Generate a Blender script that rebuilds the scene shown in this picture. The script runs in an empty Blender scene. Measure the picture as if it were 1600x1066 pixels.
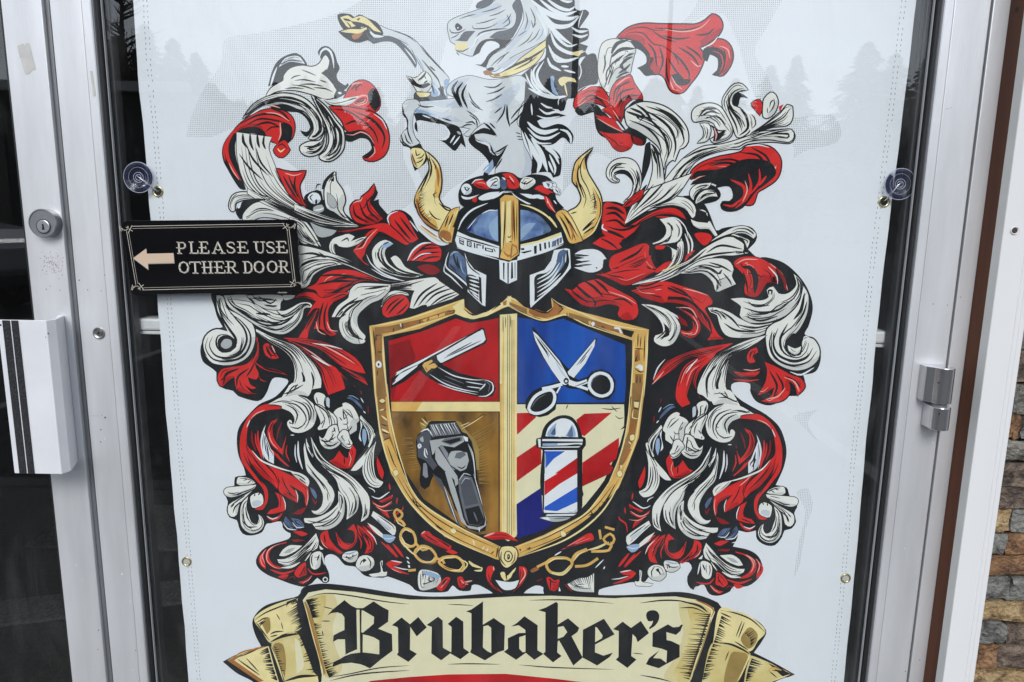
import bpy, bmesh, math, random
import numpy as np
from mathutils import Vector, Matrix
from mathutils.geometry import tessellate_polygon

SC = bpy.context.scene
COL = SC.collection

# ------------------------------------------------------------------ camera
CAM_P = Vector((0.0, -0.854, 1.15))
PITCH, YAW, ROLL = math.radians(9.754), math.radians(-1.154), math.radians(-0.835)
FPX = 1067.0
def _rot(p, y, r):
    cp, sp, cy, sy, cr, sr = math.cos(p), math.sin(p), math.cos(y), math.sin(y), math.cos(r), math.sin(r)
    Rx = Matrix(((1, 0, 0), (0, cp, sp), (0, -sp, cp)))
    Rz = Matrix(((cy, sy, 0), (-sy, cy, 0), (0, 0, 1)))
    Rr = Matrix(((cr, 0, sr), (0, 1, 0), (-sr, 0, cr)))
    return Rz @ Rx @ Rr
CR = _rot(PITCH, YAW, ROLL)
cam_d = bpy.data.cameras.new('camera')
cam = bpy.data.objects.new('camera', cam_d); COL.objects.link(cam)
right, fwd, up = CR.col[0], CR.col[1], CR.col[2]
cam.matrix_world = Matrix(((right.x, up.x, -fwd.x, CAM_P.x), (right.y, up.y, -fwd.y, CAM_P.y),
                           (right.z, up.z, -fwd.z, CAM_P.z), (0, 0, 0, 1)))
cam_d.sensor_width = 36.0
cam_d.lens = 36.0 * FPX / 1600.0
cam_d.clip_start = 0.02
cam_d.clip_end = 5000
SC.camera = cam

# ------------------------------------------------------------------ world, sun, exposure
SUN_EL, SUN_AZ = math.radians(38), math.radians(184)
world = bpy.data.worlds.new("World"); SC.world = world; world.use_nodes = True
nt = world.node_tree; nt.nodes.clear()
sky = nt.nodes.new('ShaderNodeTexSky'); sky.sky_type = 'NISHITA'; sky.sun_disc = False
sky.sun_elevation = SUN_EL; sky.sun_rotation = SUN_AZ; sky.dust_density = 0.6; sky.air_density = 1.0; sky.ozone_density = 2.0
hs = nt.nodes.new('ShaderNodeHueSaturation'); hs.inputs['Saturation'].default_value = 0.42
bg = nt.nodes.new('ShaderNodeBackground'); bg.inputs['Strength'].default_value = 0.11
wo = nt.nodes.new('ShaderNodeOutputWorld')
nt.links.new(sky.outputs[0], hs.inputs['Color']); nt.links.new(hs.outputs[0], bg.inputs[0]); nt.links.new(bg.outputs[0], wo.inputs[0])
sun_d = bpy.data.lights.new('sun', 'SUN'); sun_d.energy = 1.0; sun_d.angle = math.radians(25); sun_d.color = (1, .985, .965)
sun = bpy.data.objects.new('sun', sun_d); COL.objects.link(sun)
sdir = Vector((math.sin(SUN_AZ) * math.cos(SUN_EL), math.cos(SUN_AZ) * math.cos(SUN_EL), math.sin(SUN_EL)))
sun.rotation_euler = sdir.to_track_quat('Z', 'Y').to_euler()
sun.location = sdir * 60
SC.view_settings.view_transform = 'Standard'; SC.view_settings.look = 'None'
SC.view_settings.gamma = 1.0; SC.view_settings.use_curve_mapping = False
SC.view_settings.exposure = 1.0

# ------------------------------------------------------------------ helpers
def at(px, py, Y):
    """photo pixel -> point of the vertical plane y = Y"""
    d = CR @ Vector(((px - 800) / FPX, 1.0, -(py - 533) / FPX))
    t = (Y - CAM_P.y) / d.y
    return CAM_P + d * t
def lin(*c):
    return tuple(((v / 255) / 12.92 if v / 255 <= .04045 else ((v / 255 + .055) / 1.055) ** 2.4) for v in c)
MATS = {}
def mat(name, col, rough=.5, metal=0.0, spec=.5, noise=0.0, nscale=30.0, bump=0.0, bscale=60.0, stretch=None, col2=None, coat=0.0, lo=.35, hi=.65):
    if name in MATS: return MATS[name]
    m = bpy.data.materials.new(name); m.use_nodes = True
    t = m.node_tree; N = t.nodes; b = N['Principled BSDF']
    b.inputs['Base Color'].default_value = (*col, 1); b.inputs['Roughness'].default_value = rough
    b.inputs['Metallic'].default_value = metal; b.inputs['Specular IOR Level'].default_value = spec
    b.inputs['Coat Weight'].default_value = coat
    if noise or bump or col2:
        tc = N.new('ShaderNodeTexCoord'); mp = N.new('ShaderNodeMapping')
        if stretch: mp.inputs['Scale'].default_value = stretch
        t.links.new(tc.outputs['Object'], mp.inputs[0])
        if noise or col2:
            n = N.new('ShaderNodeTexNoise'); n.inputs['Scale'].default_value = nscale; n.inputs['Detail'].default_value = 6
            t.links.new(mp.outputs[0], n.inputs['Vector'])
            cr = N.new('ShaderNodeValToRGB')
            c2 = col2 if col2 else tuple(max(0, v * (1 - noise)) for v in col)
            c1 = col if col2 else tuple(min(1, v * (1 + noise * .6)) for v in col)
            cr.color_ramp.elements[0].position = lo; cr.color_ramp.elements[1].position = hi
            cr.color_ramp.elements[0].color = (*c2, 1); cr.color_ramp.elements[1].color = (*c1, 1)
            t.links.new(n.outputs[0], cr.inputs[0]); t.links.new(cr.outputs[0], b.inputs['Base Color'])
        if bump:
            n2 = N.new('ShaderNodeTexNoise'); n2.inputs['Scale'].default_value = bscale; n2.inputs['Detail'].default_value = 5
            t.links.new(mp.outputs[0], n2.inputs['Vector'])
            bp = N.new('ShaderNodeBump'); bp.inputs['Strength'].default_value = bump; bp.inputs['Distance'].default_value = .01
            t.links.new(n2.outputs[0], bp.inputs['Height']); t.links.new(bp.outputs[0], b.inputs['Normal'])
    MATS[name] = m
    return m
def tag(o, label=None, cat=None, group=None, kind=None):
    if label: o['label'] = label
    if cat: o['category'] = cat
    if group: o['group'] = group
    if kind: o['kind'] = kind
    return o
def empty(name, loc=(0, 0, 0)):
    o = bpy.data.objects.new(name, None); o.empty_display_size = .02; COL.objects.link(o); o.location = loc
    return o
class MB:
    """collects geometry in world space, linked as one mesh object"""
    def __init__(s): s.v = []; s.f = []; s.m = []
    def add(s, vs, fs, mi=0):
        k = len(s.v); s.v += [tuple(v) for v in vs]; s.f += [tuple(i + k for i in f) for f in fs]; s.m += [mi] * len(fs)
        return s
    def box(s, x0, x1, y0, y1, z0, z1, mi=0):
        vs = [(x, y, z) for x in (x0, x1) for y in (y0, y1) for z in (z0, z1)]
        return s.add(vs, [(0, 1, 3, 2), (4, 6, 7, 5), (0, 4, 5, 1), (2, 3, 7, 6), (0, 2, 6, 4), (1, 5, 7, 3)], mi)
    def prism(s, pts, z0, z1, mi=0):
        """vertical prism over an xy outline"""
        n = len(pts); vs = [(x, y, z0) for x, y in pts] + [(x, y, z1) for x, y in pts]
        fs = [(i, (i + 1) % n, n + (i + 1) % n, n + i) for i in range(n)]
        return s.add(vs, fs + [tuple(range(n - 1, -1, -1)), tuple(range(n, 2 * n))], mi)
    def cyl(s, c, ax, r0, r1, h, n=32, mi=0, cap=True):
        ax = Vector(ax).normalized(); c = Vector(c)
        u = ax.orthogonal().normalized(); w = ax.cross(u)
        ring = lambda cc, r: [cc + (u * math.cos(6.28318 * i / n) + w * math.sin(6.28318 * i / n)) * r for i in range(n)]
        vs = ring(c, r0) + ring(c + ax * h, r1)
        fs = [(i, (i + 1) % n, n + (i + 1) % n, n + i) for i in range(n)]
        if cap: fs += [tuple(range(n - 1, -1, -1)), tuple(range(n, 2 * n))]
        return s.add(vs, fs, mi)
    def lathe(s, c, ax, prof, n=40, mi=0):
        ax = Vector(ax).normalized(); c = Vector(c); u = ax.orthogonal().normalized(); w = ax.cross(u)
        k = len(prof); vs = []
        for i in range(n):
            d = u * math.cos(6.28318 * i / n) + w * math.sin(6.28318 * i / n)
            vs += [c + d * r + ax * h for r, h in prof]
        fs = [(i * k + j, ((i + 1) % n) * k + j, ((i + 1) % n) * k + j + 1, i * k + j + 1) for i in range(n) for j in range(k - 1)]
        return s.add(vs, fs, mi)
    def tube(s, pts, r, n=8, mi=0):
        pts = [Vector(p) for p in pts]; vs = []; m = len(pts)
        for i, p in enumerate(pts):
            t = (pts[min(i + 1, m - 1)] - pts[max(i - 1, 0)]).normalized()
            u = t.cross(Vector((.13, 1, .2))).normalized(); w = t.cross(u)
            rr = r[i] if isinstance(r, (list, tuple)) else r
            vs += [p + (u * math.cos(6.28318 * j / n) + w * math.sin(6.28318 * j / n)) * rr for j in range(n)]
        fs = [(i * n + j, i * n + (j + 1) % n, (i + 1) * n + (j + 1) % n, (i + 1) * n + j) for i in range(m - 1) for j in range(n)]
        fs += [tuple(range(n - 1, -1, -1)), tuple(range((m - 1) * n, m * n))]
        return s.add(vs, fs, mi)
    def build(s, name, mats, parent=None, bevel=0.0, smooth=False, fix=True, origin=None):
        if not isinstance(mats, (list, tuple)): mats = [mats]
        o0 = Vector(origin) if origin is not None else (sum((Vector(v) for v in s.v), Vector()) / max(1, len(s.v)))
        me = bpy.data.meshes.new(name)
        me.from_pydata([tuple(Vector(v) - o0) for v in s.v], [], s.f)
        for m in mats: me.materials.append(m)
        me.polygons.foreach_set('material_index', s.m)
        if fix or bevel:
            bm = bmesh.new(); bm.from_mesh(me)
            if fix: bmesh.ops.recalc_face_normals(bm, faces=bm.faces)
            if bevel:
                ed = [e for e in bm.edges if len(e.link_faces) == 2 and e.calc_face_angle(0) > .6]
                bmesh.ops.bevel(bm, geom=ed, offset=bevel, segments=2, affect='EDGES', profile=.5, clamp_overlap=True)
            bm.to_mesh(me); bm.free()
        if smooth:
            me.polygons.foreach_set('use_smooth', [True] * len(me.polygons))
        o = bpy.data.objects.new(name, me); COL.objects.link(o); o.location = o0
        if parent is not None:
            o.parent = parent; o.location = o0 - wloc(parent)
        return o
def wloc(o):
    p = Vector(o.location)
    while o.parent: o = o.parent; p += Vector(o.location)
    return p
def vmesh(name, fn): return None

# ------------------------------------------------------------------ materials of the place
def silver_paint():
    m = mat('silver_paint', (.75, .755, .765), rough=.38, metal=.48, noise=.13, nscale=16, stretch=(1.6, 1, .22), bump=.04, bscale=300)
    t = m.node_tree; N = t.nodes; b = N['Principled BSDF']
    # paint chips and dirt flecks with a shape of their own
    tc = N.new('ShaderNodeTexCoord'); vo = N.new('ShaderNodeTexVoronoi'); vo.inputs['Scale'].default_value = 95
    t.links.new(tc.outputs['Object'], vo.inputs['Vector'])
    n = N.new('ShaderNodeTexNoise'); n.inputs['Scale'].default_value = 14; t.links.new(tc.outputs['Object'], n.inputs['Vector'])
    th = N.new('ShaderNodeMath'); th.operation = 'LESS_THAN'; th.inputs[1].default_value = .075; t.links.new(vo.outputs['Distance'], th.inputs[0])
    t2 = N.new('ShaderNodeMath'); t2.operation = 'GREATER_THAN'; t2.inputs[1].default_value = .62; t.links.new(n.outputs[0], t2.inputs[0])
    mu = N.new('ShaderNodeMath'); mu.operation = 'MULTIPLY'; t.links.new(th.outputs[0], mu.inputs[0]); t.links.new(t2.outputs[0], mu.inputs[1])
    old = b.inputs['Base Color'].links[0].from_socket
    mx = N.new('ShaderNodeMix'); mx.data_type = 'RGBA'; t.links.new(mu.outputs[0], mx.inputs[0]); t.links.new(old, mx.inputs[6])
    mx.inputs[7].default_value = (.12, .11, .10, 1)
    t.links.new(mx.outputs[2], b.inputs['Base Color'])
    return m
SILVER = silver_paint()
CHIP = mat('bare_chip', (.85, .85, .84), rough=.6)
GASKET = mat('black_rubber', (.012, .012, .013), rough=.55)
DARK_SHADE_ALU = mat('dark_and_shaded_aluminium', (.20, .205, .215), rough=.4, metal=.4, noise=.1, nscale=20)  # dark metal parts, also the shade painted on the bead returns
BLACKGAP = mat('gap_black', (.01, .01, .011), rough=.8)
WOOD = mat('brown_wood', (.10, .032, .012), rough=.6, spec=.25, col2=(.06, .018, .008), nscale=40, stretch=(1, 1, .04), bump=.08, bscale=60)
TRIM = mat('white_trim', (.70, .70, .695), rough=.5, noise=.03, nscale=6, stretch=(1, 1, .15), bump=.02, bscale=150)
TRIMSIDE = mat('trim_side_grey', (.60, .60, .575), rough=.6, noise=.06, nscale=12)
STEEL = mat('brushed_steel', (.62, .62, .63), rough=.20, metal=.95, noise=.2, nscale=60, stretch=(1, 1, .1))
BRASS = mat('brass', (.62, .55, .33), rough=.25, metal=.9)
def glass_mat(name, tint=(1, 1, 1), k=1.0):
    m = bpy.data.materials.new(name); m.use_nodes = True; t = m.node_tree; N = t.nodes; N.clear()
    o = N.new('ShaderNodeOutputMaterial'); mx = N.new('ShaderNodeMixShader'); tr = N.new('ShaderNodeBsdfTransparent'); gl = N.new('ShaderNodeBsdfGlossy')
    fr = N.new('ShaderNodeFresnel'); ge = N.new('ShaderNodeNewGeometry'); ma = N.new('ShaderNodeMath'); ma.operation = 'MULTIPLY_ADD'
    ma.inputs[1].default_value = 1 / 1.54 - 1.54; ma.inputs[2].default_value = 1.54   # the same index seen from either side of the thin pane
    t.links.new(ge.outputs['Backfacing'], ma.inputs[0]); t.links.new(ma.outputs[0], fr.inputs['IOR'])
    tr.inputs[0].default_value = (*tint, 1); gl.inputs['Roughness'].default_value = 0.0
    t.links.new(fr.outputs[0], mx.inputs[0]); t.links.new(tr.outputs[0], mx.inputs[1]); t.links.new(gl.outputs[0], mx.inputs[2])
    # dust and dried smears on the outside
    tc = N.new('ShaderNodeTexCoord'); mp = N.new('ShaderNodeMapping'); mp.inputs['Scale'].default_value = (3, 1, 1.1); mp.inputs['Rotation'].default_value = (0, .35, 0)
    nz = N.new('ShaderNodeTexNoise'); nz.inputs['Scale'].default_value = 4.5; nz.inputs['Detail'].default_value = 9; nz.inputs['Roughness'].default_value = .7; nz.inputs['Distortion'].default_value = 1.2
    t.links.new(tc.outputs['Object'], mp.inputs[0]); t.links.new(mp.outputs[0], nz.inputs['Vector'])
    rp = N.new('ShaderNodeMapRange'); rp.inputs[1].default_value = .5; rp.inputs[2].default_value = .8; rp.inputs[3].default_value = .002; rp.inputs[4].default_value = .035; t.links.new(nz.outputs[0], rp.inputs[0])
    df_ = N.new('ShaderNodeBsdfDiffuse'); df_.inputs[0].default_value = (.6, .6, .58, 1); m2 = N.new('ShaderNodeMixShader')
    t.links.new(rp.outputs[0], m2.inputs[0]); t.links.new(mx.outputs[0], m2.inputs[1]); t.links.new(df_.outputs[0], m2.inputs[2]); t.links.new(m2.outputs[0], o.inputs[0])
    return m
GLASS = glass_mat('window_glass', (.985, .993, .99))
def clear_plastic():
    m = bpy.data.materials.new('clear_vinyl'); m.use_nodes = True; t = m.node_tree; N = t.nodes; N.clear()
    o = N.new('ShaderNodeOutputMaterial'); mx = N.new('ShaderNodeMixShader'); tr = N.new('ShaderNodeBsdfTransparent'); gl = N.new('ShaderNodeBsdfGlossy')
    lw = N.new('ShaderNodeLayerWeight'); lw.inputs[0].default_value = .35
    tr.inputs[0].default_value = (.965, .97, .99, 1); gl.inputs['Roughness'].default_value = .12
    t.links.new(lw.outputs['Fresnel'], mx.inputs[0]); t.links.new(tr.outputs[0], mx.inputs[1]); t.links.new(gl.outputs[0], mx.inputs[2])
    d = N.new('ShaderNodeBsdfDiffuse'); d.inputs[0].default_value = (.22, .24, .62, 1); m2 = N.new('ShaderNodeMixShader'); m2.inputs[0].default_value = .038
    t.links.new(mx.outputs[0], m2.inputs[1]); t.links.new(d.outputs[0], m2.inputs[2]); t.links.new(m2.outputs[0], o.inputs[0])
    return m
CLEAR = clear_plastic()
# ------------------------------------------------------------------ place geometry
YG, YB = 0.012, 0.027          # outer glass face, banner face
def vx(Y, *pp): return sum(at(px, py, Y).x for px, py in pp) / len(pp)
def zz(py, Y=0.0, px=800): return at(px, py, Y).z
ASPH = mat('asphalt', (.05, .051, .053), rough=.9, spec=.15, noise=.35, nscale=14, bump=.3, bscale=90)
PAVE = mat('pavement_concrete', (.13, .13, .125), rough=.9, spec=.2, noise=.2, nscale=4, bump=.15, bscale=60)
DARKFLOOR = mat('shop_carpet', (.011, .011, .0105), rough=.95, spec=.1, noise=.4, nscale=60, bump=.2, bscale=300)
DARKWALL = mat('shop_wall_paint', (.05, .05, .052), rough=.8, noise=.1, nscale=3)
tag(MB().box(-400, 400, -800, -1.9, -.5, -.12).build('car_park', ASPH), kind='structure')
tag(MB().box(-30, 30, -1.896, .30, -.5, -.01).build('pavement', PAVE, bevel=.01), kind='structure')
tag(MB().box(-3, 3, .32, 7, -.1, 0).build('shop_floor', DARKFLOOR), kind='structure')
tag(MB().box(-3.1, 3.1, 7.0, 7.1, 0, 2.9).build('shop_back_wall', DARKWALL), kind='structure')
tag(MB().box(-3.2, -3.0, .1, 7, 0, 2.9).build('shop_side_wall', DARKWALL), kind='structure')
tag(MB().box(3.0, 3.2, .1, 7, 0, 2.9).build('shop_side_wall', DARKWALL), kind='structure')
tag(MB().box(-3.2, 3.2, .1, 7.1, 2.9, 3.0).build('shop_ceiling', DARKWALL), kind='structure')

BAND_GREY = mat('band_grey', (.045, .045, .045), rough=.95, spec=.1, noise=.5, nscale=120, bump=.4, bscale=300)  # grey of strips added to copy the pale bands in the left pane
fm = tag(MB().box(-1.75, -.62, 1.35, 1.72, .0005, .012).build('light_band_strip', BAND_GREY, bevel=.004), 'grey strip added on the shop floor for a pale band in the left glass', 'mat')
a_ = [(-1.9, .75), (-.70, 1.12), (-.74, 1.26), (-1.94, .89)]
tag(MB().prism(a_, .0005, .011).build('slanted_band_strip', BAND_GREY, bevel=.003), 'slanted grey strip added on the shop floor for a pale band', 'runner')
ZB, ZT = 0.02, 2.10            # door leaf bottom and top
# --- vertical edges on the door face
xL_in = vx(0, (20, 200), (43, 400), (86, 800)); xL_out = vx(0, (63.5, 0), (103, 400), (166, 1066))
xR0 = vx(0, (77, 0), (116, 400), (175, 1066)); xR_seam = vx(0, (128.5, 0), (163, 400), (219, 1066)); xR1 = vx(0, (141, 0), (177, 400), (231, 1066))
xS0 = vx(0, (1478, 0), (1430, 400), (1356, 1066)); xS_seam = vx(0, (1491.5, 0), (1441.5, 400), (1369, 1066)); xS1 = vx(0, (1549, 0), (1498, 400), (1419, 1066))
xJ0 = vx(0, (1554, 0), (1502, 400), (1422, 1066)); xJ1 = vx(0, (1582, 0), (1528, 400), (1441, 1066))

YW, YT = -.0235, -.0385
xT0 = xJ1 + .0006
xT1 = vx(YT, (1587.5, 600), (1559, 800), (1521, 1066))
def stile(mb_face, x0, x1, y1=.042):
    return mb_face.box(x0, x1, 0, y1, ZB, ZT)
# ---------------- right door (the one with the banner)
rd = tag(empty('glass_door', (xR0, 0, ZB)), 'silver aluminium glass door covered inside by the printed crest banner', 'door')
MB().box(xR0, xR_seam - .0013, 0, .042, ZB, ZT).build('lock_stile', SILVER, rd, bevel=.0012)
MB().box(xS_seam + .0013, xS1, 0, .042, ZB, ZT).build('hinge_stile', SILVER, rd, bevel=.0012)
MB().box(xR_seam - .0006, xS_seam + .0006, .0, .042, ZB, ZB + .22).build('bottom_rail', SILVER, rd, bevel=.0012)
MB().box(xR_seam - .0006, xS_seam + .0006, .0, .042, ZT - .1, ZT).build('top_rail', SILVER, rd, bevel=.0012)
zb0, zt0 = ZB + .22, ZT - .1
b1 = MB().prism([(xR_seam, -.0012), (xR1 - .001, -.0012), (xR1, 0), (xR1, YG - .001), (xR_seam, YG - .001)], zb0, zt0).build('glazing_bead', SILVER, rd)
b2 = MB().prism([(xS_seam, -.0012), (xS0 + .001, -.0012), (xS0, 0), (xS0, YG - .001), (xS_seam, YG - .001)], zb0, zt0).build('glazing_bead', SILVER, rd)
# bead returns with slot shade put into the colour; rubber round the pane
MB().box(xR1 + .0001, xR1 + .0016, .0012, YG - .0002, zb0, zt0).build('shaded_bead_return', DARK_SHADE_ALU, rd)
MB().box(xS0 - .0016, xS0 - .0001, .0012, YG - .0002, zb0, zt0).build('shaded_bead_return', DARK_SHADE_ALU, rd)
for sx in (1, -1):
    xa = xR1 + .0017 if sx > 0 else xS0 - .0017
    MB().prism([(xa, .004), (xa + sx * .0022, .0055), (xa + sx * .0042, .0117), (xa, .0117)], zb0, zt0).build('gasket', GASKET, rd, smooth=False)
    # inner rebate seen through the pane
    MB().box(min(xa + sx * .001, xa + sx * .0075), max(xa + sx * .001, xa + sx * .0075), .0195, .034, zb0, zt0).build('inner_bead', mat('inner_bead_paint', (.05, .051, .054), rough=.5), rd, bevel=.001)
    MB().box(min(xa + sx * .0046, xa + sx * .0056), max(xa + sx * .0046, xa + sx * .0056), .0085, .0119, zb0, zt0).build('sealant_line', mat('sealant_grey', (.30, .31, .32), rough=.5), rd)
MB().box(xR1 - .006, xS0 + .006, YG, YG + .006, zb0 - .005, zt0 + .005).build('glass_pane', GLASS, rd)
# push bar on the room side
zp = zz(509, .062, 230)
pb = MB().prism([(0, 0)], 0, 0) if False else MB()
zp0, zp1 = at(225, 523, .036).z, at(225, 498, .036).z
MB().box(xR1 + .001, xS0 - .001, .036, .068, zp0 + .0055, zp1).build('push_bar', mat('push_bar_alu', (.80, .82, .82), rough=.45, metal=.1, noise=.05), rd, bevel=.003)
MB().box(xR1 + .001, xS0 - .001, .039, .068, zp0, zp0 + .0045).build('push_bar', MATS['push_bar_alu'], rd, bevel=.001)
# recessed cup screw in the lock stile
c = at(155, 520.5, 0)
sc = MB().lathe((c.x, 0, c.z), (0, -1, 0), [(.0078, 0), (.0078, .0012), (.0066, .0018), (.0058, .0006), (.0040, .0004)]).build('cup_washer', mat('worn_steel', (.34, .34, .33), rough=.35, metal=.85), rd, smooth=True)
sh = MB().lathe((c.x, 0, c.z), (0, -1, 0), [(.0043, .0003), (.0040, .0012), (.0012, .0012), (.0009, .0004), (0, .0004)]).build('screw', mat('dull_screw', (.22, .22, .215), rough=.4, metal=.8), rd, smooth=False)
MB().box(c.x - .0022, c.x + .0022, -.0016, -.0011, c.z - .0004, c.z + .0004).box(c.x - .0004, c.x + .0004, -.0016, -.0011, c.z - .0022, c.z + .0022).build('slot', BLACKGAP, sh)
# small blemishes: drilled pinholes and a scuff
pin = MB()
for px, py, r in ((164.5, 652.5, .0011), (157.5, 671.5, .0008), (157.5, 690.5, .0007), (124, 438, .0008), (164, 430, .0007), (146, 650, .0004), (150, 650, .0004), (153.5, 650, .0004), (159, 649, .0004), (1384, 856, 0)):
    if r:
        p = at(px, py, 0); pin.cyl((p.x, -.0002, p.z), (0, -1, 0), r, r, .0001, 10)
tag(pin.build('pinhole', BLACKGAP, rd))
chips = MB(); rr = random.Random(4)
for (px, py, r) in [(1457, 692, .001), (1413, 857, .0013), (1414, 1006, .0008), (164, 686, .0012), (191, 897, .0014), (196, 861, .0008), (204, 939, .0012), (190, 977, .0006), (147, 940, .0005), (207, 1047, .0013), (150, 907, .0009), (119, 883, .0009), (129, 908, .0008), (146, 1046, .0009)] + [(rr.uniform(0, 1), rr.uniform(760, 1060), rr.uniform(.0003, .0007)) for _ in range(26)]:
    if px < 1:
        t = (py - 533) * .0965
        px = 129 + t + 55 * px if rr.random() < .6 else 62 + t + 52 * px
    p = at(px, py, 0)
    if (xL_in + .002 < p.x < xL_out - .002) or (xR0 + .002 < p.x < xR_seam - .002) or (xS_seam + .002 < p.x < xS1 - .002):
        n = 7; chips.add([(p.x + r * rr.uniform(.5, 1.1) * math.cos(6.283 * i / n), -.0003, p.z + r * rr.uniform(.6, 1.6) * math.sin(6.283 * i / n)) for i in range(n)], [tuple(range(n))])
chips.build('paint_chip', CHIP, rd)
sf = MB(); a = at(1475.5, 170, 0); b = at(1487, 168, 0)
sf.add([(a.x, -.0003, a.z - .0003), (a.x + .004, -.0003, a.z - .0004), (b.x, -.0003, b.z), (b.x, -.0003, b.z + .0004), (a.x + .005, -.0003, a.z + .0001)], [(0, 1, 2, 3, 4)]).build('scuff', mat('scuff', (.14, .14, .15), rough=.7), rd)

# ---------------- offset pivot hinge
hg = tag(empty('hinge', (xS1, 0, at(1460, 630, 0).z)), 'brushed steel offset pivot hinge on the right edge of the door', 'hinge')
hx = at(1466, 620, -.014).x
def hinge_block(z0, z1, xl, xr, dx=0):
    n = 14; r = .0118; pts = []
    for i in range(n + 1):
        a = math.pi + math.pi * i / n
        pts.append((hx + r * math.cos(a) + dx, -.017 + r * math.sin(a)))
    pts = [(xl, -.0004), (xl, -.017)] + pts[1:] + [(xr, -.0004)] if xl < hx - r else pts + [(hx + r + dx, -.0004), (hx - r + dx, -.0004)]
    return pts
z_top, z_mid0, z_mid1, z_bot = at(1458, 573, -.017).z, at(1458, 628, -.017).z, at(1458, 634, -.017).z, at(1458, 669, -.017).z
MB().prism([(hx - .019, -.0004), (hx - .0185, -.014), (hx - .0118, -.0205)] + [(hx + .0118 * math.cos(math.pi + math.pi * i / 42), -.019 + .0118 * math.sin(math.pi + math.pi * i / 42)) for i in range(9, 43)] + [(hx + .0118, -.0004)], z_mid0, z_top).build('upper_knuckle', STEEL, hg, bevel=.0008)
MB().prism([(hx - .0118 + .002, -.0004)] + [(hx + .001 + .0115 * math.cos(math.pi + math.pi * i / 42), -.019 + .0115 * math.sin(math.pi + math.pi * i / 42)) for i in range(0, 43)] + [(hx + .0155, -.012), (hx + .0158, -.0004)], z_bot, z_mid1).build('lower_knuckle', STEEL, hg, bevel=.0008)
MB().cyl((hx, -.018, z_mid1 - .002), (0, 0, 1), .0085, .0085, .012, 20).build('pin', DARK_SHADE_ALU, hg)
gs = MB().cyl((hx - .0095, -.0265, (z_top + z_mid0) / 2 + .0045), (-.5, -1, 0), .0011, .0011, .0006, 10); gs.build('set_screw', BLACKGAP, hg)
gs = MB().cyl((hx - .006, -.0298, z_mid1 - .007), (-.4, -1, 0), .0010, .0010, .0006, 10); gs.build('set_screw', BLACKGAP, hg)

# ---------------- left door (the other door)
ld = tag(empty('glass_door', (xL_in, 0, ZB)), 'silver glass door with lock cylinder and white pull handle, left of the banner door', 'door')
XLL = xL_out - 1.0
MB().box(xL_in, xL_out, 0, .042, ZB, ZT).build('lock_stile', SILVER, ld, bevel=.0012)
MB().box(XLL, XLL + .05, 0, .042, ZB, ZT).build('hinge_stile', SILVER, ld, bevel=.0012)
MB().box(XLL + .0505, xL_in - .0005, 0, .042, ZB, ZB + .22).build('bottom_rail', SILVER, ld, bevel=.0012)
MB().box(XLL + .0505, xL_in - .0005, 0, .042, ZT - .1, ZT).build('top_rail', SILVER, ld, bevel=.0012)
MB().box(XLL + .045, xL_in + .005, YG, YG + .006, zb0 - .005, zt0 + .005).build('glass_pane', GLASS, ld)
MB().box(xL_in - .006, xL_in - .0005, .006, .0117, zb0, zt0).build('gasket', GASKET, ld)
# meeting-edge weather strip between the leaves
MB().box(xL_out + .0004, xL_out + .006, .005, .035, ZB, ZT).build('weather_strip', DARK_SHADE_ALU, ld, bevel=.002)
MB().box(xL_out + .0062, xR0 - .0004, .009, .035, ZB, ZT).build('weather_strip', GASKET, ld)
# lock cylinder
LKM = mat('lock_steel', (.30, .305, .32), rough=.42, metal=.85, noise=.08, nscale=80)
LD = .0125; c = at(65.5, 349, -LD)
MB().lathe((c.x, 0, c.z), (0, -1, 0), [(.0176, 0), (.0176, LD - .001), (.0170, LD), (.0160, LD), (.0156, LD - .0008), (0, LD - .0008)], 56).build('lock_cylinder', LKM, ld)
kx, kz = c.x + .0012, c.z - .004
MB().lathe((kx, -LD + .0008, kz), (0, -1, 0), [(.0080, 0), (.0080, .0008), (.0072, .0012), (0, .0012)], 36).build('key_plug', mat('plug_steel', (.46, .47, .48), rough=.35, metal=.85), ld)
MB().lathe((kx, -LD + .0006, kz), (0, -1, 0), [(.0090, 0), (.0090, .0004), (.0081, .0004)], 36).build('plug_ring', GASKET, ld)
ky = -LD - .0006
MB().add([(kx - .0012, ky, kz + .0030), (kx + .0008, ky, kz + .0034), (kx + .0012, ky, kz + .0010), (kx + .0018, ky, kz - .0040), (kx - .0016, ky, kz - .0042), (kx - .0010, ky, kz + .0005)], [(0, 1, 2, 3, 4, 5)]).build('keyway', BLACKGAP, ld)
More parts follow.
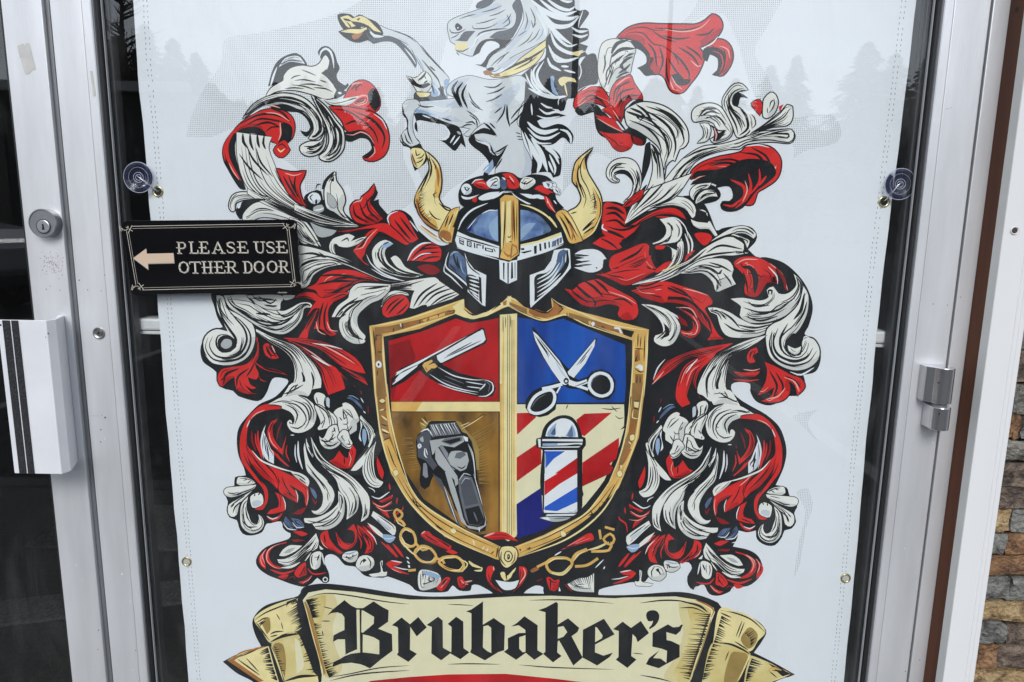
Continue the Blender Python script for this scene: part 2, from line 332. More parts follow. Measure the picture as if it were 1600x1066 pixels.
# pull handle: folded plate standing off the door
HY = -.048
zh1, zh0 = at(60, 501, HY).z, at(60, 740.5, HY).z
hxa = vx(HY, (-3, 500), (21, 741)); hxb = vx(HY, (75, 502), (93.5, 740)); hxc = vx(HY + .012, (89, 500), (109, 735)); hxd = xL_out - .012
hxd = vx(-.0005, (102, 492), (121, 728))
hp = tag(MB().prism([(hxa, HY), (hxb, HY), (hxc, HY + .012), (hxd, -.0006), (hxd - .008, -.0006), (hxc - .003, HY + .0148), (hxb - .0008, HY + .003), (hxa, HY + .003)], zh0, zh1).build('pull_handle', mat('white_powder_coat', (.70, .71, .73), rough=.4, noise=.05, nscale=18, bump=.02, bscale=200), ld, bevel=.0006))
GRIP = mat('grip_tape', (.028, .028, .032), rough=.85, noise=.6, nscale=500, bump=.6, bscale=700)
for (a0, a1, b0, b1) in ((6, 17, 30, 41), (19.5, 30, 44, 53.5)):
    x0 = vx(HY, (a0, 503), (b0, 740)); x1 = vx(HY, (a1, 503), (b1, 740))
    MB().box(x0, x1, HY - .0012, HY - .0001, zh0 + .0004, zh1 - .0004).build('grip_strip', GRIP, hp)
pin = MB()
for px, py, r in ((75.5, 521, .0009), (71.5, 527, .0006), (1, 508, .0012)):
    q_ = at(px, py, HY); pin.cyl((q_.x, HY - .0001, q_.z), (0, -1, 0), r, r, .0002, 10)
pin.build('pinhole', BLACKGAP, hp)
# tape residue and dirt patch on the stile
q = [at(27, 72, 0), at(37, 68, 0), at(39, 71, 0), at(42, 67, 0), at(46, 68, 0), at(56, 109, 0), at(50, 110, 0), at(46, 115, 0), at(41, 117, 0), at(38, 113, 0), at(33, 95, 0), at(35, 91, 0), at(32, 92, 0)]
MB().add([(v.x, -.0003, v.z) for v in q], [tuple(range(len(q)))]).build('tape_residue', mat('tape_glue', (.52, .51, .485), rough=.7, noise=.1, nscale=60), ld)
q = [at(142, 112, 0), at(145.5, 111, 0), at(151, 150, 0), at(147, 152, 0)]
MB().add([(v.x, -.0016, v.z) for v in q], [(0, 1, 2, 3)]).build('tape_residue', MATS['tape_glue'], rd)
specks = MB(); rr = random.Random(9)
for i in range(150):
    px, py = 82 + rr.gauss(0, 9), 412 + rr.gauss(0, 11)
    if not 62 < px < 102: continue
    v = at(px, py, 0); r = rr.uniform(.0002, .0006); n = 6
    specks.add([(v.x + r * math.cos(6.283 * k / n), -.0003, v.z + r * math.sin(6.283 * k / n)) for k in range(n)], [tuple(range(n))])
tag(specks.build('rust_specks', mat('rust_speck', (.22, .16, .11), rough=.8), ld), kind='stuff')

# ---------------- frame, wood strip, trim board
df = tag(empty('door_frame', (xJ0, 0, 0)), 'silver door jamb right of the hinge with a header above both doors', 'door frame')
MB().box(xJ0, xT1 - .004, .0005, .06, 0, ZT + .06).build('jamb', SILVER, df, bevel=.001)
MB().box(XLL - .06, XLL - .004, .0005, .06, 0, ZT + .06).build('jamb', SILVER, df, bevel=.001)
MB().box(XLL - .0035, xJ0 - .0005, .0005, .06, ZT + .004, ZT + .06).build('header', SILVER, df, bevel=.001)
MB().box(xS1 + .0004, xJ0 - .0004, .012, .05, 0, ZT).build('hinge_gap', BLACKGAP, df)
MB().box(XLL - .0035, xJ0 - .0005, .0005, .3, -.02, ZB - .006).build('threshold', DARK_SHADE_ALU, df)
ws = tag(MB().box(xJ1, xJ1 + .018, YW, .0003, 0, 2.3).build('wood_strip', WOOD), 'dark brown stained timber strip between the door jamb and white trim', 'timber strip')
tb = tag(empty('trim_board', (xT0, YT, 0)), 'white painted trim board with a screw hole beside the stone wall', 'trim board')
xg = vx(YT, (1592, 480), (1576, 640))
tw = xT1 - xT0
MB().prism([(xT0, YW - .0003), (xT0, YT), (xT0 + tw * .66, YT), (xT0 + tw * .675, YT + .0007), (xT0 + tw * .70, YT + .0007), (xT0 + tw * .715, YT), (xT0 + tw * .80, YT), (xT0 + tw * .815, YT + .0007), (xT0 + tw * .84, YT + .0007), (xT0 + tw * .855, YT), (xT1, YT), (xT1, YW - .0003)], 0, 2.3, 0).build('board', [TRIM], tb)
MB().box(xJ1 + .0185, xT1 - .003, YW, -.0005, 0, 2.3).build('backing_strip', TRIMSIDE, tb)
MB().box(xT0 - .0003, xT0, YT + .0008, YW - .0003, 0, 2.3).build('edge_face', TRIMSIDE, tb)  # left edge, a little greyer than the board face
p = at(1585, 360.5, YT)
MB().lathe((p.x, YT - .0004, p.z), (0, -1, 0), [(.0050, .0002), (.0042, .0010), (.0034, .0002), (.0032, -.0002)], 24).build('hole_rim', TRIM, tb)
MB().cyl((p.x, YT - .0003, p.z), (0, -1, 0), .0036, .0036, .0002, 20).build('screw_hole', mat('hole_shadow', (.06, .04, .03), rough=.9), tb)
p = at(1594, 12, YW + .004)
MB().cyl((xJ1 - .0001, YW + .012, p.z), (-1, 0, 0), .0028, .0028, .0003, 14).build('nail_hole', BLACKGAP, ws)

# ---------------- stone veneer wall
STX0, STX1, STY = xT1 + .0016, xT1 + .62, -.022
sw = tag(empty('stone_wall', (STX0, STY, 0)), 'stacked ledgestone wall in rust ochre and grey at the right edge', 'wall')
MB().box(xT1 - .0025, STX1, -.006, .09, 0, 2.3).build('mortar_backing', mat('mortar', (.055, .05, .045), rough=.95, noise=.4, nscale=40, bump=.5, bscale=120), sw)
def stone_mat(name, c1, c2, c3):
    m = bpy.data.materials.new(name); m.use_nodes = True; t = m.node_tree; N = t.nodes; b = N['Principled BSDF']
    tc = N.new('ShaderNodeTexCoord'); oi = N.new('ShaderNodeObjectInfo')
    ad = N.new('ShaderNodeVectorMath'); ad.operation = 'ADD'; sc_ = N.new('ShaderNodeMath'); sc_.operation = 'MULTIPLY'; sc_.inputs[1].default_value = 37
    t.links.new(oi.outputs['Random'], sc_.inputs[0]); t.links.new(tc.outputs['Object'], ad.inputs[0]); t.links.new(sc_.outputs[0], ad.inputs[1])
    n = N.new('ShaderNodeTexNoise'); n.inputs['Scale'].default_value = 42; n.inputs['Detail'].default_value = 8; n.inputs['Roughness'].default_value = .68; n.inputs['Distortion'].default_value = .8
    mp = N.new('ShaderNodeMapping'); mp.inputs['Scale'].default_value = (1.1, 1, 1.25)
    t.links.new(ad.outputs[0], mp.inputs[0]); t.links.new(mp.outputs[0], n.inputs['Vector'])
    cr = N.new('ShaderNodeValToRGB'); e = cr.color_ramp.elements
    e[0].position = .36; e[0].color = (*c3, 1); e[1].position = .66; e[1].color = (*c2, 1)
    k = e.new(.50); k.color = (*c1, 1); k = e.new(.76); k.color = (*[min(1, v * 2.6 + .03) for v in c1], 1)
    t.links.new(n.outputs[0], cr.inputs[0]); t.links.new(cr.outputs[0], b.inputs['Base Color'])
    bp = N.new('ShaderNodeBump'); bp.inputs['Strength'].default_value = 1.0; bp.inputs['Distance'].default_value = .007
    n2 = N.new('ShaderNodeTexNoise'); n2.inputs['Scale'].default_value = 210; n2.inputs['Detail'].default_value = 7; t.links.new(ad.outputs[0], n2.inputs['Vector'])
    mm = N.new('ShaderNodeMath'); mm.operation = 'ADD'; t.links.new(n.outputs[0], mm.inputs[0]); t.links.new(n2.outputs[0], mm.inputs[1])
    t.links.new(mm.outputs[0], bp.inputs['Height']); t.links.new(bp.outputs[0], b.inputs['Normal'])
    b.inputs['Roughness'].default_value = .62
    return m
STM = {'o': stone_mat('rust_stone', (.244, .122, .055), (.439, .268, .134), (.055, .033, .024)),
       'y': stone_mat('ochre_stone', (.390, .262, .122), (.512, .378, .207), (.122, .073, .037)),
       'g': stone_mat('grey_stone', (.195, .192, .171), (.342, .336, .299), (.055, .054, .051)),
       'b': stone_mat('brown_stone', (.134, .095, .071), (.293, .220, .159), (.034, .026, .022)),
       'p': stone_mat('pale_stone', (.16, .15, .12), (.42, .40, .35), (.07, .063, .05))}
rs = random.Random(21)
def stone(x0, x1, z0, z1, key):
    nx, nz = 6, 3; d = .012 + rs.uniform(-.003, .004); tilt = rs.uniform(-.03, .03)
    vs = []; fs = []
    for j in range(nz + 1):
        for i in range(nx + 1):
            u, v = i / nx, j / nz
            edge = (i in (0, nx)) or (j in (0, nz))
            x = x0 + (x1 - x0) * u + (rs.uniform(-.0018, .0018)); z = z0 + (z1 - z0) * v + rs.uniform(-.0016, .0016)
            y = STY + (-.012 + d) * -1 + (.0009 if edge else 0) + rs.uniform(-.0024, .0024) + tilt * (u - .5) * .1
            vs.append((x, y, z))
    for j in range(nz):
        for i in range(nx):
            a = j * (nx + 1) + i; fs.append((a, a + 1, a + nx + 2, a + nx + 1))
    k = len(vs)
    ring = list(range(nx + 1)) + [(j + 1) * (nx + 1) - 1 for j in range(1, nz + 1)] + [nz * (nx + 1) + i for i in range(nx - 1, -1, -1)] + [j * (nx + 1) for j in range(nz - 1, 0, -1)]
    for q in ring: vs.append((vs[q][0], -.0045, vs[q][2]))
    n = len(ring)
    for i in range(n): fs.append((ring[i], k + i, k + (i + 1) % n, ring[(i + 1) % n]))
    MB().add(vs, fs).build('stone', STM[key], sw)
rows = [(500, 545, 'gp', None), (547, 598, 'bb', None), (600, 648, 'gp', 1590), (650, 686, 'og', 1596), (688, 722, 'pg', None), (724, 760, 'bo', None), (762, 794, 'bp', None),
        (796, 831, 'yg', 1578), (834, 867, 'go', 1572), (870, 898, 'ob', None), (901, 937, 'gg', 1577), (940, 971, 'yy', None), (974, 1005, 'gb', 1570), (1009, 1047, 'ob', 1560), (1050, 1085, 'yo', None)]
for (y0, y1, keys, split) in rows:
    z1_, z0_ = at(1580, y0, STY).z, at(1580, y1, STY).z
    xs = [STX0 + rs.uniform(0, .002)]
    if split: xs.append(at(split, (y0 + y1) / 2, STY).x)
    else: xs.append(STX0 + rs.uniform(.10, .17))
    while xs[-1] < STX1 - .1: xs.append(min(STX1, xs[-1] + rs.uniform(.07, .2)))
    for i in range(len(xs) - 1):
        stone(xs[i] + .0008, xs[i + 1] - .0008, z0_ + .0006, z1_ - .0006, keys[i] if i < len(keys) else rs.choice('ogybpb'))
zc = at(1580, 499, STY).z
while zc < 1.6:
    h = rs.uniform(.024, .036); xs = [STX0]
    while xs[-1] < STX1 - .1: xs.append(min(STX1, xs[-1] + rs.uniform(.07, .2)))
    for i in range(len(xs) - 1): stone(xs[i] + .0008, xs[i + 1] - .0008, zc + .0006, zc + h - .001, rs.choice('ogybpb'))
    zc += h
# wall over the doors and left of them, so the shop is dark inside
FAC = mat('facade_paint', (.45, .45, .44), rough=.7, noise=.08, nscale=3, bump=.05)
fw = tag(empty('shop_front_wall', (0, .1, 2.3)), 'pale painted shop wall above and left of the two glass doors', 'wall')
MB().box(-3.2, 3.2, .01, .32, ZT + .062, 3.4).build('upper_wall', FAC, fw)
MB().box(-3.2, XLL - .062, .01, .32, -.05, ZT + .06).build('side_wall', FAC, fw)
MB().box(STX1 + .001, 3.2, .01, .32, -.05, ZT + .06).build('side_wall', FAC, fw)
MB().box(xT1 - .003, STX1, .091, .32, -.05, ZT + .06).build('side_wall', FAC, fw)

# ---------------- black acrylic sign on the glass
def P2(px, py, Y): v = at(px, py, Y); return (v.x, Y, v.z)
SY = YG - .0035
sg = tag(empty('door_sign', P2(330, 404, SY)), 'black glossy sign reading PLEASE USE OTHER DOOR with a tan arrow', 'sign')
ACR = mat('black_acrylic', (.006, .006, .007), rough=.06, spec=.5)
TAN = mat('tan_vinyl', (.58, .44, .32), rough=.5, noise=.04)
LET = mat('cream_lettering', (.60, .555, .47), rough=.4)
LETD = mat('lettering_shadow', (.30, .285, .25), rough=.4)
tl, tr_, br_, bl_ = (191, 345), (463, 343), (470, 456), (205, 461)
corners = [Vector(P2(*c, SY)) for c in (tl, tr_, br_, bl_)]
def sgp(u, v, dy=0.0):
    """u,v in 0..1 across the sign plate"""
    a = corners[0].lerp(corners[1], u); b = corners[3].lerp(corners[2], u); p = a.lerp(b, v); return Vector((p.x, SY - dy, p.z))
def rrect(u0, u1, v0, v1, ru, rv, n=6):
    out = []
    for cu, cv, a0 in ((u1 - ru, v0 + rv, -90), (u1 - ru, v1 - rv, 0), (u0 + ru, v1 - rv, 90), (u0 + ru, v0 + rv, 180)):
        for i in range(n + 1):
            a = math.radians(a0 + 90 * i / n); out.append((cu + ru * math.cos(a), cv + rv * math.sin(a)))
    return out
pts = [sgp(u, v) for u, v in rrect(0, 1, 0, 1, .024, .058)]
n = len(pts)
MB().add([(p.x, SY, p.z) for p in pts] + [(p.x, YG - .0001, p.z) for p in pts], [tuple(range(n)), tuple(range(2 * n - 1, n - 1, -1))] + [(i, (i + 1) % n, n + (i + 1) % n, n + i) for i in range(n)]).build('plate', ACR, sg, bevel=.0004)
def sgpoly(mb, uv, dy): ps = [sgp(u, v, dy) for u, v in uv]; mb.add(ps, [tuple(range(len(ps)))])
def sgline(mb, pts, w, dy=.00012, asp=.413):
    """thin printed line, w in plate widths"""
    for (u0, v0), (u1, v1) in zip(pts[:-1], pts[1:]):
        du, dv = (u1 - u0), (v1 - v0) * asp; L = math.hypot(du, dv) or 1; nu, nv = -dv / L * w / 2, du / L * w / 2 / asp
        eu, ev = du / L * w * .25, dv / L * w * .25 / asp
        sgpoly(mb, [(u0 + nu - eu, v0 + nv - ev), (u1 + nu + eu, v1 + nv + ev), (u1 - nu + eu, v1 - nv + ev), (u0 - nu - eu, v0 - nv - ev)], dy)
bd = MB()
sgline(bd, [(.05, .075), (.93, .055)], .0025); sgline(bd, [(.055, .105), (.925, .085)], .0014)
sgline(bd, [(.07, .935), (.955, .925)], .0025); sgline(bd, [(.075, .905), (.95, .895)], .0014)
sgline(bd, [(.018, .13), (.035, .86)], .0025); sgline(bd, [(.03, .15), (.047, .85)], .0014)
sgline(bd, [(.955, .12), (.972, .86)], .0025); sgline(bd, [(.943, .13), (.960, .85)], .0014)
bd.build('border', LET, sg)
for (cu, cv, su, sv) in ((.018, .065, 1, 1), (.955, .05, -1, 1), (.975, .93, -1, -1), (.045, .94, 1, -1)):
    oc = MB()
    for k in range(9):
        a = k * .35 + .2; r0 = .012 + .0035 * k
        sgline(oc, [(cu + su * r0 * math.cos(a), cv + sv * r0 * math.sin(a) / .413), (cu + su * (r0 + .006) * math.cos(a + .9) * .9, cv + sv * (r0 + .006) * abs(math.sin(a + .9)) / .413)], .0032)
    sgline(oc, [(cu, cv + sv * .02), (cu + su * .035, cv + sv * .075)], .003)
    sgline(oc, [(cu + su * .035, cv), (cu + su * .008, cv + sv * .1)], .003)
    oc.build('corner_ornament', LET, sg)
def sgt(x, y): return ((x - 50) / 1462 - (y - 80) / 600 * .042, (y - 80 + (x - 50) / 1462 * 9) / 598)   # sign close-up coordinates
ar = MB(); AR = [(150, 392), (258, 312), (262, 355), (485, 350), (492, 430), (272, 435), (275, 485)]
def s2(x, y, dy):
    px, py = 180 + x / 5.3333, 330 + y / 5.3333
    v = at(px, py, SY - dy); return (v.x, SY - dy, v.z)
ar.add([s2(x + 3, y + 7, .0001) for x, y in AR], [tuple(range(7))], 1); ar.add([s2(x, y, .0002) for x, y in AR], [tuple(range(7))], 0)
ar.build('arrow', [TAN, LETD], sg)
# lettering: flared serif capitals built from strokes (unit box 0..1 x 0..1, y down)
GL = {'P': [((.2, 0), (.2, 1), 1), ((.2, .03), (.62, .03), .5), ((.62, .03), (.85, .14), .8), ((.85, .14), (.85, .42), 1), ((.85, .42), (.62, .55), .7), ((.62, .55), (.2, .55), .5), ((0, 1), (.45, 1), .5), ((0, 0), (.25, 0), .5), ((-.08, .5), (.2, .5), .4)],
 'L': [((.25, 0), (.25, 1), 1), ((0, 0), (.5, 0), .5), ((.05, 1), (.95, 1), .6), ((.95, 1), (1, .74), .6)],
 'E': [((.25, 0), (.25, 1), 1), ((0, 0), (.9, 0), .5), ((.9, 0), (.92, .2), .5), ((-.05, .5), (.75, .5), .5), ((.7, .38), (.7, .62), .5), ((0, 1), (1, 1), .6), ((1, 1), (1.02, .76), .6)],
 'A': [((.5, 0), (.12, 1), .5), ((.5, 0), (.88, 1), 1), ((.25, .55), (.5, .75), .5), ((.5, .75), (.75, .55), .5), ((0, 1), (.3, 1), .5), ((.68, 1), (1.05, 1), .5)],
 'S': [((.85, .22), (.8, .05), .5), ((.8, .05), (.45, 0), .6), ((.45, 0), (.15, .12), .8), ((.15, .12), (.2, .36), 1), ((.2, .36), (.78, .6), 1.1), ((.78, .6), (.88, .84), 1), ((.88, .84), (.55, 1), .7), ((.55, 1), (.18, .95), .6), ((.18, .95), (.1, .74), .5)],
 'U': [((.22, 0), (.22, .7), 1), ((.22, .7), (.36, .94), .9), ((.36, .94), (.58, 1), .7), ((.58, 1), (.76, .9), .6), ((.76, .9), (.82, .65), .5), ((.82, .65), (.82, 0), .5), ((0, 0), (.45, 0), .5), ((.62, 0), (1, 0), .5)],
 'O': [((.5, 0), (.2, .14), .7), ((.2, .14), (.08, .5), 1.1), ((.08, .5), (.2, .86), 1.1), ((.2, .86), (.5, 1), .7), ((.5, 1), (.8, .86), .7), ((.8, .86), (.92, .5), 1.1), ((.92, .5), (.8, .14), 1.1), ((.8, .14), (.5, 0), .7)],
 'T': [((.5, 0), (.5, 1), 1), ((0, .02), (1, .02), .6), ((0, .02), (-.02, .2), .5), ((1, .02), (1.02, .2), .5), ((.25, 1), (.75, 1), .5)],
 'H': [((.2, 0), (.2, 1), 1), ((.82, 0), (.82, 1), 1), ((-.02, .5), (1.0, .5), .5), ((0, 0), (.4, 0), .5), ((0, 1), (.4, 1), .5), ((.62, 0), (1.02, 0), .5), ((.62, 1), (1.02, 1), .5)],
 'R': [((.2, 0), (.2, 1), 1), ((.2, .02), (.6, .02), .5), ((.6, .02), (.82, .13), .8), ((.82, .13), (.8, .4), 1), ((.8, .4), (.6, .52), .7), ((.6, .52), (.2, .52), .5), ((.5, .52), (.9, .98), 1), ((.9, .98), (1.1, .96), .5), ((0, 1), (.42, 1), .5), ((0, 0), (.25, 0), .5), ((-.1, .48), (.2, .48), .4)],
 'D': [((.22, 0), (.22, 1), 1), ((0, 0), (.55, 0), .5), ((.55, 0), (.85, .18), .8), ((.85, .18), (.92, .5), 1), ((.92, .5), (.85, .82), 1), ((.85, .82), (.55, 1), .8), ((0, 1), (.55, 1), .5)]}
def letter(mb, ch, x0, x1, y0, y1, w, slx, dy, mi, ox=0, oy=0):
    for (a, b, k) in GL[ch]:
        ax, ay = x0 + (x1 - x0) * a[0] + ox + slx * a[1], y0 + (y1 - y0) * a[1] + oy
        bx, by = x0 + (x1 - x0) * b[0] + ox + slx * b[1], y0 + (y1 - y0) * b[1] + oy
        L = math.hypot(bx - ax, by - ay) or 1; e = w * k * .28; ux, uy = (bx - ax) / L, (by - ay) / L
        nx, ny = -uy * w * k / 2, ux * w * k / 2
        mb.add([s2(ax - ux * e + nx, ay - uy * e + ny, dy), s2(bx + ux * e + nx, by + uy * e + ny, dy), s2(bx + ux * e - nx, by + uy * e - ny, dy), s2(ax - ux * e - nx, ay - uy * e - ny, dy)], [(0, 1, 2, 3)], mi)
TXT = [('P', 512, 590, 258, 352), ('L', 612, 684, 256, 350), ('E', 698, 772, 256, 350), ('A', 800, 905, 258, 350), ('S', 920, 1000, 258, 348), ('E', 1016, 1098, 255, 346),
       ('U', 1150, 1245, 256, 348), ('S', 1250, 1330, 256, 348), ('E', 1340, 1425, 252, 345),
       ('O', 522, 612, 422, 514), ('T', 618, 706, 422, 516), ('H', 720, 806, 420, 516), ('E', 824, 906, 420, 514), ('R', 922, 1010, 418, 514), ('D', 1062, 1140, 420, 514), ('O', 1148, 1240, 418, 512), ('O', 1258, 1350, 416, 510), ('R', 1362, 1440, 414, 510)]
for i, (ch, x0, x1, y0, y1) in enumerate(TXT):
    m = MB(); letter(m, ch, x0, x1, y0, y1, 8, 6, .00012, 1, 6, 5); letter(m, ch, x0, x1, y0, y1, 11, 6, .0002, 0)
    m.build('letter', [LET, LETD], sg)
mk = MB(); rr = random.Random(2)
for k in range(8): x = 1355 + k * 10; mk.add([s2(x, 674 + rr.uniform(-3, 3), .00012), s2(x + 7, 674 + rr.uniform(-3, 3), .00012), s2(x + 7, 684, .00012), s2(x, 684, .00012)], [(0, 1, 2, 3)])
mk.build('maker_mark', LETD, sg)
# ------------------------------------------------------------------ what the glass mirrors: lot, trees, canopy building
def refl(px, py, dist):
    """real-world place of something seen mirrored in the pane at this photo pixel, dist metres in front of the door"""
    p = at(px, py, dist); return Vector((p.x, -dist + 2 * YG, p.z))
BARK = mat('bark', (.06, .045, .035), rough=.9, noise=.3, nscale=8)
HAZED_NEEDLE = mat('hazed_fir_needles', (.11, .12, .105), rough=.95, spec=.1, noise=.3, nscale=.8)  # needle colour paled and greyed to put distance haze in
rt = random.Random(77)
def conifer(px, py, dist, spread, label):
    top = refl(px, py, dist); H = top.z; bx, by = top.x, top.y
    t = tag(empty('fir_tree', (bx, by, -.12)), label, 'tree', 'fir trees across the car park')
    MB().cyl((bx, by, -.15), (0, 0, 1), H * .022, H * .004, H, 8).build('trunk', BARK, t)
    v, f = [], []
    R = H * spread; n = 2200
    for i in range(n):
        u = rt.random() ** .8; z = H * (.08 + .92 * u); rmax = R * (1 - u) ** .85 * (.55 + .45 * abs(math.sin(u * 31 + px))) + .05
        a = rt.uniform(0, 6.283); r = rmax * rt.uniform(.15, 1); L = H * rt.uniform(.03, .065) * (1.1 - u * .6); w = L * .55
        c = Vector((bx + r * math.cos(a), by + r * math.sin(a), z - r * .25)); d = Vector((math.cos(a), math.sin(a), rt.uniform(-.5, .2))) * L; s = Vector((-math.sin(a), math.cos(a), rt.uniform(-.3, .3))) * w
        k = len(v); v += [c - s, c + d, c + s, c - d * .3 + Vector((0, 0, L * .3))]; f.append((k, k + 1, k + 2, k + 3))
    MB().add(v, f).build('crown', HAZED_NEEDLE, t, fix=False)
def bare_tree(px, py, dist, label):
    top = refl(px, py, dist); H = top.z; base = Vector((top.x, top.y, -.12)); m = MB()
    t = tag(empty('bare_tree', base), label, 'tree')
    MB().tube([base, base + Vector((.1, 0, H * .4)), base + Vector((0, .1, H * .8)), base + Vector((.1, 0, H))], [H * .022, H * .016, H * .009, H * .003], 7).build('trunk', BARK, t)
    for i in range(90):
        z = H * rt.uniform(.3, .97); a = rt.uniform(0, 6.283); L = H * .28 * (1.1 - z / H) * rt.uniform(.6, 1.2) + .2; d = Vector((math.cos(a), math.sin(a), .55)); p = base + Vector((.05, 0, z))
        q = p + d * L * .5; e = q + (d + Vector((rt.uniform(-.4, .4), rt.uniform(-.4, .4), .2))) * L * .5
        m.tube([p, q, e], [.05, .03, .01], 4)
        for k in range(2):
            w = q + Vector((rt.uniform(-1, 1), rt.uniform(-1, 1), rt.uniform(.2, 1))) * L * .35; m.tube([q, w], [.02, .008], 3)
    m.build('branches', BARK, t)
conifer(1358, 66, 46, .52, 'broad pointed fir tree across the car park, mirrored in the upper right glass')
conifer(1400, 84, 55, .46, 'shorter fir standing just right of the broad pointed fir, mirrored by the banner edge')
conifer(1246, 88, 62, .34, 'slim fir mirrored between the upper right red scroll and the broad fir')
conifer(1205, 104, 66, .36, 'low fir mirrored left of the slim fir')
conifer(1450, 92, 40, .4, 'dark fir mirrored in the bare glass strip right of the banner')
conifer(270, 62, 52, .44, 'tall fir mirrored on the upper left of the banner')
conifer(306, 84, 60, .46, 'smaller fir mirrored right of the tall left fir')
conifer(226, 40, 42, .34, 'dense fir mirrored at the left edge of the banner')
conifer(180, 58, 34, .36, 'black looking fir mirrored in the glass strip left of the banner')
for px, py, d, s, where in [(430, 130, 70, .4, 'the upper left white plume'), (505, 120, 75, .4, 'the curl of the upper left plume'), (590, 138, 70, .42, 'the red flap under the raised hoof'), (650, 122, 72, .42, 'the raised foreleg of the horse'), (720, 128, 66, .42, 'the folded foreleg of the horse'), (790, 116, 70, .4, 'the chest of the horse'), (860, 124, 68, .42, 'the mane of the horse'), (940, 132, 74, .4, 'the red flower right of the mane'), (1020, 124, 70, .42, 'the big red scroll at the upper right'), (1090, 136, 72, .4, 'the gap below the big red scroll'), (1150, 124, 72, .42, 'the white bud at the upper right')]:
    conifer(px, py, d, s, 'distant fir whose mirror image falls on ' + where)
bare_tree(185, -40, 26, 'leafless tree mirrored at the top of the left glass strip')
# tree line far away, one mass
v, f = [], []
for i in range(20000):
    x = rt.uniform(-160, 160); h = 15 + 2.5 * math.sin(x * .13) + 2 * math.sin(x * .41 + 1); z = rt.uniform(0, 1) ** 1.3 * h; c = Vector((x, -95 + rt.uniform(-4, 4), z)); L = rt.uniform(.7, 1.6)
    k = len(v); v += [c + Vector((-L, 0, -L * .6)), c + Vector((L, .3, -L * .6)), c + Vector((rt.uniform(-.3, .3), 0, L))]; f.append((k, k + 1, k + 2))
tag(MB().add(v, f).build('tree_line', HAZED_NEEDLE, fix=False), 'far wooded edge behind the car park', kind='stuff')
hv, hf = [], []  # ridge added to block bright sky gaps behind the tree line
for i in range(81):
    x = -240 + 6 * i; h = 15.5 + 1.5 * math.sin(i * .7) + rt.uniform(-.8, .8)
    hv += [(x, -104, -1), (x, -106, h * .75), (x, -112, h), (x, -150, h * .9), (x, -170, -1)]
for i in range(80):
    for j in range(4): hf.append((i * 5 + j, i * 5 + j + 1, i * 5 + j + 6, i * 5 + j + 5))
tag(MB().add(hv, hf).build('sky_gap_ridge', mat('gap_ridge_green', (.10, .11, .10), rough=.95, spec=.1, noise=.4, nscale=.6)), kind='structure')
# low building with a pale fascia
pA, pB = refl(60, 125, 16), refl(290, 125, 16)
x0, x1, ztop = min(pA.x, pB.x) - 9, max(pA.x, pB.x), pA.z
zf = refl(190, 142, 16).z
bl = tag(empty('filling_station', ((x0 + x1) / 2, pA.y - 2, -.12)), 'dark low building with pale fascia mirrored left of the banner', 'building')
BW = mat('dark_siding', (.05, .05, .052), rough=.8, noise=.2, nscale=2); FA = mat('pale_fascia', (.55, .56, .57), rough=.6, noise=.05)
MB().box(x0, x1, pA.y - .25, pA.y, zf, ztop).build('fascia', FA, bl)
MB().box(x0 + .2, x1 - .2, pA.y - 6, pA.y - .3, -.12, ztop - .15).build('wall', BW, bl)
MB().box(x0, x1, pA.y - 6, pA.y - .26, ztop - .1, ztop).build('roof', BW, bl)
for k in range(8):
    xx = x0 + .8 + k * 1.5
    MB().box(xx, xx + 1.0, pA.y - .31, pA.y - .28, .8, zf - .35).build('window', mat('far_window', (.02, .022, .025), rough=.1), bl)
# street lamp poles
POLE = mat('galvanised_pole', (.12, .125, .13), rough=.6, metal=.3)
for px, d, lab in ((893, 17, 'grey lamp pole whose mirror image crosses the horse mane'), (1034, 22, 'grey lamp pole whose mirror image crosses the red upper right scroll')):
    p = refl(px, 300, d)
    lp = tag(empty('lamp_pole', (p.x, p.y, -.12)), lab, 'lamp pole')
    MB().cyl((p.x, p.y, -.12), (0, 0, 1), .10, .06, 9.5, 12).build('pole', POLE, lp)
    MB().tube([(p.x, p.y, 9.2), (p.x, p.y + .8, 9.6), (p.x, p.y + 1.8, 9.7)], .04, 8).build('arm', POLE, lp)
    MB().box(p.x - .15, p.x + .15, p.y + 1.7, p.y + 2.4, 9.62, 9.76).build('lamp_head', POLE, lp, bevel=.03)
# parked van, seen only as a mirror image in the left door pane
VP = mat('van_paint', (.36, .37, .39), rough=.25, metal=.3, coat=.5); VG = mat('van_glass', (.02, .022, .025), rough=.08); TY = mat('tyre_rubber', (.02, .02, .02), rough=.8); RM = mat('wheel_rim', (.4, .4, .42), rough=.3, metal=.8)
vc = refl(-120, 300, 7.0); vx0, vy0, vz0 = vc.x - 2.0, vc.y - 1.0, -.12
van = tag(empty('parked_van', (vx0, vy0, vz0)), 'grey parked van mirrored at the far left edge of the left door pane', 'van')
def side(pts, y0, y1):
    n = len(pts); m = MB(); m.add([(vx0 + x, y0, vz0 + z) for x, z in pts] + [(vx0 + x, y1, vz0 + z) for x, z in pts], [tuple(range(n)), tuple(range(2 * n - 1, n - 1, -1))] + [(i, (i + 1) % n, n + (i + 1) % n, n + i) for i in range(n)]); return m
side([(-2.3, .35), (2.25, .35), (2.35, .6), (2.3, .95), (1.9, 1.1), (1.35, 1.2), (.75, 1.9), (.4, 1.98), (-2.1, 1.98), (-2.32, 1.7), (-2.38, .7)], vy0 - .9, vy0 + .9).build('body', VP, van, bevel=.09)
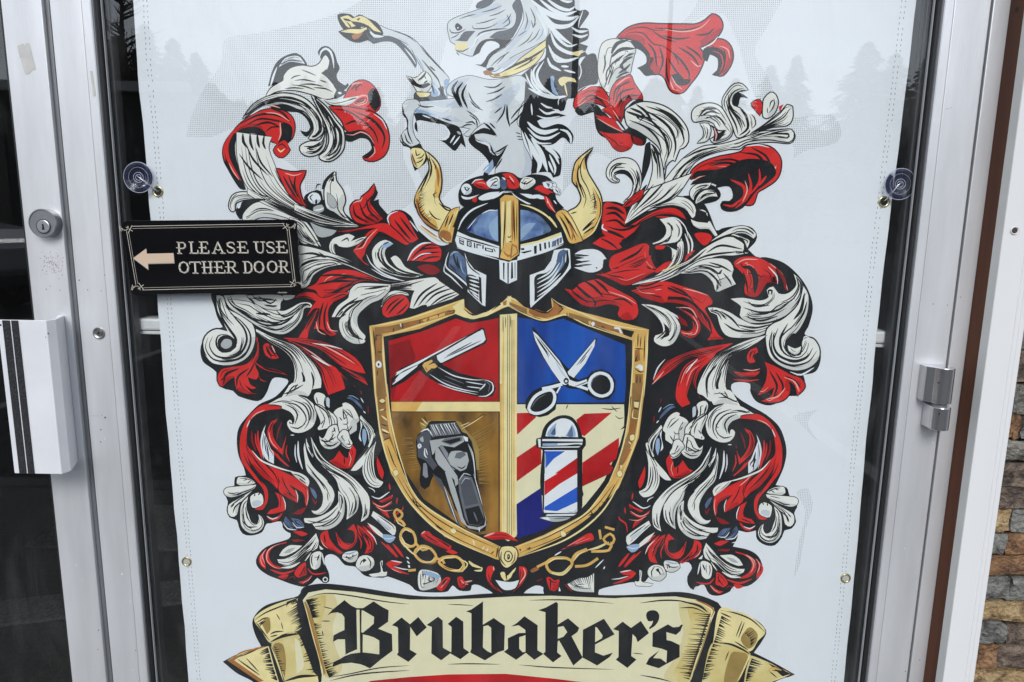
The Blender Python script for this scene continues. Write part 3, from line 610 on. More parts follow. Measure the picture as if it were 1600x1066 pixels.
for yy in (vy0 + .893, vy0 - .907):
    side([(.95, 1.25), (.62, 1.78), (.05, 1.82), (.05, 1.25)], yy, yy + .014).build('window', VG, van)
    side([(-.05, 1.25), (-.05, 1.82), (-1.0, 1.82), (-1.0, 1.25)], yy, yy + .014).build('window', VG, van)
    side([(-1.1, 1.25), (-1.1, 1.82), (-1.95, 1.80), (-2.1, 1.3)], yy, yy + .014).build('window', VG, van)
for wx in (-1.5, 1.5):
    for wy, sgn in ((vy0 + .72, 1), (vy0 - .72, -1)):
        w_ = MB().lathe((vx0 + wx, wy, vz0 + .33), (0, sgn, 0), [(.2, 0), (.31, .0), (.335, .03), (.335, .19), (.31, .21), (.21, .2)], 28).build('wheel', TY, van, smooth=True)
        MB().lathe((vx0 + wx, wy, vz0 + .33), (0, sgn, 0), [(0, .17), (.06, .19), (.16, .18), (.205, .2)], 28).build('rim', RM, w_, smooth=True)
for yy in (vy0 + .6, vy0 - .6):
    MB().box(vx0 + 2.27, vx0 + 2.37, yy - .16, yy + .16, vz0 + .72, vz0 + .88).build('headlight', mat('lamp_lens', (.7, .7, .7), rough=.1), van, bevel=.02)
MB().box(vx0 + 2.28, vx0 + 2.4, vy0 - .8, vy0 + .8, vz0 + .38, vz0 + .55).build('bumper', TY, van, bevel=.03)
STRIPE = mat('faded_line_paint', (.30, .30, .28), rough=.8, noise=.4, nscale=20)
for k in range(7):
    tag(MB().box(-9 + k * 2.7, -8.9 + k * 2.7, -7.5, -2.4, -.125, -.1165).build('parking_line', STRIPE), kind='structure')
tag(MB().box(-30, 30, -2.02, -1.898, -.3, -.012).build('kerb', PAVE, bevel=.015), kind='structure')

# ------------------------------------------------------------------ banner cloth
VINYL = mat('banner_vinyl', (.775, .80, .835), rough=.42, spec=.3, noise=.035, nscale=3, bump=.32, bscale=6)
bTL, bBL = [(208, 0), (214, 100), (224, 200), (232, 300), (246, 460), (256, 600), (264, 700), (273, 800), (284, 930), (295, 1066)], None
bR = [(1432, 0), (1420, 100), (1408, 200), (1394, 310), (1383, 400), (1370, 517), (1363, 600), (1352, 700), (1344, 800), (1335, 900), (1327, 980), (1318, 1066)]
Lp = [at(x, y, YB) for x, y in bTL]; Rp = [at(x, y, YB) for x, y in bR]
zTop, zBot = 1.62, .44
def ext(ps, z):  # linear continuation of an edge beyond the frame
    a, b = (ps[0], ps[1]) if z > ps[0].z else (ps[-1], ps[-2])
    a2 = ps[0] if z > ps[0].z else ps[-1]; b2 = ps[3] if z > ps[0].z else ps[-4]
    t = (z - a2.z) / (b2.z - a2.z); return Vector((a2.x + (b2.x - a2.x) * t, YB, z))
Lp = [ext(Lp, zTop)] + Lp + [ext(Lp, zBot)]; Rp = [ext(Rp, zTop)] + Rp + [ext(Rp, zBot)]
def edge_x(ps, z):
    for a, b in zip(ps[:-1], ps[1:]):
        if b.z <= z <= a.z: t = (z - b.z) / (a.z - b.z); return b.x + (a.x - b.x) * t
    return ps[0].x if z > ps[0].z else ps[-1].x
banner = tag(empty('banner', (0, YB, zBot)), 'white vinyl banner printed with a barber crest, hung behind the door glass', 'banner')
vs, fs = [], []; nr = 60
for i in range(nr + 1):
    z = zTop + (zBot - zTop) * i / nr
    w = .0004 * math.sin(z * 47) + .0003 * math.sin(z * 90)
    a, b = edge_x(Lp, z) + w, edge_x(Rp, z) + .0003 * math.sin(z * 61 + 1)
    vs += [(a, YB, z), (b, YB, z), (a, YB + .0006, z), (b, YB + .0006, z)]
for i in range(nr):
    k = i * 4; fs += [(k, k + 1, k + 5, k + 4), (k + 2, k + 6, k + 7, k + 3), (k, k + 4, k + 6, k + 2), (k + 1, k + 3, k + 7, k + 5)]
fs += [(0, 2, 3, 1), (nr * 4, nr * 4 + 1, nr * 4 + 3, nr * 4 + 2)]
MB().add(vs, fs).build('cloth', VINYL, banner)
# stitched hems: two rows of needle marks on each side
st = MB(); rr = random.Random(6)
for ps, sgn in ((Lp, 1), (Rp, -1)):
    z = zTop - .01
    while z > zBot + .01:
        for off in (.0125, .0172):
            x = edge_x(ps, z) + sgn * (off + rr.uniform(-.0004, .0004)); h = rr.uniform(.0008, .0014); w = .00045
            if rr.random() < .92: st.add([(x - w, YB - .00003, z - h), (x + w, YB - .00003, z - h), (x + w, YB - .00003, z + h), (x - w, YB - .00003, z + h)], [(0, 1, 2, 3)])
        z -= .0062
tag(st.build('hem_stitching', mat('stitch', (.22, .24, .28), rough=.8), banner, fix=False), kind='stuff')
# welded hem edge: thin raised double layer
for ps, sgn in ((Lp, 1), (Rp, -1)):
    hv, hf = [], []
    for i in range(nr + 1):
        z = zTop + (zBot - zTop) * i / nr; x = edge_x(ps, z) + (.0004 * math.sin(z * 47) + .0003 * math.sin(z * 90) if sgn > 0 else .0003 * math.sin(z * 61 + 1))
        hv += [(x + sgn * .0001, YB + .0007, z), (x + sgn * .024, YB + .0007, z), (x + sgn * .024, YB + .0012, z), (x + sgn * .0001, YB + .0012, z)]
    for i in range(nr):
        for q in range(4): hf.append((i * 4 + q, i * 4 + (q + 1) % 4, i * 4 + 4 + (q + 1) % 4, i * 4 + 4 + q))
    MB().add(hv, hf).build('hem', VINYL, banner)
for (px, py, open_) in ((247, 299.5, 1), (1381, 315.5, 1), (292, 877.5, 0), (1321, 903.5, 0)):
    p = at(px, py, YB)
    g = MB().lathe((p.x, YB, p.z), (0, -1, 0), [(.0073, -.0002), (.0070, .0009), (.0062, .0015), (.0050, .0013), (.0042, .0002), (.0041, -.0015)], 40).build('grommet', BRASS, banner, smooth=True)
    MB().cyl((p.x, YB - .00035, p.z), (0, -1, 0), .0043, .0043, .0001, 24).build('hole', mat('grommet_hole', (.02, .02, .018), rough=.9) if open_ else mat('grommet_back', (.50, .49, .44), rough=.5), g)
# suction cups with hooks
for (px, py, gx, gy, lab) in ((217, 277.5, 244, 296, 'clear suction cup hooked to the upper left brass grommet of the banner'), (1406, 288, 1384, 311, 'clear suction cup hooked to the upper right brass grommet of the banner')):
    p = at(px, py, YG + .008); g = at(gx, gy, YG + .012); sx = 1 if gx > px else -1
    sc_ = tag(empty('suction_cup', (p.x, YG + .0065, p.z)), lab, 'suction cup')
    MB().lathe((p.x, YG + .0064, p.z), (0, 1, 0), [(.0, .0012), (.012, .0010), (.0183, .0001), (.0190, .0004), (.0192, .0012), (.0183, .0016), (.012, .0028), (.0075, .0050), (.0, .0052)], 48).build('cup', CLEAR, sc_, smooth=True)
    RIM = mat('vinyl_rim', (.58, .61, .78), rough=.25, spec=.6)
    def ring(r, tr, y): 
        return MB().tube([(p.x + r * math.cos(6.28318 * k / 56), y, p.z + r * math.sin(6.28318 * k / 56)) for k in range(57)], tr, 6)
    ring(.0188, .00042, YG + .0068).build('rim', RIM, sc_, smooth=True)
    ring(.0125, .00016, YG + .0069).build('moulded_ring', RIM, sc_, smooth=True)
    ring(.0062, .00030, YG + .0069).build('knob_ring', RIM, sc_, smooth=True)
    ring(.0036, .00030, YG + .0069).build('knob_ring', RIM, sc_, smooth=True)
    MB().tube([(p.x - sx * .002, YG + .0071, p.z + .002), (p.x + sx * .002, YG + .0071, p.z - .001), (g.x, YG + .0085, g.z), (g.x + sx * .002, YG + .0125, g.z - .003)], [.0007, .0008, .0009, .0008], 8).build('hook', mat('hook_steel', (.55, .56, .62), rough=.25, metal=.6), sc_, smooth=True)
# ------------------------------------------------------------------ printed artwork: flat ink shapes lying on the vinyl
def ink(name, rgb, noise=.06, nscale=45, rough=.5, col2=None, lo=.35, hi=.65, stretch=None):
    return mat('ink_' + name, lin(*rgb), rough=rough, spec=.10, noise=noise, nscale=nscale, bump=.2, bscale=6, col2=lin(*col2) if col2 else None, lo=lo, hi=hi, stretch=stretch)
INK = {'K': ink('black', (31, 33, 36), .15), 'W': ink('cream_white', (231, 231, 224), .03), 'x': ink('silver', (212, 217, 219), .04), 'i': ink('cream_shade', (206, 208, 203), .04), 'j': ink('red_shade', (176, 34, 36), .12), 'k': ink('mid_steel', (138, 142, 150), .08), 'f': ink('parchment_mid', (219, 205, 154), .05), 'w': ink('cool_white', (228, 233, 236), .03),
       'G': ink('grey', (176, 180, 180)), 'D': ink('dark_grey', (82, 86, 94)), 'R': ink('red', (213, 46, 44), .10), 'r': ink('deep_red', (140, 26, 30), .15),
       'q': ink('pink_highlight', (240, 170, 160)), 'Y': ink('pale_gold', (236, 220, 160), .08), 'y': ink('gold', (222, 178, 98), .15), 'O': ink('bronze', (170, 112, 62), .25),
       'n': ink('brown_field', (165, 120, 52), col2=(70, 52, 32), nscale=22, stretch=(1, 1, .5)), 'm': ink('rim_brown', (150, 112, 66), .2),
       'E': ink('red_field', (186, 28, 32), .30, 12), 'B': ink('blue_field', (28, 86, 178), col2=(24, 52, 128), nscale=11, stretch=(2, 1, .3)), 'N': ink('navy_field', (24, 30, 118), .12, 10),
       'V': ink('bright_blue', (40, 92, 196), .06), 'U': ink('steel_blue', (100, 122, 156), col2=(66, 82, 114), nscale=60), 'b': ink('light_steel', (150, 176, 206), .10, 60),
       'h': ink('helmet_blue', (138, 166, 202), col2=(72, 98, 150), nscale=38), 'c': ink('parchment', (228, 222, 186), .03), 'g': ink('parchment_shade', (206, 184, 112), col2=(222, 208, 150), nscale=24), 't': ink('parchment_dark', (160, 134, 76), .15),
       's': ink('steel_grey', (108, 110, 118), .12), 'a': ink('flank_grey', (196, 204, 214), .04)}
IKEYS = list(INK)
class Art:
    depth = 0; top = 0; boxes = np.zeros((20000, 5))
    def __init__(s, seed): s.mb = MB(); s.rnd = random.Random(seed); s.used = []; s.t = (0, 0, 1, False)
    def tile(s, x0, y0, sc, mirror=False): s.t = (x0, y0, sc, mirror); return s
    def px(s, x, y):
        x0, y0, sc, mi = s.t; X, Y = x0 + x / sc, y0 + y / sc
        return (1597 - X, Y + 15.0 * min(1.0, max(0.0, (Y - 500) / 130))) if mi else (X, Y)
    def pts(s, txt): return [s.px(*map(float, p.split(','))) for p in txt.split()]
    def mi(s, c):
        if c not in s.used: s.used.append(c)
        return s.used.index(c)
    @staticmethod
    def crn(a, b, c, lim=68):
        v1 = (b[0] - a[0], b[1] - a[1]); v2 = (c[0] - b[0], c[1] - b[1])
        d = abs(math.degrees(math.atan2(v1[0] * v2[1] - v1[1] * v2[0], v1[0] * v2[0] + v1[1] * v2[1])))
        return d > lim
    def curve(s, P, closed):
        n = len(P); out = []; flag = []
        if n < 3: return list(P), [True] * n
        cor = [s.crn(P[i - 1], P[i], P[(i + 1) % n], 118 if n <= 6 else 92) for i in range(n)]
        if not closed: cor[0] = cor[-1] = True
        for i in range(n if closed else n - 1):
            p1, p2 = P[i], P[(i + 1) % n]; p0, p3 = P[i - 1], P[(i + 2) % n]
            L = math.hypot(p2[0] - p1[0], p2[1] - p1[1]); k = max(2, min(9, int(L / 4.5)))
            m1 = ((p2[0] - p0[0]) * .5, (p2[1] - p0[1]) * .5); m2 = ((p3[0] - p1[0]) * .5, (p3[1] - p1[1]) * .5)
            if cor[i]: m1 = ((p2[0] - p1[0]) * .9, (p2[1] - p1[1]) * .9)
            if cor[(i + 1) % n]: m2 = ((p2[0] - p1[0]) * .9, (p2[1] - p1[1]) * .9)
            for mm in (0, 1):   # tangents no longer than the shorter neighbouring span
                q = (m1, m2)[mm]; l = math.hypot(*q); oth = math.hypot(p1[0] - p0[0], p1[1] - p0[1]) if mm == 0 else math.hypot(p3[0] - p2[0], p3[1] - p2[1])
                cap = min(1.25 * L, 1.9 * max(oth, .5))
                if l > cap and l > 0:
                    q = (q[0] * cap / l, q[1] * cap / l)
                    if mm == 0: m1 = q
                    else: m2 = q
            for j in range(k):
                t = j / k; h = (2 * t ** 3 - 3 * t * t + 1, t ** 3 - 2 * t * t + t, -2 * t ** 3 + 3 * t * t, t ** 3 - t * t)
                out.append((h[0] * p1[0] + h[1] * m1[0] + h[2] * p2[0] + h[3] * m2[0], h[0] * p1[1] + h[1] * m1[1] + h[2] * p2[1] + h[3] * m2[1]))
                flag.append(j == 0 and cor[i])
        if not closed: out.append(P[-1]); flag.append(True)
        return out, flag
    def emit(s, P, tris, c, dirn=0):
        xs = [q[0] for q in P]; ys = [q[1] for q in P]; bb = (min(xs), max(xs), min(ys), max(ys)); n = Art.depth
        if n: # the lowest layer above everything printed earlier here
            B = Art.boxes[:n]; hit = (B[:, 0] < bb[1]) & (B[:, 1] > bb[0]) & (B[:, 2] < bb[3]) & (B[:, 3] > bb[2]); lay = int(B[hit, 4].max()) + 1 if hit.any() else 1
        else: lay = 1
        Art.boxes[n] = (*bb, lay); Art.depth += 1; Art.top = max(Art.top, lay)
        Y = YB - .00006 - lay * 3.2e-6
        vs = [at(x, y, Y) for x, y in P]
        s.mb.add([(v.x, Y, v.z) for v in vs], tris, s.mi(c))
    def fill(s, P, c):
        try: tr = tessellate_polygon([[Vector((x, y, 0)) for x, y in P]])
        except Exception: return
        fs = []
        for a, b, d in tr:
            ar = (P[b][0] - P[a][0]) * (P[d][1] - P[a][1]) - (P[b][1] - P[a][1]) * (P[d][0] - P[a][0])
            if abs(ar) < 1e-9: continue
            fs.append((a, b, d) if ar < 0 else (a, d, b))
        if fs: s.emit(P, fs, c)
    def ribbon(s, P, W, c, closed=False):
        n = len(P); L, R = [], []
        for i in range(n):
            a = P[i - 1] if (i > 0 or closed) else P[i]; b = P[(i + 1) % n] if (i < n - 1 or closed) else P[i]
            dx, dy = b[0] - a[0], b[1] - a[1]; l = math.hypot(dx, dy) or 1; w = W[i] / 2
            L.append((P[i][0] - dy / l * w, P[i][1] + dx / l * w)); R.append((P[i][0] + dy / l * w, P[i][1] - dx / l * w))
        m = n if closed else n - 1
        s.emit(L + R, [(i, (i + 1) % n, n + (i + 1) % n, n + i) for i in range(m)], c)
    def stroke(s, P, w, c, taper=True):
        if len(P) > 2: P = s.curve(P, False)[0]
        elif len(P) == 2: P = [(P[0][0] + (P[1][0] - P[0][0]) * i / 4, P[0][1] + (P[1][1] - P[0][1]) * i / 4) for i in range(5)]
        n = len(P)
        W = [w * (max(.12, math.sin(math.pi * (i + .3) / (n - .4)) ** .7) if taper else 1) for i in range(n)]
        s.ribbon(P, W, c)
    def strands(s, Q, flag, n, c):
        N = len(Q)
        A = np.array(Q); area = .5 * np.sum(A[:, 0] * np.roll(A[:, 1], -1) - np.roll(A[:, 0], -1) * A[:, 1]); sg_ = 1 if area > 0 else -1
        T = np.roll(A, -1, 0) - np.roll(A, 1, 0); T /= (np.linalg.norm(T, axis=1, keepdims=True) + 1e-9); Nn = np.stack([-T[:, 1], T[:, 0]], 1) * sg_
        S0 = A; S1 = np.roll(A, -1, 0); D = np.full(N, 1e9)
        for i in range(N):
            p = A[i] + Nn[i] * .05; d = Nn[i]; e = S1 - S0; den = d[0] * e[:, 1] - d[1] * e[:, 0]
            den = np.where(abs(den) < 1e-9, 1e-9, den); q = S0 - p
            t = (q[:, 0] * e[:, 1] - q[:, 1] * e[:, 0]) / den; u = (q[:, 0] * d[1] - q[:, 1] * d[0]) / den
            ok = (t > .1) & (u >= 0) & (u <= 1)
            if ok.any(): D[i] = t[ok].min()
        med = np.median(D); wall = D < med * 1.45 + .3
        D = np.minimum(D, med * 1.5 + .5)
        D = (np.roll(D, 1) + D + np.roll(D, -1)) / 3
        dk = {'K': 'D', 'W': 'K', 'w': 'K', 'G': 'K', 'a': 'D', 'x': 'K'}.get(c, 'K')
        shade = {'W': 'i', 'R': 'j', 'Y': 'y', 'x': 'a', 'w': 'a'}.get(c)
        if shade:
            out = -(Nn[:, 0] * .45 + Nn[:, 1] * .9); on = (out > .12) & wall & (D > 1.2)
            i = 0
            while i < N:
                if on[i] and not on[i - 1]:
                    j = i
                    while on[j % N] and j - i < N: j += 1
                    ln = j - i
                    if ln >= 5:
                        A_ = [tuple(A[(i + k) % N]) for k in range(ln)]
                        B_ = [tuple(A[(i + k) % N] + Nn[(i + k) % N] * D[(i + k) % N] * .34 * math.sin(math.pi * (k + .2) / ln) ** .6) for k in range(ln)]
                        s.emit(A_ + B_, [(k, k + 1, ln + k + 1, ln + k) for k in range(ln - 1)], shade)
                    i = j
                i += 1
        m = max(1, min(int(n * 1.5 + .5), int(abs(area) / 42) + 1)); order = list(range(m)); s.rnd.shuffle(order)
        for k in range(m):
            i0 = int(N * (k + s.rnd.random()) / m) % N; ln = int(N * s.rnd.uniform(.13, .32)) + 3; f = .13 + .36 * (order[k] + s.rnd.random()) / m; f1 = f + s.rnd.uniform(-.09, .09)
            P = []
            for j in range(ln):
                i = (i0 + j) % N
                if (flag[i] or not wall[i]) and len(P) > 2: break
                if flag[i] or not wall[i]: P = []; continue
                ff = f + (f1 - f) * j / ln
                P.append(tuple(A[i] + Nn[i] * D[i] * ff))
            if len(P) < 4: continue
            P = P[::2] + ([P[-1]] if len(P) % 2 == 0 else [])
            if len(P) < 3: continue
            cc = dk; w = s.rnd.uniform(.9, 2.3)
            if c == 'R':
                z = s.rnd.random(); cc = 'K' if z < .72 else ('q' if z < .86 else 'r')
                if cc == 'q': w *= .7
            if max(abs(P[0][0] - P[-1][0]), abs(P[0][1] - P[-1][1])) < 3: continue
            s.stroke(P, w, cc)
    def draw(s, text):
        for line in text.strip().splitlines():
            line = line.strip()
            if not line or line[0] == '#': continue
            if line[0] == '@':
                q = line[1:].split(); s.tile(float(q[0]), float(q[1]), float(q[2]), len(q) > 3 or s.force_mirror); continue
            head, body = line.split(':'); h = head.split(); op = h[0]; c = h[1]; sc = s.t[2]
            if op in 'FP':
                n = int(h[2]) if len(h) > 2 else 0; o = float(h[3]) / sc if len(h) > 3 else 0
                P = s.pts(body)
                Q, fl = s.curve(P, True) if op == 'F' else (P, [True] * len(P))
                if o: s.ribbon(Q, [2 * o] * len(Q), 'K', True)
                s.fill(Q, c)
                if n and op == 'F': s.strands(Q, fl, n, c)
            elif op in 'SC': s.stroke(s.pts(body), float(h[2]) / sc * (1.25 if op == 'S' and sc > 2 else 1), c, op == 'S')
            elif op == 'O':
                Q, _ = s.curve(s.pts(body), True); s.ribbon(Q, [float(h[2]) / sc] * len(Q), c, True)
            elif op == 'L':
                n = int(h[2]); o = float(h[3]) / sc if len(h) > 3 else 0
                a, b = body.split('/'); A, _ = s.curve(s.pts(a), False); Bq, _ = s.curve(s.pts(b), False)
                Q = A + Bq[::-1]
                if o: s.ribbon(Q, [2 * o] * len(Q), 'K', True)
                s.fill(Q, c)
                def smp(P, t): k = t * (len(P) - 1); i = min(int(k), len(P) - 2); f = k - i; return (P[i][0] + (P[i + 1][0] - P[i][0]) * f, P[i][1] + (P[i + 1][1] - P[i][1]) * f)
                for k in range(n):
                    v = (k + .5 + s.rnd.uniform(-.25, .25)) / n; t0 = s.rnd.uniform(0, .35); t1 = s.rnd.uniform(.6, .98)
                    P = []
                    for j in range(7):
                        t = t0 + (t1 - t0) * j / 6; p, q = smp(A, t), smp(Bq, t); P.append((p[0] + (q[0] - p[0]) * v, p[1] + (q[1] - p[1]) * v))
                    cc = 'K'
                    if c == 'R' and s.rnd.random() < .2: cc = 'q'
                    s.stroke(P, s.rnd.uniform(1.0, 2.4), cc)
            elif op == 'H':
                w = float(h[2]) / sc; n = int(h[3]); l0, l1 = float(h[4]), float(h[5])
                a, b = body.split('/'); A, _ = s.curve(s.pts(a), False); Bq, _ = s.curve(s.pts(b), False)
                for k in range(n):
                    t = (k + s.rnd.uniform(.2, .8)) / n
                    def smp(P): q = t * (len(P) - 1); i = min(int(q), len(P) - 2); f = q - i; return (P[i][0] + (P[i + 1][0] - P[i][0]) * f, P[i][1] + (P[i + 1][1] - P[i][1]) * f)
                    p, q = smp(A), smp(Bq); e = s.rnd.uniform(l0, l1); r = (p[0] + (q[0] - p[0]) * e, p[1] + (q[1] - p[1]) * e)
                    m = ((p[0] + r[0]) / 2 + s.rnd.uniform(-.5, .5), (p[1] + r[1]) / 2 + s.rnd.uniform(-.5, .5))
                    P = s.curve([p, m, r], False)[0]; s.ribbon(P, [w * (1 - .85 * i / (len(P) - 1)) for i in range(len(P))], c)
    force_mirror = False
    def build(s, name, parent): return s.mb.build(name, [INK[c] for c in s.used], parent, fix=False)
def art(name, parent, seed, *texts):
    a = Art(seed)
    for t in texts:
        if t is MIRROR: a.force_mirror = True; continue
        a.draw(t)
    return a.build(name, parent)
MIRROR = object()
HALF_P = None
# dense black ink body of the mantling (photo pixels)
INKBODY = """
@0 0 1
F K: 440,345 468,322 496,306 520,330 546,346 570,334 606,338 624,328 642,338 658,364 700,382 800,300 900,382 930,340 936,318 960,315 976,320 1012,330 1070,306 1100,318 1119,360 1128,357 1145,354 1171,354 1182,365 1181,377 1169,390 1183,402 1197,402 1225,411 1249,432 1264,456 1270,482 1263,511 1257,522 1270,529 1281,546 1282,564 1274,581 1255,586 1257,592 1258,607 1247,618 1229,620 1210,632 1195,633 1180,626 1172,611 1172,600 1154,597 1143,601 1144,612 1156,624 1174,635 1197,648 1216,665 1225,684 1229,706 1225,729 1217,748 1212,758 1229,762 1234,775 1246,789 1241,802 1244,815 1237,826 1226,829 1222,839 1211,852 1196,852 1183,843 1181,829 1168,832 1154,829 1152,841 1145,854 1171,860 1186,871 1192,890 1184,905 1168,916 1145,917 1141,924 1123,931 1108,928 1100,914 1091,916 1083,922 1075,914 1074,901 1081,888 1076,879 1064,880 1055,888 1044,893 1031,898 1014,901 1008,909 986,910 976,912 960,915 936,922 936,932 850,928 849,918 837,915 822,923 812,932 772,932 769,926 747,914 737,915 735,923 718,923 707,915 700,924 684,926 652,924 640,914 606,901 599,903 574,901 565,896 556,886 539,883 528,871 518,866 509,869 507,879 514,896 514,909 505,911 496,903 488,911 475,917 456,913 437,906 419,899 404,888 400,875 409,860 424,851 451,842 454,834 443,828 439,815 422,818 416,819 409,832 392,837 379,834 373,823 370,813 359,809 354,798 356,784 352,774 354,763 366,759 367,746 384,743 381,731 373,713 370,690 373,669 386,651 405,632 430,620 449,600 449,593 430,590 423,597 416,615 403,627 372,619 364,611 347,606 338,590 338,582 330,575 317,565 313,547 318,530 330,518 348,511 340,497 335,480 331,455 380,380
"""
LEFT_TOP = """
@340 60 5.33
F K: 420,400 455,270 500,190 580,138 660,124 715,165 748,220 700,232 600,258 548,312 540,370
F w 3: 508,240 560,168 640,145 690,160 727,212 690,207 600,196
S w 14: 440,400 470,300 495,240
F W 0 9: 400,490 440,420 500,380 548,352 552,312 605,252 700,228 790,238 850,208 885,150 912,150 928,200 902,262 862,288 905,322 950,372 985,422 992,480 900,505 780,465 640,432 500,440
F K: 835,112 868,70 922,68 972,120 997,200 1018,250 992,300 1002,350 1062,392 1080,372 1092,392 1055,432 990,430 940,350 862,290 910,250 926,190 906,142 882,150 862,172 848,150
S w 16: 848,165 862,112 900,86 940,112 962,180 968,250
S w 13: 895,140 922,185 908,262
S K 9: 610,340 640,318 690,308
S K 9: 640,352 720,345 820,365
S K 9: 620,388 720,400 812,430
S K 8: 700,262 760,285 820,310
S K 8: 850,348 910,368
S K 10: 690,385 780,382 880,400
S K 9: 800,410 900,420 960,450
S K 9: 560,420 640,412 720,420
F K: 985,440 1030,425 1082,450 1020,490 970,502
F w: 1000,455 1015,445 1035,455 1020,468
F R 0 8: 940,570 1030,535 1062,480 1095,412 1150,362 1220,350 1290,390 1340,470 1352,560 1310,612 1180,592 1060,574
F K: 1250,470 1280,420 1310,420 1342,480 1350,560 1312,608 1270,560
F q: 1120,520 1200,470 1250,480 1240,540 1160,560
F R 3: 1120,530 1200,485 1246,490 1236,535 1160,552
F W 2: 860,500 960,520 1060,500 1180,480 1120,540 1020,570 930,560
S K 13: 1112,430 1150,388 1160,440
S K 12: 1140,440 1190,380 1200,400
S q 9: 1100,420 1130,380 1210,370
S K 9: 1060,470 1090,420 1120,390
F R 0 11: 930,570 1050,570 1180,590 1300,620 1382,690 1422,790 1422,900 1382,980 1300,1022 1230,1012 1212,990 1282,940 1302,880 1262,800 1180,770 1080,772 1030,680
F K: 1050,700 1060,780 1200,762 1280,815 1308,900 1296,962 1240,1002 1212,992 1282,932 1256,850 1185,832 1120,862 1060,848 1040,760
S q 8: 1070,800 1130,805 1190,780 1260,810 1305,880
S q 8: 1300,900 1310,950 1260,1000
S K 12: 960,592 1080,605 1200,682 1300,780
S K 13: 1120,605 1280,670 1380,780 1390,880
S K 16: 1220,640 1330,720 1390,820 1370,920
S K 14: 1060,720 1140,690 1200,720
S K 12: 1230,690 1310,790 1340,880
S w 8: 1300,630 1370,680 1410,760
F W 14 11: 210,670 300,552 430,482 560,460 700,490 800,570 872,690 872,790 800,842 760,832 800,770 790,692 730,612 640,580 520,552 400,560 290,612
S K 10: 420,520 600,490 740,560 830,680
S K 10: 350,570 520,520 680,555 780,650
S K 9: 470,500 640,500 780,590
F K: 430,572 540,545 650,580 740,640 792,720 782,780 742,822 702,792 688,765 740,780 770,742 740,672 680,622 600,612 500,602
F W 8 11: 690,900 760,862 850,852 890,780 880,690 902,800 892,900 842,960 760,982 700,952
S K 12: 720,900 800,900 860,860
S K 10: 740,940 820,940 880,880
F W 14 12: 780,470 900,570 980,680 1042,760 1056,850 1042,930 990,992 930,1022 870,1012 848,980 900,940 932,850 912,740 872,650
S K 13: 880,590 960,700 980,830 930,960
S K 12: 930,660 1010,770 1010,900 960,980
S K 12: 850,540 930,690 945,800
F K: 330,640 200,700 120,775 70,840 42,900 36,960 50,1030 82,1090 130,1175 188,1255 238,1262 205,1160 178,1080 156,1000 146,930 150,860 200,800 300,770 400,795 395,740 360,690
F R 2 9: 130,775 200,702 320,622 440,590 560,612 622,660 642,740 622,830 572,880 602,930 540,992 488,972 468,930 500,880 400,830 390,785 300,745 200,758 160,800
F K: 150,800 200,752 320,737 395,782 402,832 300,792 200,802 150,852 120,880
S R 24: 190,720 110,810 76,900 84,990 130,1085 195,1185
S R 13: 72,850 52,930 62,1020
S q 8: 95,1040 130,1110 180,1180
F K: 520,720 560,700 622,742 612,840 560,890 500,880 530,802
F R: 530,860 560,850 592,890 582,950 522,992 480,952 500,890
S Y 11: 500,918 525,945 560,918
S K 9: 500,900 540,880 580,920
S K 15: 190,712 330,642 450,632 570,672
S K 13: 240,722 350,672 480,682 560,700
S K 15: 300,730 420,700 520,740
S K 14: 450,590 540,620 610,700
S K 11: 400,780 450,740 520,740
S q 10: 520,700 525,800 505,850
S q 9: 400,620 500,630 600,690
S q 10: 420,580 450,560 520,580
S w 10: 270,640 380,575 440,560
"""
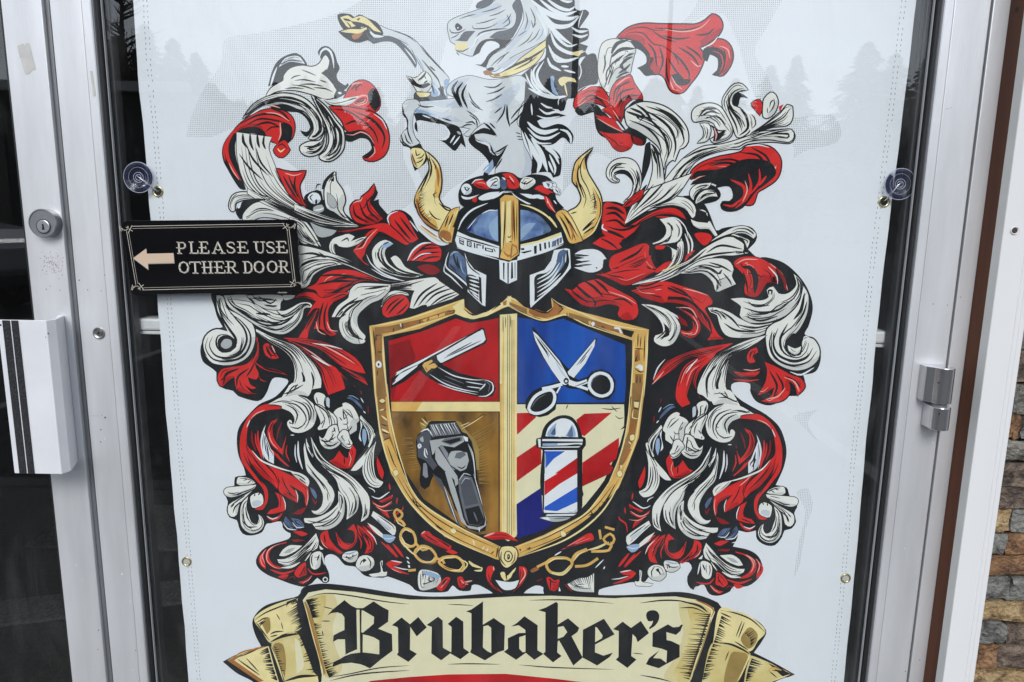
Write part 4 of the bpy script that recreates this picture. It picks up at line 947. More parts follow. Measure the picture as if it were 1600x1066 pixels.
LEFT_FAN = """
@340 220 5.33
L W 10 6: 160,-70 158,60 170,170 200,290 260,400 380,490 520,555 720,640 900,690 1170,714 / 450,-30 425,60 470,190 530,330 640,470 780,580 940,660 1170,705
S K 20: 210,-60 215,10 250,60
S K 18: 270,-60 275,20 300,80
S K 18: 330,-60 335,10 350,60
S K 16: 390,-50 380,20 400,70
S K 14: 240,40 300,160 420,290
S K 13: 320,60 360,180 460,300
S K 13: 180,110 260,220 380,330
S w 12: 170,-60 165,20
F W 3 10: 95,540 122,460 192,430 300,440 440,480 330,482 220,492 150,522 142,582 112,582
F W 6 8: 210,620 300,525 420,512 540,560 640,610 720,660 800,760 862,882 820,850 700,850 620,700 500,650 350,640 240,690
F W 6 6: 600,640 700,680 780,780 840,880 700,830 650,760
L W 7 6: 250,400 400,480 560,560 720,640 900,700 1160,715 / 250,440 380,520 540,590 700,660 880,712 1160,718
F K: 150,580 220,500 320,480 420,490 300,520 220,600 200,650 180,650
F w: 165,560 180,520 200,510 185,560
F R 4 11: 490,232 560,252 640,262 735,250 712,310 682,370 692,450 722,520 752,552 650,502 570,402
S K 15: 545,290 600,390 660,480
S K 15: 590,290 630,390 680,480
S K 14: 650,290 640,370 665,470
S q 8: 560,270 640,290 700,270
F K: 720,470 790,420 860,420 900,560 1000,560 1160,690 900,640 760,570
F w 1 8: 750,470 790,432 840,442 860,490 830,525 780,520
S K 15: 822,488 820,532
F G 0 6: 800,552 868,532 885,580 842,602 802,592
S w 12: 800,580 850,575 885,560
S K 8: 818,400 830,365 860,365
F W 3 11: 892,402 902,332 960,272 980,262 986,332 1040,412 1062,500 1042,582 1112,682 1165,702 1040,642 970,592 912,562 892,480
F K: 868,402 880,342 930,282 972,262 962,285 912,342 892,402
F G 0 4: 912,432 960,462 992,522 972,562 922,532
F K: 940,330 970,300 968,340
F R 4 12: 1110,602 1110,542 1150,502 1190,500 1200,470 1262,420 1302,362 1312,430 1282,512 1312,572 1392,642 1300,692 1200,692 1140,662
F K: 1310,400 1336,430 1302,500 1342,488 1347,532 1425,622 1382,652 1300,562 1268,502 1300,440
S K 16: 1132,540 1150,622 1260,685
S K 15: 1182,520 1225,622 1330,685
S K 14: 1240,480 1262,582 1350,662
S q 9: 1130,520 1160,505 1190,500 1205,470
"""
LEFT_MID = """
@460 300 5.33
F G 0 8: 130,252 220,292 352,322 310,362 200,372
L W 3 5: 0,100 120,150 300,215 520,275 / 0,150 160,215 350,265 525,280
F R 2: 352,332 500,312 620,282 742,260 832,290 900,342 982,412 932,442 840,392 720,332 640,362 592,452 562,532 488,492 560,402 620,332 690,300 560,312 440,332
F R: 490,492 560,472 592,402 650,342 700,332 640,402 602,492 562,562 622,612 592,602 540,552
S K 14: 520,480 580,420 640,340
S K 12: 590,560 600,480 650,400
S q 8: 500,480 570,460 610,390 690,310
F R 0 11: 792,242 790,192 850,160 912,180 952,242 992,322 1032,392 962,422 880,342 812,282
S K 16: 830,232 900,320 970,402
S K 15: 880,212 940,290 1010,380
S w 10: 792,272 776,222 800,182 860,160
S w 9: 960,240 1000,290 1030,330
F W 4 8: 290,452 320,392 400,362 452,350 502,372 470,412 552,382 602,372 532,432 440,462 370,452 350,432 330,442 342,502 402,562 472,602 380,562 310,512
S K 12: 390,412 440,385 450,412
S K 10: 340,450 400,540 480,590
F W 12 7: 30,442 180,472 360,532 500,592 640,662 760,722 925,742 760,740 600,682 440,612 280,572 150,562 60,602 36,660
S K 16: 40,522 150,512 260,545 200,500
S K 12: 60,570 250,535 450,600 640,690
S K 11: 280,540 480,610 700,710
S K 12: 420,570 560,640 740,720
F W 5 8: 40,792 40,652 100,602 200,572 310,572 400,602 260,632 160,692 120,772 72,802
F W 6 7: 655,572 648,492 690,430 760,400 824,432 772,462 752,512 782,592 862,652 952,682 1075,690 1000,712 860,700 740,660 680,622
S K 11: 700,470 710,560 780,640 880,690
S K 10: 730,520 760,600 860,670
F b: 722,462 752,418 824,432 772,464
S K 8: 740,440 790,415
F W 0 6: 800,552 840,530 882,562 920,622 992,662 1062,690 930,662 850,622
S w 10: 600,520 640,600 740,680 900,740
S w 8: 640,640 760,705 920,742
F R 0 6: 940,572 970,502 1040,440 1120,420 1182,440 1222,482 1212,562 1150,582 1000,572
S K 14: 970,560 1060,480 1210,465
S K 13: 1000,570 1090,515 1215,500
S K 13: 1040,480 1120,440 1190,450
S K 12: 1060,570 1130,545 1215,540
S w 13: 940,574 985,490 1060,432 1140,422
S w 8: 985,570 1060,520 1140,510
F r: 1020,622 1100,602 1180,622 1212,662 1150,692 1060,660
F W 14 8: 430,852 500,772 600,762 700,772 860,762 1000,732 1170,712 1210,745 1372,855 1240,930 1112,962 1100,940 1060,945 1000,972 960,965 980,872 1000,822 900,812 800,832 700,882 600,882 500,872
S K 15: 990,960 1060,850 1190,760
S K 14: 1030,950 1120,850 1270,775
S K 13: 1090,930 1180,850 1320,800
S K 13: 1130,950 1220,880 1350,830
S K 10: 1180,930 1260,890 1360,850
S K 11: 560,850 680,810 800,790
S K 11: 620,870 760,830 900,790 1080,735
F W 2 9: 722,952 760,862 840,822 940,842 952,862 860,862 772,902 732,962
F R 0 9: 732,1000 740,952 800,882 900,860 950,902 950,962 862,1042 762,1042
S K 15: 780,1020 840,950 920,882
S K 12: 760,1000 800,940 880,880
S K 11: 850,1020 900,980 945,930
F R 5 9: 100,802 180,762 232,692 330,652 480,652 600,692 705,742 560,742 460,802 380,862 280,882 210,882 180,822
S K 18: 190,772 320,745 500,742
S K 15: 280,752 420,712 680,738
S K 15: 200,702 330,692 520,702
S K 12: 300,840 400,800 520,760
"""
LEFT_LOW = """
@310 420 5.33
F W 10 13: 150,222 205,232 242,332 360,392 442,452 472,542 462,640 412,732 310,792 190,802 100,762 50,682 44,600 80,540 150,505 245,522 202,432 160,342
S K 18: 245,545 165,560 150,632 200,690 285,665 312,590 255,500 195,400 150,250
S K 15: 120,562 92,640 142,722 242,742 350,702 402,602 382,502 300,402 215,300
S K 14: 80,572 60,662 122,752 242,772 370,732 432,622 422,522 350,432 260,370
S K 11: 200,760 330,750 430,660
F K: 158,622 180,570 242,550 302,590 310,642 270,692 200,692
F G: 188,622 220,585 272,595 276,642 230,668 192,650
S w 12: 130,540 200,520 250,548
S w 9: 60,720 120,780 220,800
F W 14 8: 210,222 430,222 560,302 690,352 762,332 850,285 930,285 955,325 882,330 862,412 800,492 720,542 620,535 500,482 380,402 260,322
S K 17: 480,372 600,380
S K 13: 290,320 440,410 640,450 780,400
S K 13: 400,400 560,470 720,450 830,350
S K 12: 500,470 650,510 780,450
S K 12: 640,340 720,400 850,330
F W 6 6: 400,222 690,222 692,302 672,342 560,332 450,272
S K 14: 410,240 450,270 470,300
S K 12: 500,230 600,290 650,250
F K: 690,272 760,252 842,252 952,282 850,282 742,320 682,352
F W: 700,222 805,222 790,245 720,262
F R 3 6: 800,242 862,200 960,200 1020,242 1100,232 1180,200 1262,200 1202,242 1120,282 1082,342 1082,422 1102,502 1152,542 1102,562 1022,502 962,502 992,422 1012,332 962,332 902,402 950,312 982,272 902,242
F R 2: 1000,330 962,422 922,512 902,592 852,602 830,582 882,502 922,432
S K 16: 1040,280 1010,400 1010,500
S K 15: 1080,280 1050,380 1060,500 1120,545
S q 8: 980,440 1000,520 1060,550
S q 8: 1070,440 1100,510 1160,520
L R 6 5: 710,575 850,582 1000,602 1150,652 1280,722 1350,792 1392,872 / 720,582 850,622 1000,672 1100,742 1200,812 1330,862 1392,872
L R 6 5: 740,590 850,640 950,700 1060,780 1150,830 1200,920 1222,1000 / 740,592 850,682 950,772 1020,852 1040,932 1082,1052
S w 10: 940,720 1020,770 1090,810
S w 9: 950,622 1080,640 1200,670
L R 3 3: 1200,822 1300,872 1380,912 1412,972 / 1190,822 1270,890 1350,935 1412,972
L R 2: 1180,860 1240,920 1310,985 / 1170,870 1230,930 1310,985
L W 8 9: 480,502 600,562 720,602 820,642 900,722 980,822 1022,922 1020,992 / 480,522 600,612 700,672 770,742 800,822 800,922 770,992 720,1042
S K 18: 860,860 880,930 840,1030
S K 14: 940,860 960,930 950,1000
F W 8 9: 1110,402 1160,312 1250,242 1262,182 1340,122 1600,132 1590,182 1520,252 1430,292 1340,372 1322,432 1340,502 1392,562 1382,592 1392,602 1370,622 1290,622 1210,572 1172,482 1180,402
S K 20: 1260,400 1250,480 1300,560 1370,590
S K 16: 1130,420 1200,330 1330,240
S K 16: 1160,440 1240,340 1360,260
S K 13: 1150,380 1240,300 1400,250
S K 12: 1380,170 1480,160 1590,140
F R 7 11: 160,902 190,842 262,822 380,802 440,762 480,682 485,562 502,622 502,722 472,802 502,872 482,922 410,902 430,962 482,992 440,1002 382,962 440,1032 482,1042 400,1042 320,1002 300,902 250,932 200,982 170,952
S K 18: 210,960 230,880 340,830
S K 15: 320,980 330,900 420,830
S K 13: 400,900 440,840 470,780
L R 3: 480,782 560,822 650,842 745,888 / 480,792 560,852 650,872 745,888
F R: 500,880 520,930 570,940 520,920
F R 3: 540,642 580,622 622,682 672,742 622,752 562,722
S K 14: 560,640 610,740
S K 12: 590,640 650,740
S q 8: 610,640 640,700
"""
SIDE_LOW = """
@360 700 7.467
F R: 600,-492 440,-512 330,-477 220,-377 150,-247 115,-127 110,0 130,150 200,255 290,370 370,460 402,560 390,650 290,712 360,714 425,650 440,540 420,460 350,380 280,290 220,180 190,50 185,-60 195,-187 215,-280 260,-357 360,-417 480,-447 600,-457
F R 1: 185,-100 200,-20 250,30 300,90 400,170 480,240 540,310 562,400 545,478 480,410 390,350 330,290 250,190 200,90 180,-20
F R 1: 430,205 520,235 640,290 760,350 860,420 907,470 912,590 890,685 872,640 870,580 840,520 760,470 690,430 760,510 787,642 720,610 650,570 580,520 560,460 575,390 540,310 480,250
S K 15: 330,110 450,230 530,330 555,420
S K 13: 230,60 330,200 450,330 520,400
S K 12: 150,60 210,190 310,330 390,450
S K 12: 600,330 640,440 720,560
S K 16: 690,430 770,510 840,600
S w 9: 760,490 785,560 782,630
S q 9: 890,480 905,570 890,670
S q 10: 240,-340 300,-400 400,-440
S w 9: 190,-240 230,-330
F R 1: 520,515 600,560 640,640 642,720 600,742 500,768 428,772 470,720 560,690 560,600
S w 9: 610,570 640,650 640,720
S R 24: 430,805 500,845 560,815 605,760
S w 11: 425,795 490,830 560,803
F r: 720,770 800,720 885,690 830,772
S W 17: 250,30 350,140 480,203 620,252 760,285
F W 1: 700,272 800,290 880,330 922,390 905,452 820,390 740,322
S R 16: 290,-170 300,-60 340,40 375,140
S R 20: 322,-205 322,-100 355,30 375,100
S r 18: 250,-200 255,-80 300,40
F R 2: 430,-190 480,-305 525,-328 492,-246 502,-126 560,-26 602,14 655,-150 632,-26 612,84 540,24 460,-66
S R 12: 660,-30 650,60 690,160
S R 12: 545,-340 505,-280
S r 12: 600,-300 560,-200 540,-100
S R 20: 470,10 560,110 675,215
S R 14: 540,60 600,150 685,215
F w: 412,-270 372,-186 350,-66 372,60 392,140 372,-46 392,-186
F w 2: 392,-190 440,-70 475,20 505,60 507,187 440,152 400,112 378,40
S K 13: 420,-60 440,60 450,150
S w 12: 757,-40 755,80 775,170
S w 20: 790,-80 795,90 842,250
F W 2: 855,0 870,150 895,270 985,370 1050,470 1082,570 1062,680 1000,735 945,728 975,768 1060,775 1150,700 1207,600 1207,510 1150,410 1080,330 1000,260 930,170 890,60 868,-60
S K 13: 890,190 1000,330 1110,460 1165,580
S K 9: 1130,520 1140,620
F W 3 9: 1260,520 1265,620 1210,700 1110,770 990,815 860,820 870,870 960,890 1000,945 1120,955 1230,910 1310,820 1335,700 1320,590 1290,530
S K 14: 870,890 1000,870 1150,800 1255,690
S K 14: 950,925 1090,900 1230,810 1305,680
S K 12: 1290,560 1290,680 1240,790
F W 1 9: 75,385 90,345 130,340 200,350 260,380 290,410 230,430 140,440 80,420
S K 9: 150,380 200,365
S K 9: 200,410 240,385
F W 1 9: -75,500 -40,465 90,450 200,440 300,430 280,470 180,520 80,560 0,575 -60,550
S K 13: 20,550 90,545 160,510
@360 600 7.467
F W 2 10: 440,238 600,155 780,128 900,168 980,258 1002,380 965,490 880,552 800,572 720,556 672,500 662,450 690,420 715,432 722,478 748,440 740,380 690,320 600,285 600,258 520,240
S K 15: 640,240 730,282 782,360 752,470
S K 14: 600,215 760,240 855,330 885,420 830,505
S K 15: 700,185 850,240 912,340 912,450 860,530
S K 12: 800,142 900,200 972,320 962,420
S K 13: 700,500 790,520 872,465
S K 10: 480,228 600,200 720,210
F W 1: 600,155 660,60 720,-10 942,-10 912,140 790,128
S K 15: 625,118 740,72 850,10
S K 12: 745,60 785,0
S K 22: 790,130 900,160 990,230
S w 9: 700,597 745,597
@480 590 8.96
F W 2 12: 95,262 130,212 200,220 258,268 246,400 330,490 400,540 425,640 422,800 380,900 300,980 220,960 200,880 290,830 330,700 250,560 160,420 110,330
F W 2 14: 150,380 250,440 320,560 332,680 230,722 160,735 148,702 190,640 160,540 105,400
S K 13: 190,660 230,600
F a: 270,282 312,300 312,425 268,390
S K 15: 255,270 240,350 262,430 320,510
S K 13: 125,275 150,370
S K 18: 0,295 130,385 250,465 320,570
F W 2 14: 370,490 430,430 500,402 490,372 540,350 620,390 680,470 730,600 692,640 692,740 600,800 610,880 640,960 590,1000 500,960 440,830 430,640 420,560
S K 13: 450,555 490,605
S K 12: 495,650 550,655 575,620
S K 14: 500,440 590,520 640,570
S K 13: 580,760 630,680
S K 13: 560,660 580,760 610,860
F U: 550,290 600,270 690,320 760,400 778,455 700,380 620,312
S b 9: 575,258 640,260 725,312
S w 12: 750,285 788,352
S w 13: 785,468 818,502
S r 12: 748,180 762,240
S r 12: 850,400 858,500
L W 2: 750,530 850,640 925,730 935,850 890,990 / 735,570 830,680 885,790 890,850 850,970
F b: 780,720 820,740 832,860 800,960 770,850
F w: 740,600 772,660 742,780 762,900 722,850 750,700
S w 13: 770,620 850,760 870,900
@450 680 7.467
F W 3 13: 365,10 378,90 430,150 510,163 590,122 622,60 600,0 580,-80 560,-120 480,-90 430,10 400,42
S K 14: 385,60 450,80 560,20
S K 12: 420,120 500,130 590,80
F W 1 11: 580,20 640,-60 700,-40 722,40 752,95 715,142 660,122 610,62
S K 10: 680,105 740,110
F W 2: 1000,-20 960,120 880,230 800,320 732,414 800,412 880,340 932,220 1002,100 1032,-10
L W 4: 1028,70 1002,200 1002,380 1032,500 1108,545 / 1010,100 920,220 870,380 890,500 960,590 1060,612 1108,560
S w 10: 940,610 1000,640 1012,668
F R 2: 480,300 530,280 600,180 640,240 700,272 720,180 750,120 792,170 782,260 740,370 650,392 560,362
S K 14: 655,250 660,340
S K 12: 720,220 735,330
S q 8: 710,200 735,280 710,360
F R: 1040,250 1080,340 1118,440 1100,515 1060,450 1035,340
F W 3 10: 215,60 250,180 340,300 450,400 560,520 600,640 665,730 690,830 690,910 682,987 725,960 800,890 824,800 815,700 740,580 650,510 540,450 420,380 320,280 255,150
F W 3 8: 265,20 330,140 400,255 500,340 640,420 760,500 870,610 945,720 954,860 930,960 850,1012 872,900 860,800 820,690 740,570 640,490 500,410 390,330 310,220
S w 12: 212,40 230,150 290,260
S K 15: 290,110 370,260 480,350
S K 13: 390,320 560,440 720,560 810,690
S K 13: 260,210 400,370 540,500
S K 26: 460,540 540,620 570,720
S K 12: 760,780 740,880 710,950
S K 12: 800,760 790,860 750,930
S K 12: 900,800 900,900 870,980
F W 1: 585,650 640,700 660,800 640,900 600,890 590,760
S K 12: 620,700 630,800 610,880
S w 14: 975,710 1060,742 1185,662
F R 1: 1060,770 1160,730 1225,690 1212,740 1100,790
S R 22: 980,770 1080,842 1212,792
S q 9: 990,795 1100,835 1212,772
S R 13: 1180,565 1192,642
S R 11: 1275,730 1268,805
@350 760 7.467
F W 1 10: 50,230 90,190 180,140 300,70 332,50 250,130 180,210 150,330 90,357 48,310
S K 14: 105,310 130,240 210,175
S K 11: 80,250 120,205
F W 3 11: 190,300 210,200 280,120 260,240 290,340 320,420 380,440 410,380 400,330 432,350 467,420 440,500 350,547 270,532 200,450
S K 14: 215,400 280,472 385,472
S K 13: 215,320 250,440 330,505
S K 12: 250,240 270,360 310,420
F W 0 7: 305,140 330,100 400,75 450,110 457,200 400,240 330,247
S K 12: 355,118 362,85
S K 12: 400,105 418,75
F a: 330,180 400,160 440,190 400,230 340,235
S R 22: 365,268 450,258 492,180
F U: 1000,10 1050,40 1087,110 1070,152 1030,90
S r 14: 1030,140 1070,212 1082,160
F U 2: 720,350 780,420 862,490 820,512 750,470 700,412
F U 1: 780,370 880,390 932,450 932,482 860,470
S w 11: 690,420 740,492 845,510
S w 9: 800,420 850,482 932,476
S w 9: 690,490 730,540 772,546
@395 820 8.96
L R 2: 470,240 310,288 200,360 178,450 200,530 290,602 410,622 / 472,257 350,292 270,352 240,440 290,540 410,606
L R 1: 190,340 100,430 83,500 120,580 182,622 / 180,362 150,440 170,540 178,560
S q 10: 185,342 132,430 170,545
S q 9: 320,285 210,370 200,470
S R 24: 240,625 400,682 520,662 592,630
F R 1: 350,730 430,700 502,700 470,752 420,762
F W 0: 368,432 420,350 500,295 560,285 692,295 600,370 500,420 430,442
F G: 430,400 500,340 600,320 520,390
L W 5: 343,485 450,480 560,430 680,340 780,240 885,120 / 360,530 470,582 560,572 650,500 760,400 900,330 922,220
S W 24: 400,602 540,592 660,525
S W 14: 730,510 780,440 820,370
S K 13: 690,400 800,300 855,225
S K 13: 740,470 830,350 892,240
S K 12: 620,450 720,370 800,280
F W 1 7: 800,480 830,410 900,375 962,390 952,500 940,582 880,627 820,602
S K 18: 932,420 900,505
S w 16: 970,400 985,480 1002,562
F W: 930,288 992,342 945,347
F R 2 4: 580,690 620,610 700,540 742,530 746,620 752,700 690,722 640,742
F R 1: 640,802 720,782 800,722 832,710 780,792 700,832
S R 18: 770,610 830,682 920,692 1022,670
S K 14: 640,720 700,650 720,580
S q 9: 700,820 780,770 825,715
O w 15: 985,760 1015,735 1045,760 1030,795 995,790
F R 1: 560,95 680,90 772,130 690,162
F r: 540,212 650,205 732,220 600,242
S r 12: 500,760 560,720 600,760
@480 790 7.467
F R 1: 150,380 180,310 240,290 260,380 330,480 417,550 380,567 300,522 220,492
S K 14: 200,340 210,440
S q 8: 160,400 190,460 240,500
F R 2: 330,300 370,370 430,430 510,442 547,400 540,300 470,282 540,215 582,300 577,420 520,492 440,512 370,462
F R 2: 580,225 640,260 760,400 777,470 750,542 668,562 700,470 650,380 600,320
S K 14: 620,270 700,380 730,490
F R: 640,230 720,290 790,380 817,462 770,400 700,320
S R 12: 590,330 632,430 622,505
S K 13: 600,260 660,390 690,450
S w 9: 700,292 780,372 812,455
F R 1: 690,230 800,270 882,342 850,362 770,312
L W 2: 770,65 900,150 1032,250 1022,342 / 748,120 850,210 930,290 1000,347
F a: 800,130 900,200 980,260 960,290 860,210
F W: 700,200 800,260 900,350 930,380 972,432 880,380 780,302
F b 0: 880,342 950,340 1032,370 970,437 900,402
S w 8: 890,380 960,390 1030,370
S R 18: 860,420 960,512 1052,612
S R 26: 1000,445 1060,522 1122,602
S R 18: 930,450 1000,532 1062,602
F R 1: 918,682 980,640 1112,660 1060,697 980,702 1100,762 1192,802 1100,792 980,742
S w 11: 980,642 1105,665
S w 10: 1010,712 1120,742 1205,748
F W 1 8: 408,612 440,550 580,530 592,590 560,652 480,662
S b 14: 425,562 500,562 575,532
S K 10: 420,600 500,610 580,570
F W 1 8: 568,692 610,600 700,580 770,620 782,690 730,752 640,767 590,732
F K: 655,620 692,640 650,672
S K 12: 700,600 740,660 730,730
F W 1 6: 718,802 800,790 860,770 850,662 880,640 882,770 932,770 920,822 840,827 760,832
F R 1: 800,0 870,50 930,70 962,152 880,92
S q 8: 800,12 900,62 1000,52
S R 14: 1020,200 1040,100 1110,50 1120,10
"""
RIGHT_TOP = """
@880 10 5.33
F K: 150,470 185,420 235,392 272,402 286,470 292,560 286,640 240,655 180,668 120,702 80,742 50,700 90,600
F R 3 12: 450,258 540,182 660,146 820,150 1000,152 1110,150 1190,112 1240,68 1296,90 1326,160 1292,240 1200,312 1132,342 1172,412 1162,472 1122,560 1060,642 1000,712 940,722 890,692 850,602 800,562 700,562 640,512 700,482 702,402 650,312 560,272
F K: 500,312 600,282 662,320 722,402 712,490 762,560 692,582 640,532 612,512 682,490 692,422 640,365 560,342
F K: 890,575 960,560 1000,605 1062,602 1052,642 990,662 930,640
F R 2 12: 1190,332 1262,282 1332,280 1392,332 1412,412 1392,492 1332,572 1278,572 1300,502 1292,422 1232,362
F K: 1172,352 1262,340 1332,372 1352,442 1340,522 1290,582 1238,570 1292,512 1282,432 1222,402 1200,462 1162,432
S R 9: 1240,370 1310,400 1330,480 1300,560
S q 8: 1300,330 1370,360 1390,440
S K 13: 740,202 830,262 940,300
S K 13: 820,240 940,270 1060,260
S K 15: 760,180 860,190 1000,200 1140,170
S q 9: 830,190 1000,210 1140,180 1230,100
S K 15: 800,330 830,450 800,560
S K 15: 700,300 760,380 780,500
S K 16: 880,360 980,450 1050,560 1040,620
S K 14: 870,430 940,540 1000,600
S K 15: 960,340 1080,420 1140,520
S K 15: 1020,330 1110,390 1160,450
S K 13: 1100,240 1200,230 1260,180
S K 15: 860,430 860,560 890,660
S q 8: 900,580 940,650 990,690
S q 8: 890,620 920,690 960,700
S q 8: 1060,450 1120,500 1150,490
S w 9: 1160,345 1240,310 1290,250
F W 5 7: 300,602 290,482 312,342 350,292 430,272 520,290 562,302 602,362 592,402 572,482 552,562 470,592 420,642 390,722 340,692
S K 26: 400,392 450,310 540,282
S K 24: 395,430 480,360 600,352
S K 22: 400,482 500,420 592,392
S K 20: 470,500 530,440 580,420
S K 17: 460,560 520,520 560,480
S K 15: 440,600 500,560 550,550
S w 12: 470,450 540,390 600,355
S K 11: 330,560 350,480 340,400
S K 10: 370,660 410,540 420,500
F R 2 10: 90,832 110,742 180,682 270,670 332,692 390,792 382,852 300,812 200,802 120,852
F K: 100,852 200,802 282,822 332,882 252,882 150,912 110,892
F R 3 8: 400,832 390,742 430,642 512,590 560,572 592,642 652,732 662,782 582,772 512,832 502,902 482,962
S K 14: 420,790 440,690 560,620
S K 14: 430,820 480,720 600,680
S K 15: 450,850 510,760 640,740
S K 13: 150,790 230,740 340,790
S K 12: 200,790 290,770 370,850
S w 10: 160,700 230,660 300,665
S q 9: 440,660 520,600 560,590
F K: 250,860 340,880 480,1030 540,1010 500,900 600,780 680,800 640,1066 520,1130 300,1066
F R 2 4: 262,902 322,952 422,1012 482,1042 560,1082 560,1130 470,1010 402,922 322,862 380,832 402,830 482,962
F R 1 6: 300,1040 400,1060 540,1060 580,1100 560,1180 480,1210 420,1180 380,1120
S q 8: 280,930 380,990 500,1050
S K 13: 420,900 480,980 540,1060
@960 120 5.33
F K: 140,470 260,490 250,570 160,560
F r: 150,490 230,530 230,570 170,560
F W 10 11: 90,292 130,252 240,212 400,242 520,322 602,432 612,542 572,592 542,602 502,702 482,692 432,742 412,852 390,702 380,602 300,522 200,452 110,402
S K 20: 100,290 210,330 240,350
S K 18: 130,260 220,300 260,340
S K 18: 180,230 260,290 320,380
S K 16: 130,310 280,350 400,470 450,600 430,720
S K 18: 230,270 360,340 470,440 510,570 490,680
S K 16: 260,245 420,305 540,420 580,540 540,590
S K 14: 120,360 260,420 360,520 400,650
S K 14: 340,250 490,330 590,450
S K 13: 300,300 430,390 500,520
F W 6 9: 300,562 370,642 402,762 412,872 500,762 600,662 740,582 900,562 1100,502 1200,462 1462,442 1502,492 1462,552 1300,542 1100,562 1040,602 960,602 800,642 680,702 622,772 562,862 500,982 400,1062 200,1062 260,962 302,862 322,742
S K 22: 310,560 350,620 370,700
S K 18: 310,600 340,680 360,740
S K 22: 270,900 230,960 210,1030
F K: 230,760 250,620 260,560 300,540 302,690 270,800 225,900
L W 4: 440,860 520,780 640,680 780,610 1000,560 / 450,880 540,810 660,710 800,640 1000,580
S K 13: 580,680 700,620 860,580
S K 12: 460,890 560,760 640,690
S K 12: 480,940 560,820 640,740
F W 5 10: 900,202 940,122 1000,62 1062,62 1112,112 1062,112 992,152 982,232 1042,262 1102,332 1132,422 1092,482 1022,502 982,402 922,302
F W 6 10: 660,372 650,292 702,242 800,222 882,252 942,342 982,442 952,512 830,552 800,522 940,442 862,442 832,392 762,362
S K 15: 700,340 760,270 860,270
S K 14: 720,330 800,290 880,310
S K 14: 750,350 850,330 930,400
F W 2 9: 690,552 742,502 742,432 712,392 782,392 802,452 772,532
F K: 800,400 840,420 870,470 930,450 880,520 820,540 830,460
S q 11: 830,430 850,480 840,530
F W 2: 1100,272 1180,332 1192,402 1132,462
F R 0 8: 1140,222 1210,192 1232,252 1212,322 1170,270
F W 3 10: 1250,182 1300,132 1342,152 1362,222 1332,302 1282,342 1240,332 1240,232
F R: 1370,250 1410,230 1380,290
L W 6 10: 1130,482 1250,402 1400,282 1440,235 1482,252 / 1160,472 1300,422 1440,402 1482,342 1482,262
F W 3 10: 1120,522 1300,462 1472,442 1492,502 1452,542 1300,522 1200,522
S K 13: 1200,500 1330,475 1450,480 1440,510 1330,500
F K: 980,192 1000,142 1062,120 1112,182 1052,172 1032,242 992,242
S w 14: 1040,225 1070,210 1100,240
S w 13: 1040,130 1080,140 1110,170
S K 18: 1050,270 1100,340 1110,430 1040,490
S K 13: 950,150 960,250 1040,350 1070,430
S K 13: 930,200 960,300 1010,400 1030,480
F R 3 11: 640,792 720,722 850,672 1000,642 1062,622 1100,582 1240,572 1322,602 1382,682 1382,782 1342,862 1240,932 1192,962 1152,1062 1062,1062 1092,982 1062,882 1002,822 882,792 762,802 640,852
F K: 630,902 702,832 850,802 962,812 1052,882 1082,982 1042,1062 902,1062 982,1012 972,932 930,912 832,932 850,902 782,882
S q 9: 640,880 720,830 860,800
S K 18: 1040,630 1200,660 1260,780 1220,900
S K 16: 1140,590 1260,660 1320,780
S K 16: 800,740 960,720 1080,790 1140,900
S K 15: 820,700 980,690 1120,760 1180,880
S K 22: 1080,700 1200,760 1180,900
F K: 1160,760 1210,780 1200,840 1160,830
S q 9: 1100,820 1130,920 1110,1040
S q 9: 1220,880 1300,840 1350,740
S w 9: 1090,580 1200,568 1290,590
S w 10: 1310,740 1340,760 1320,790
"""
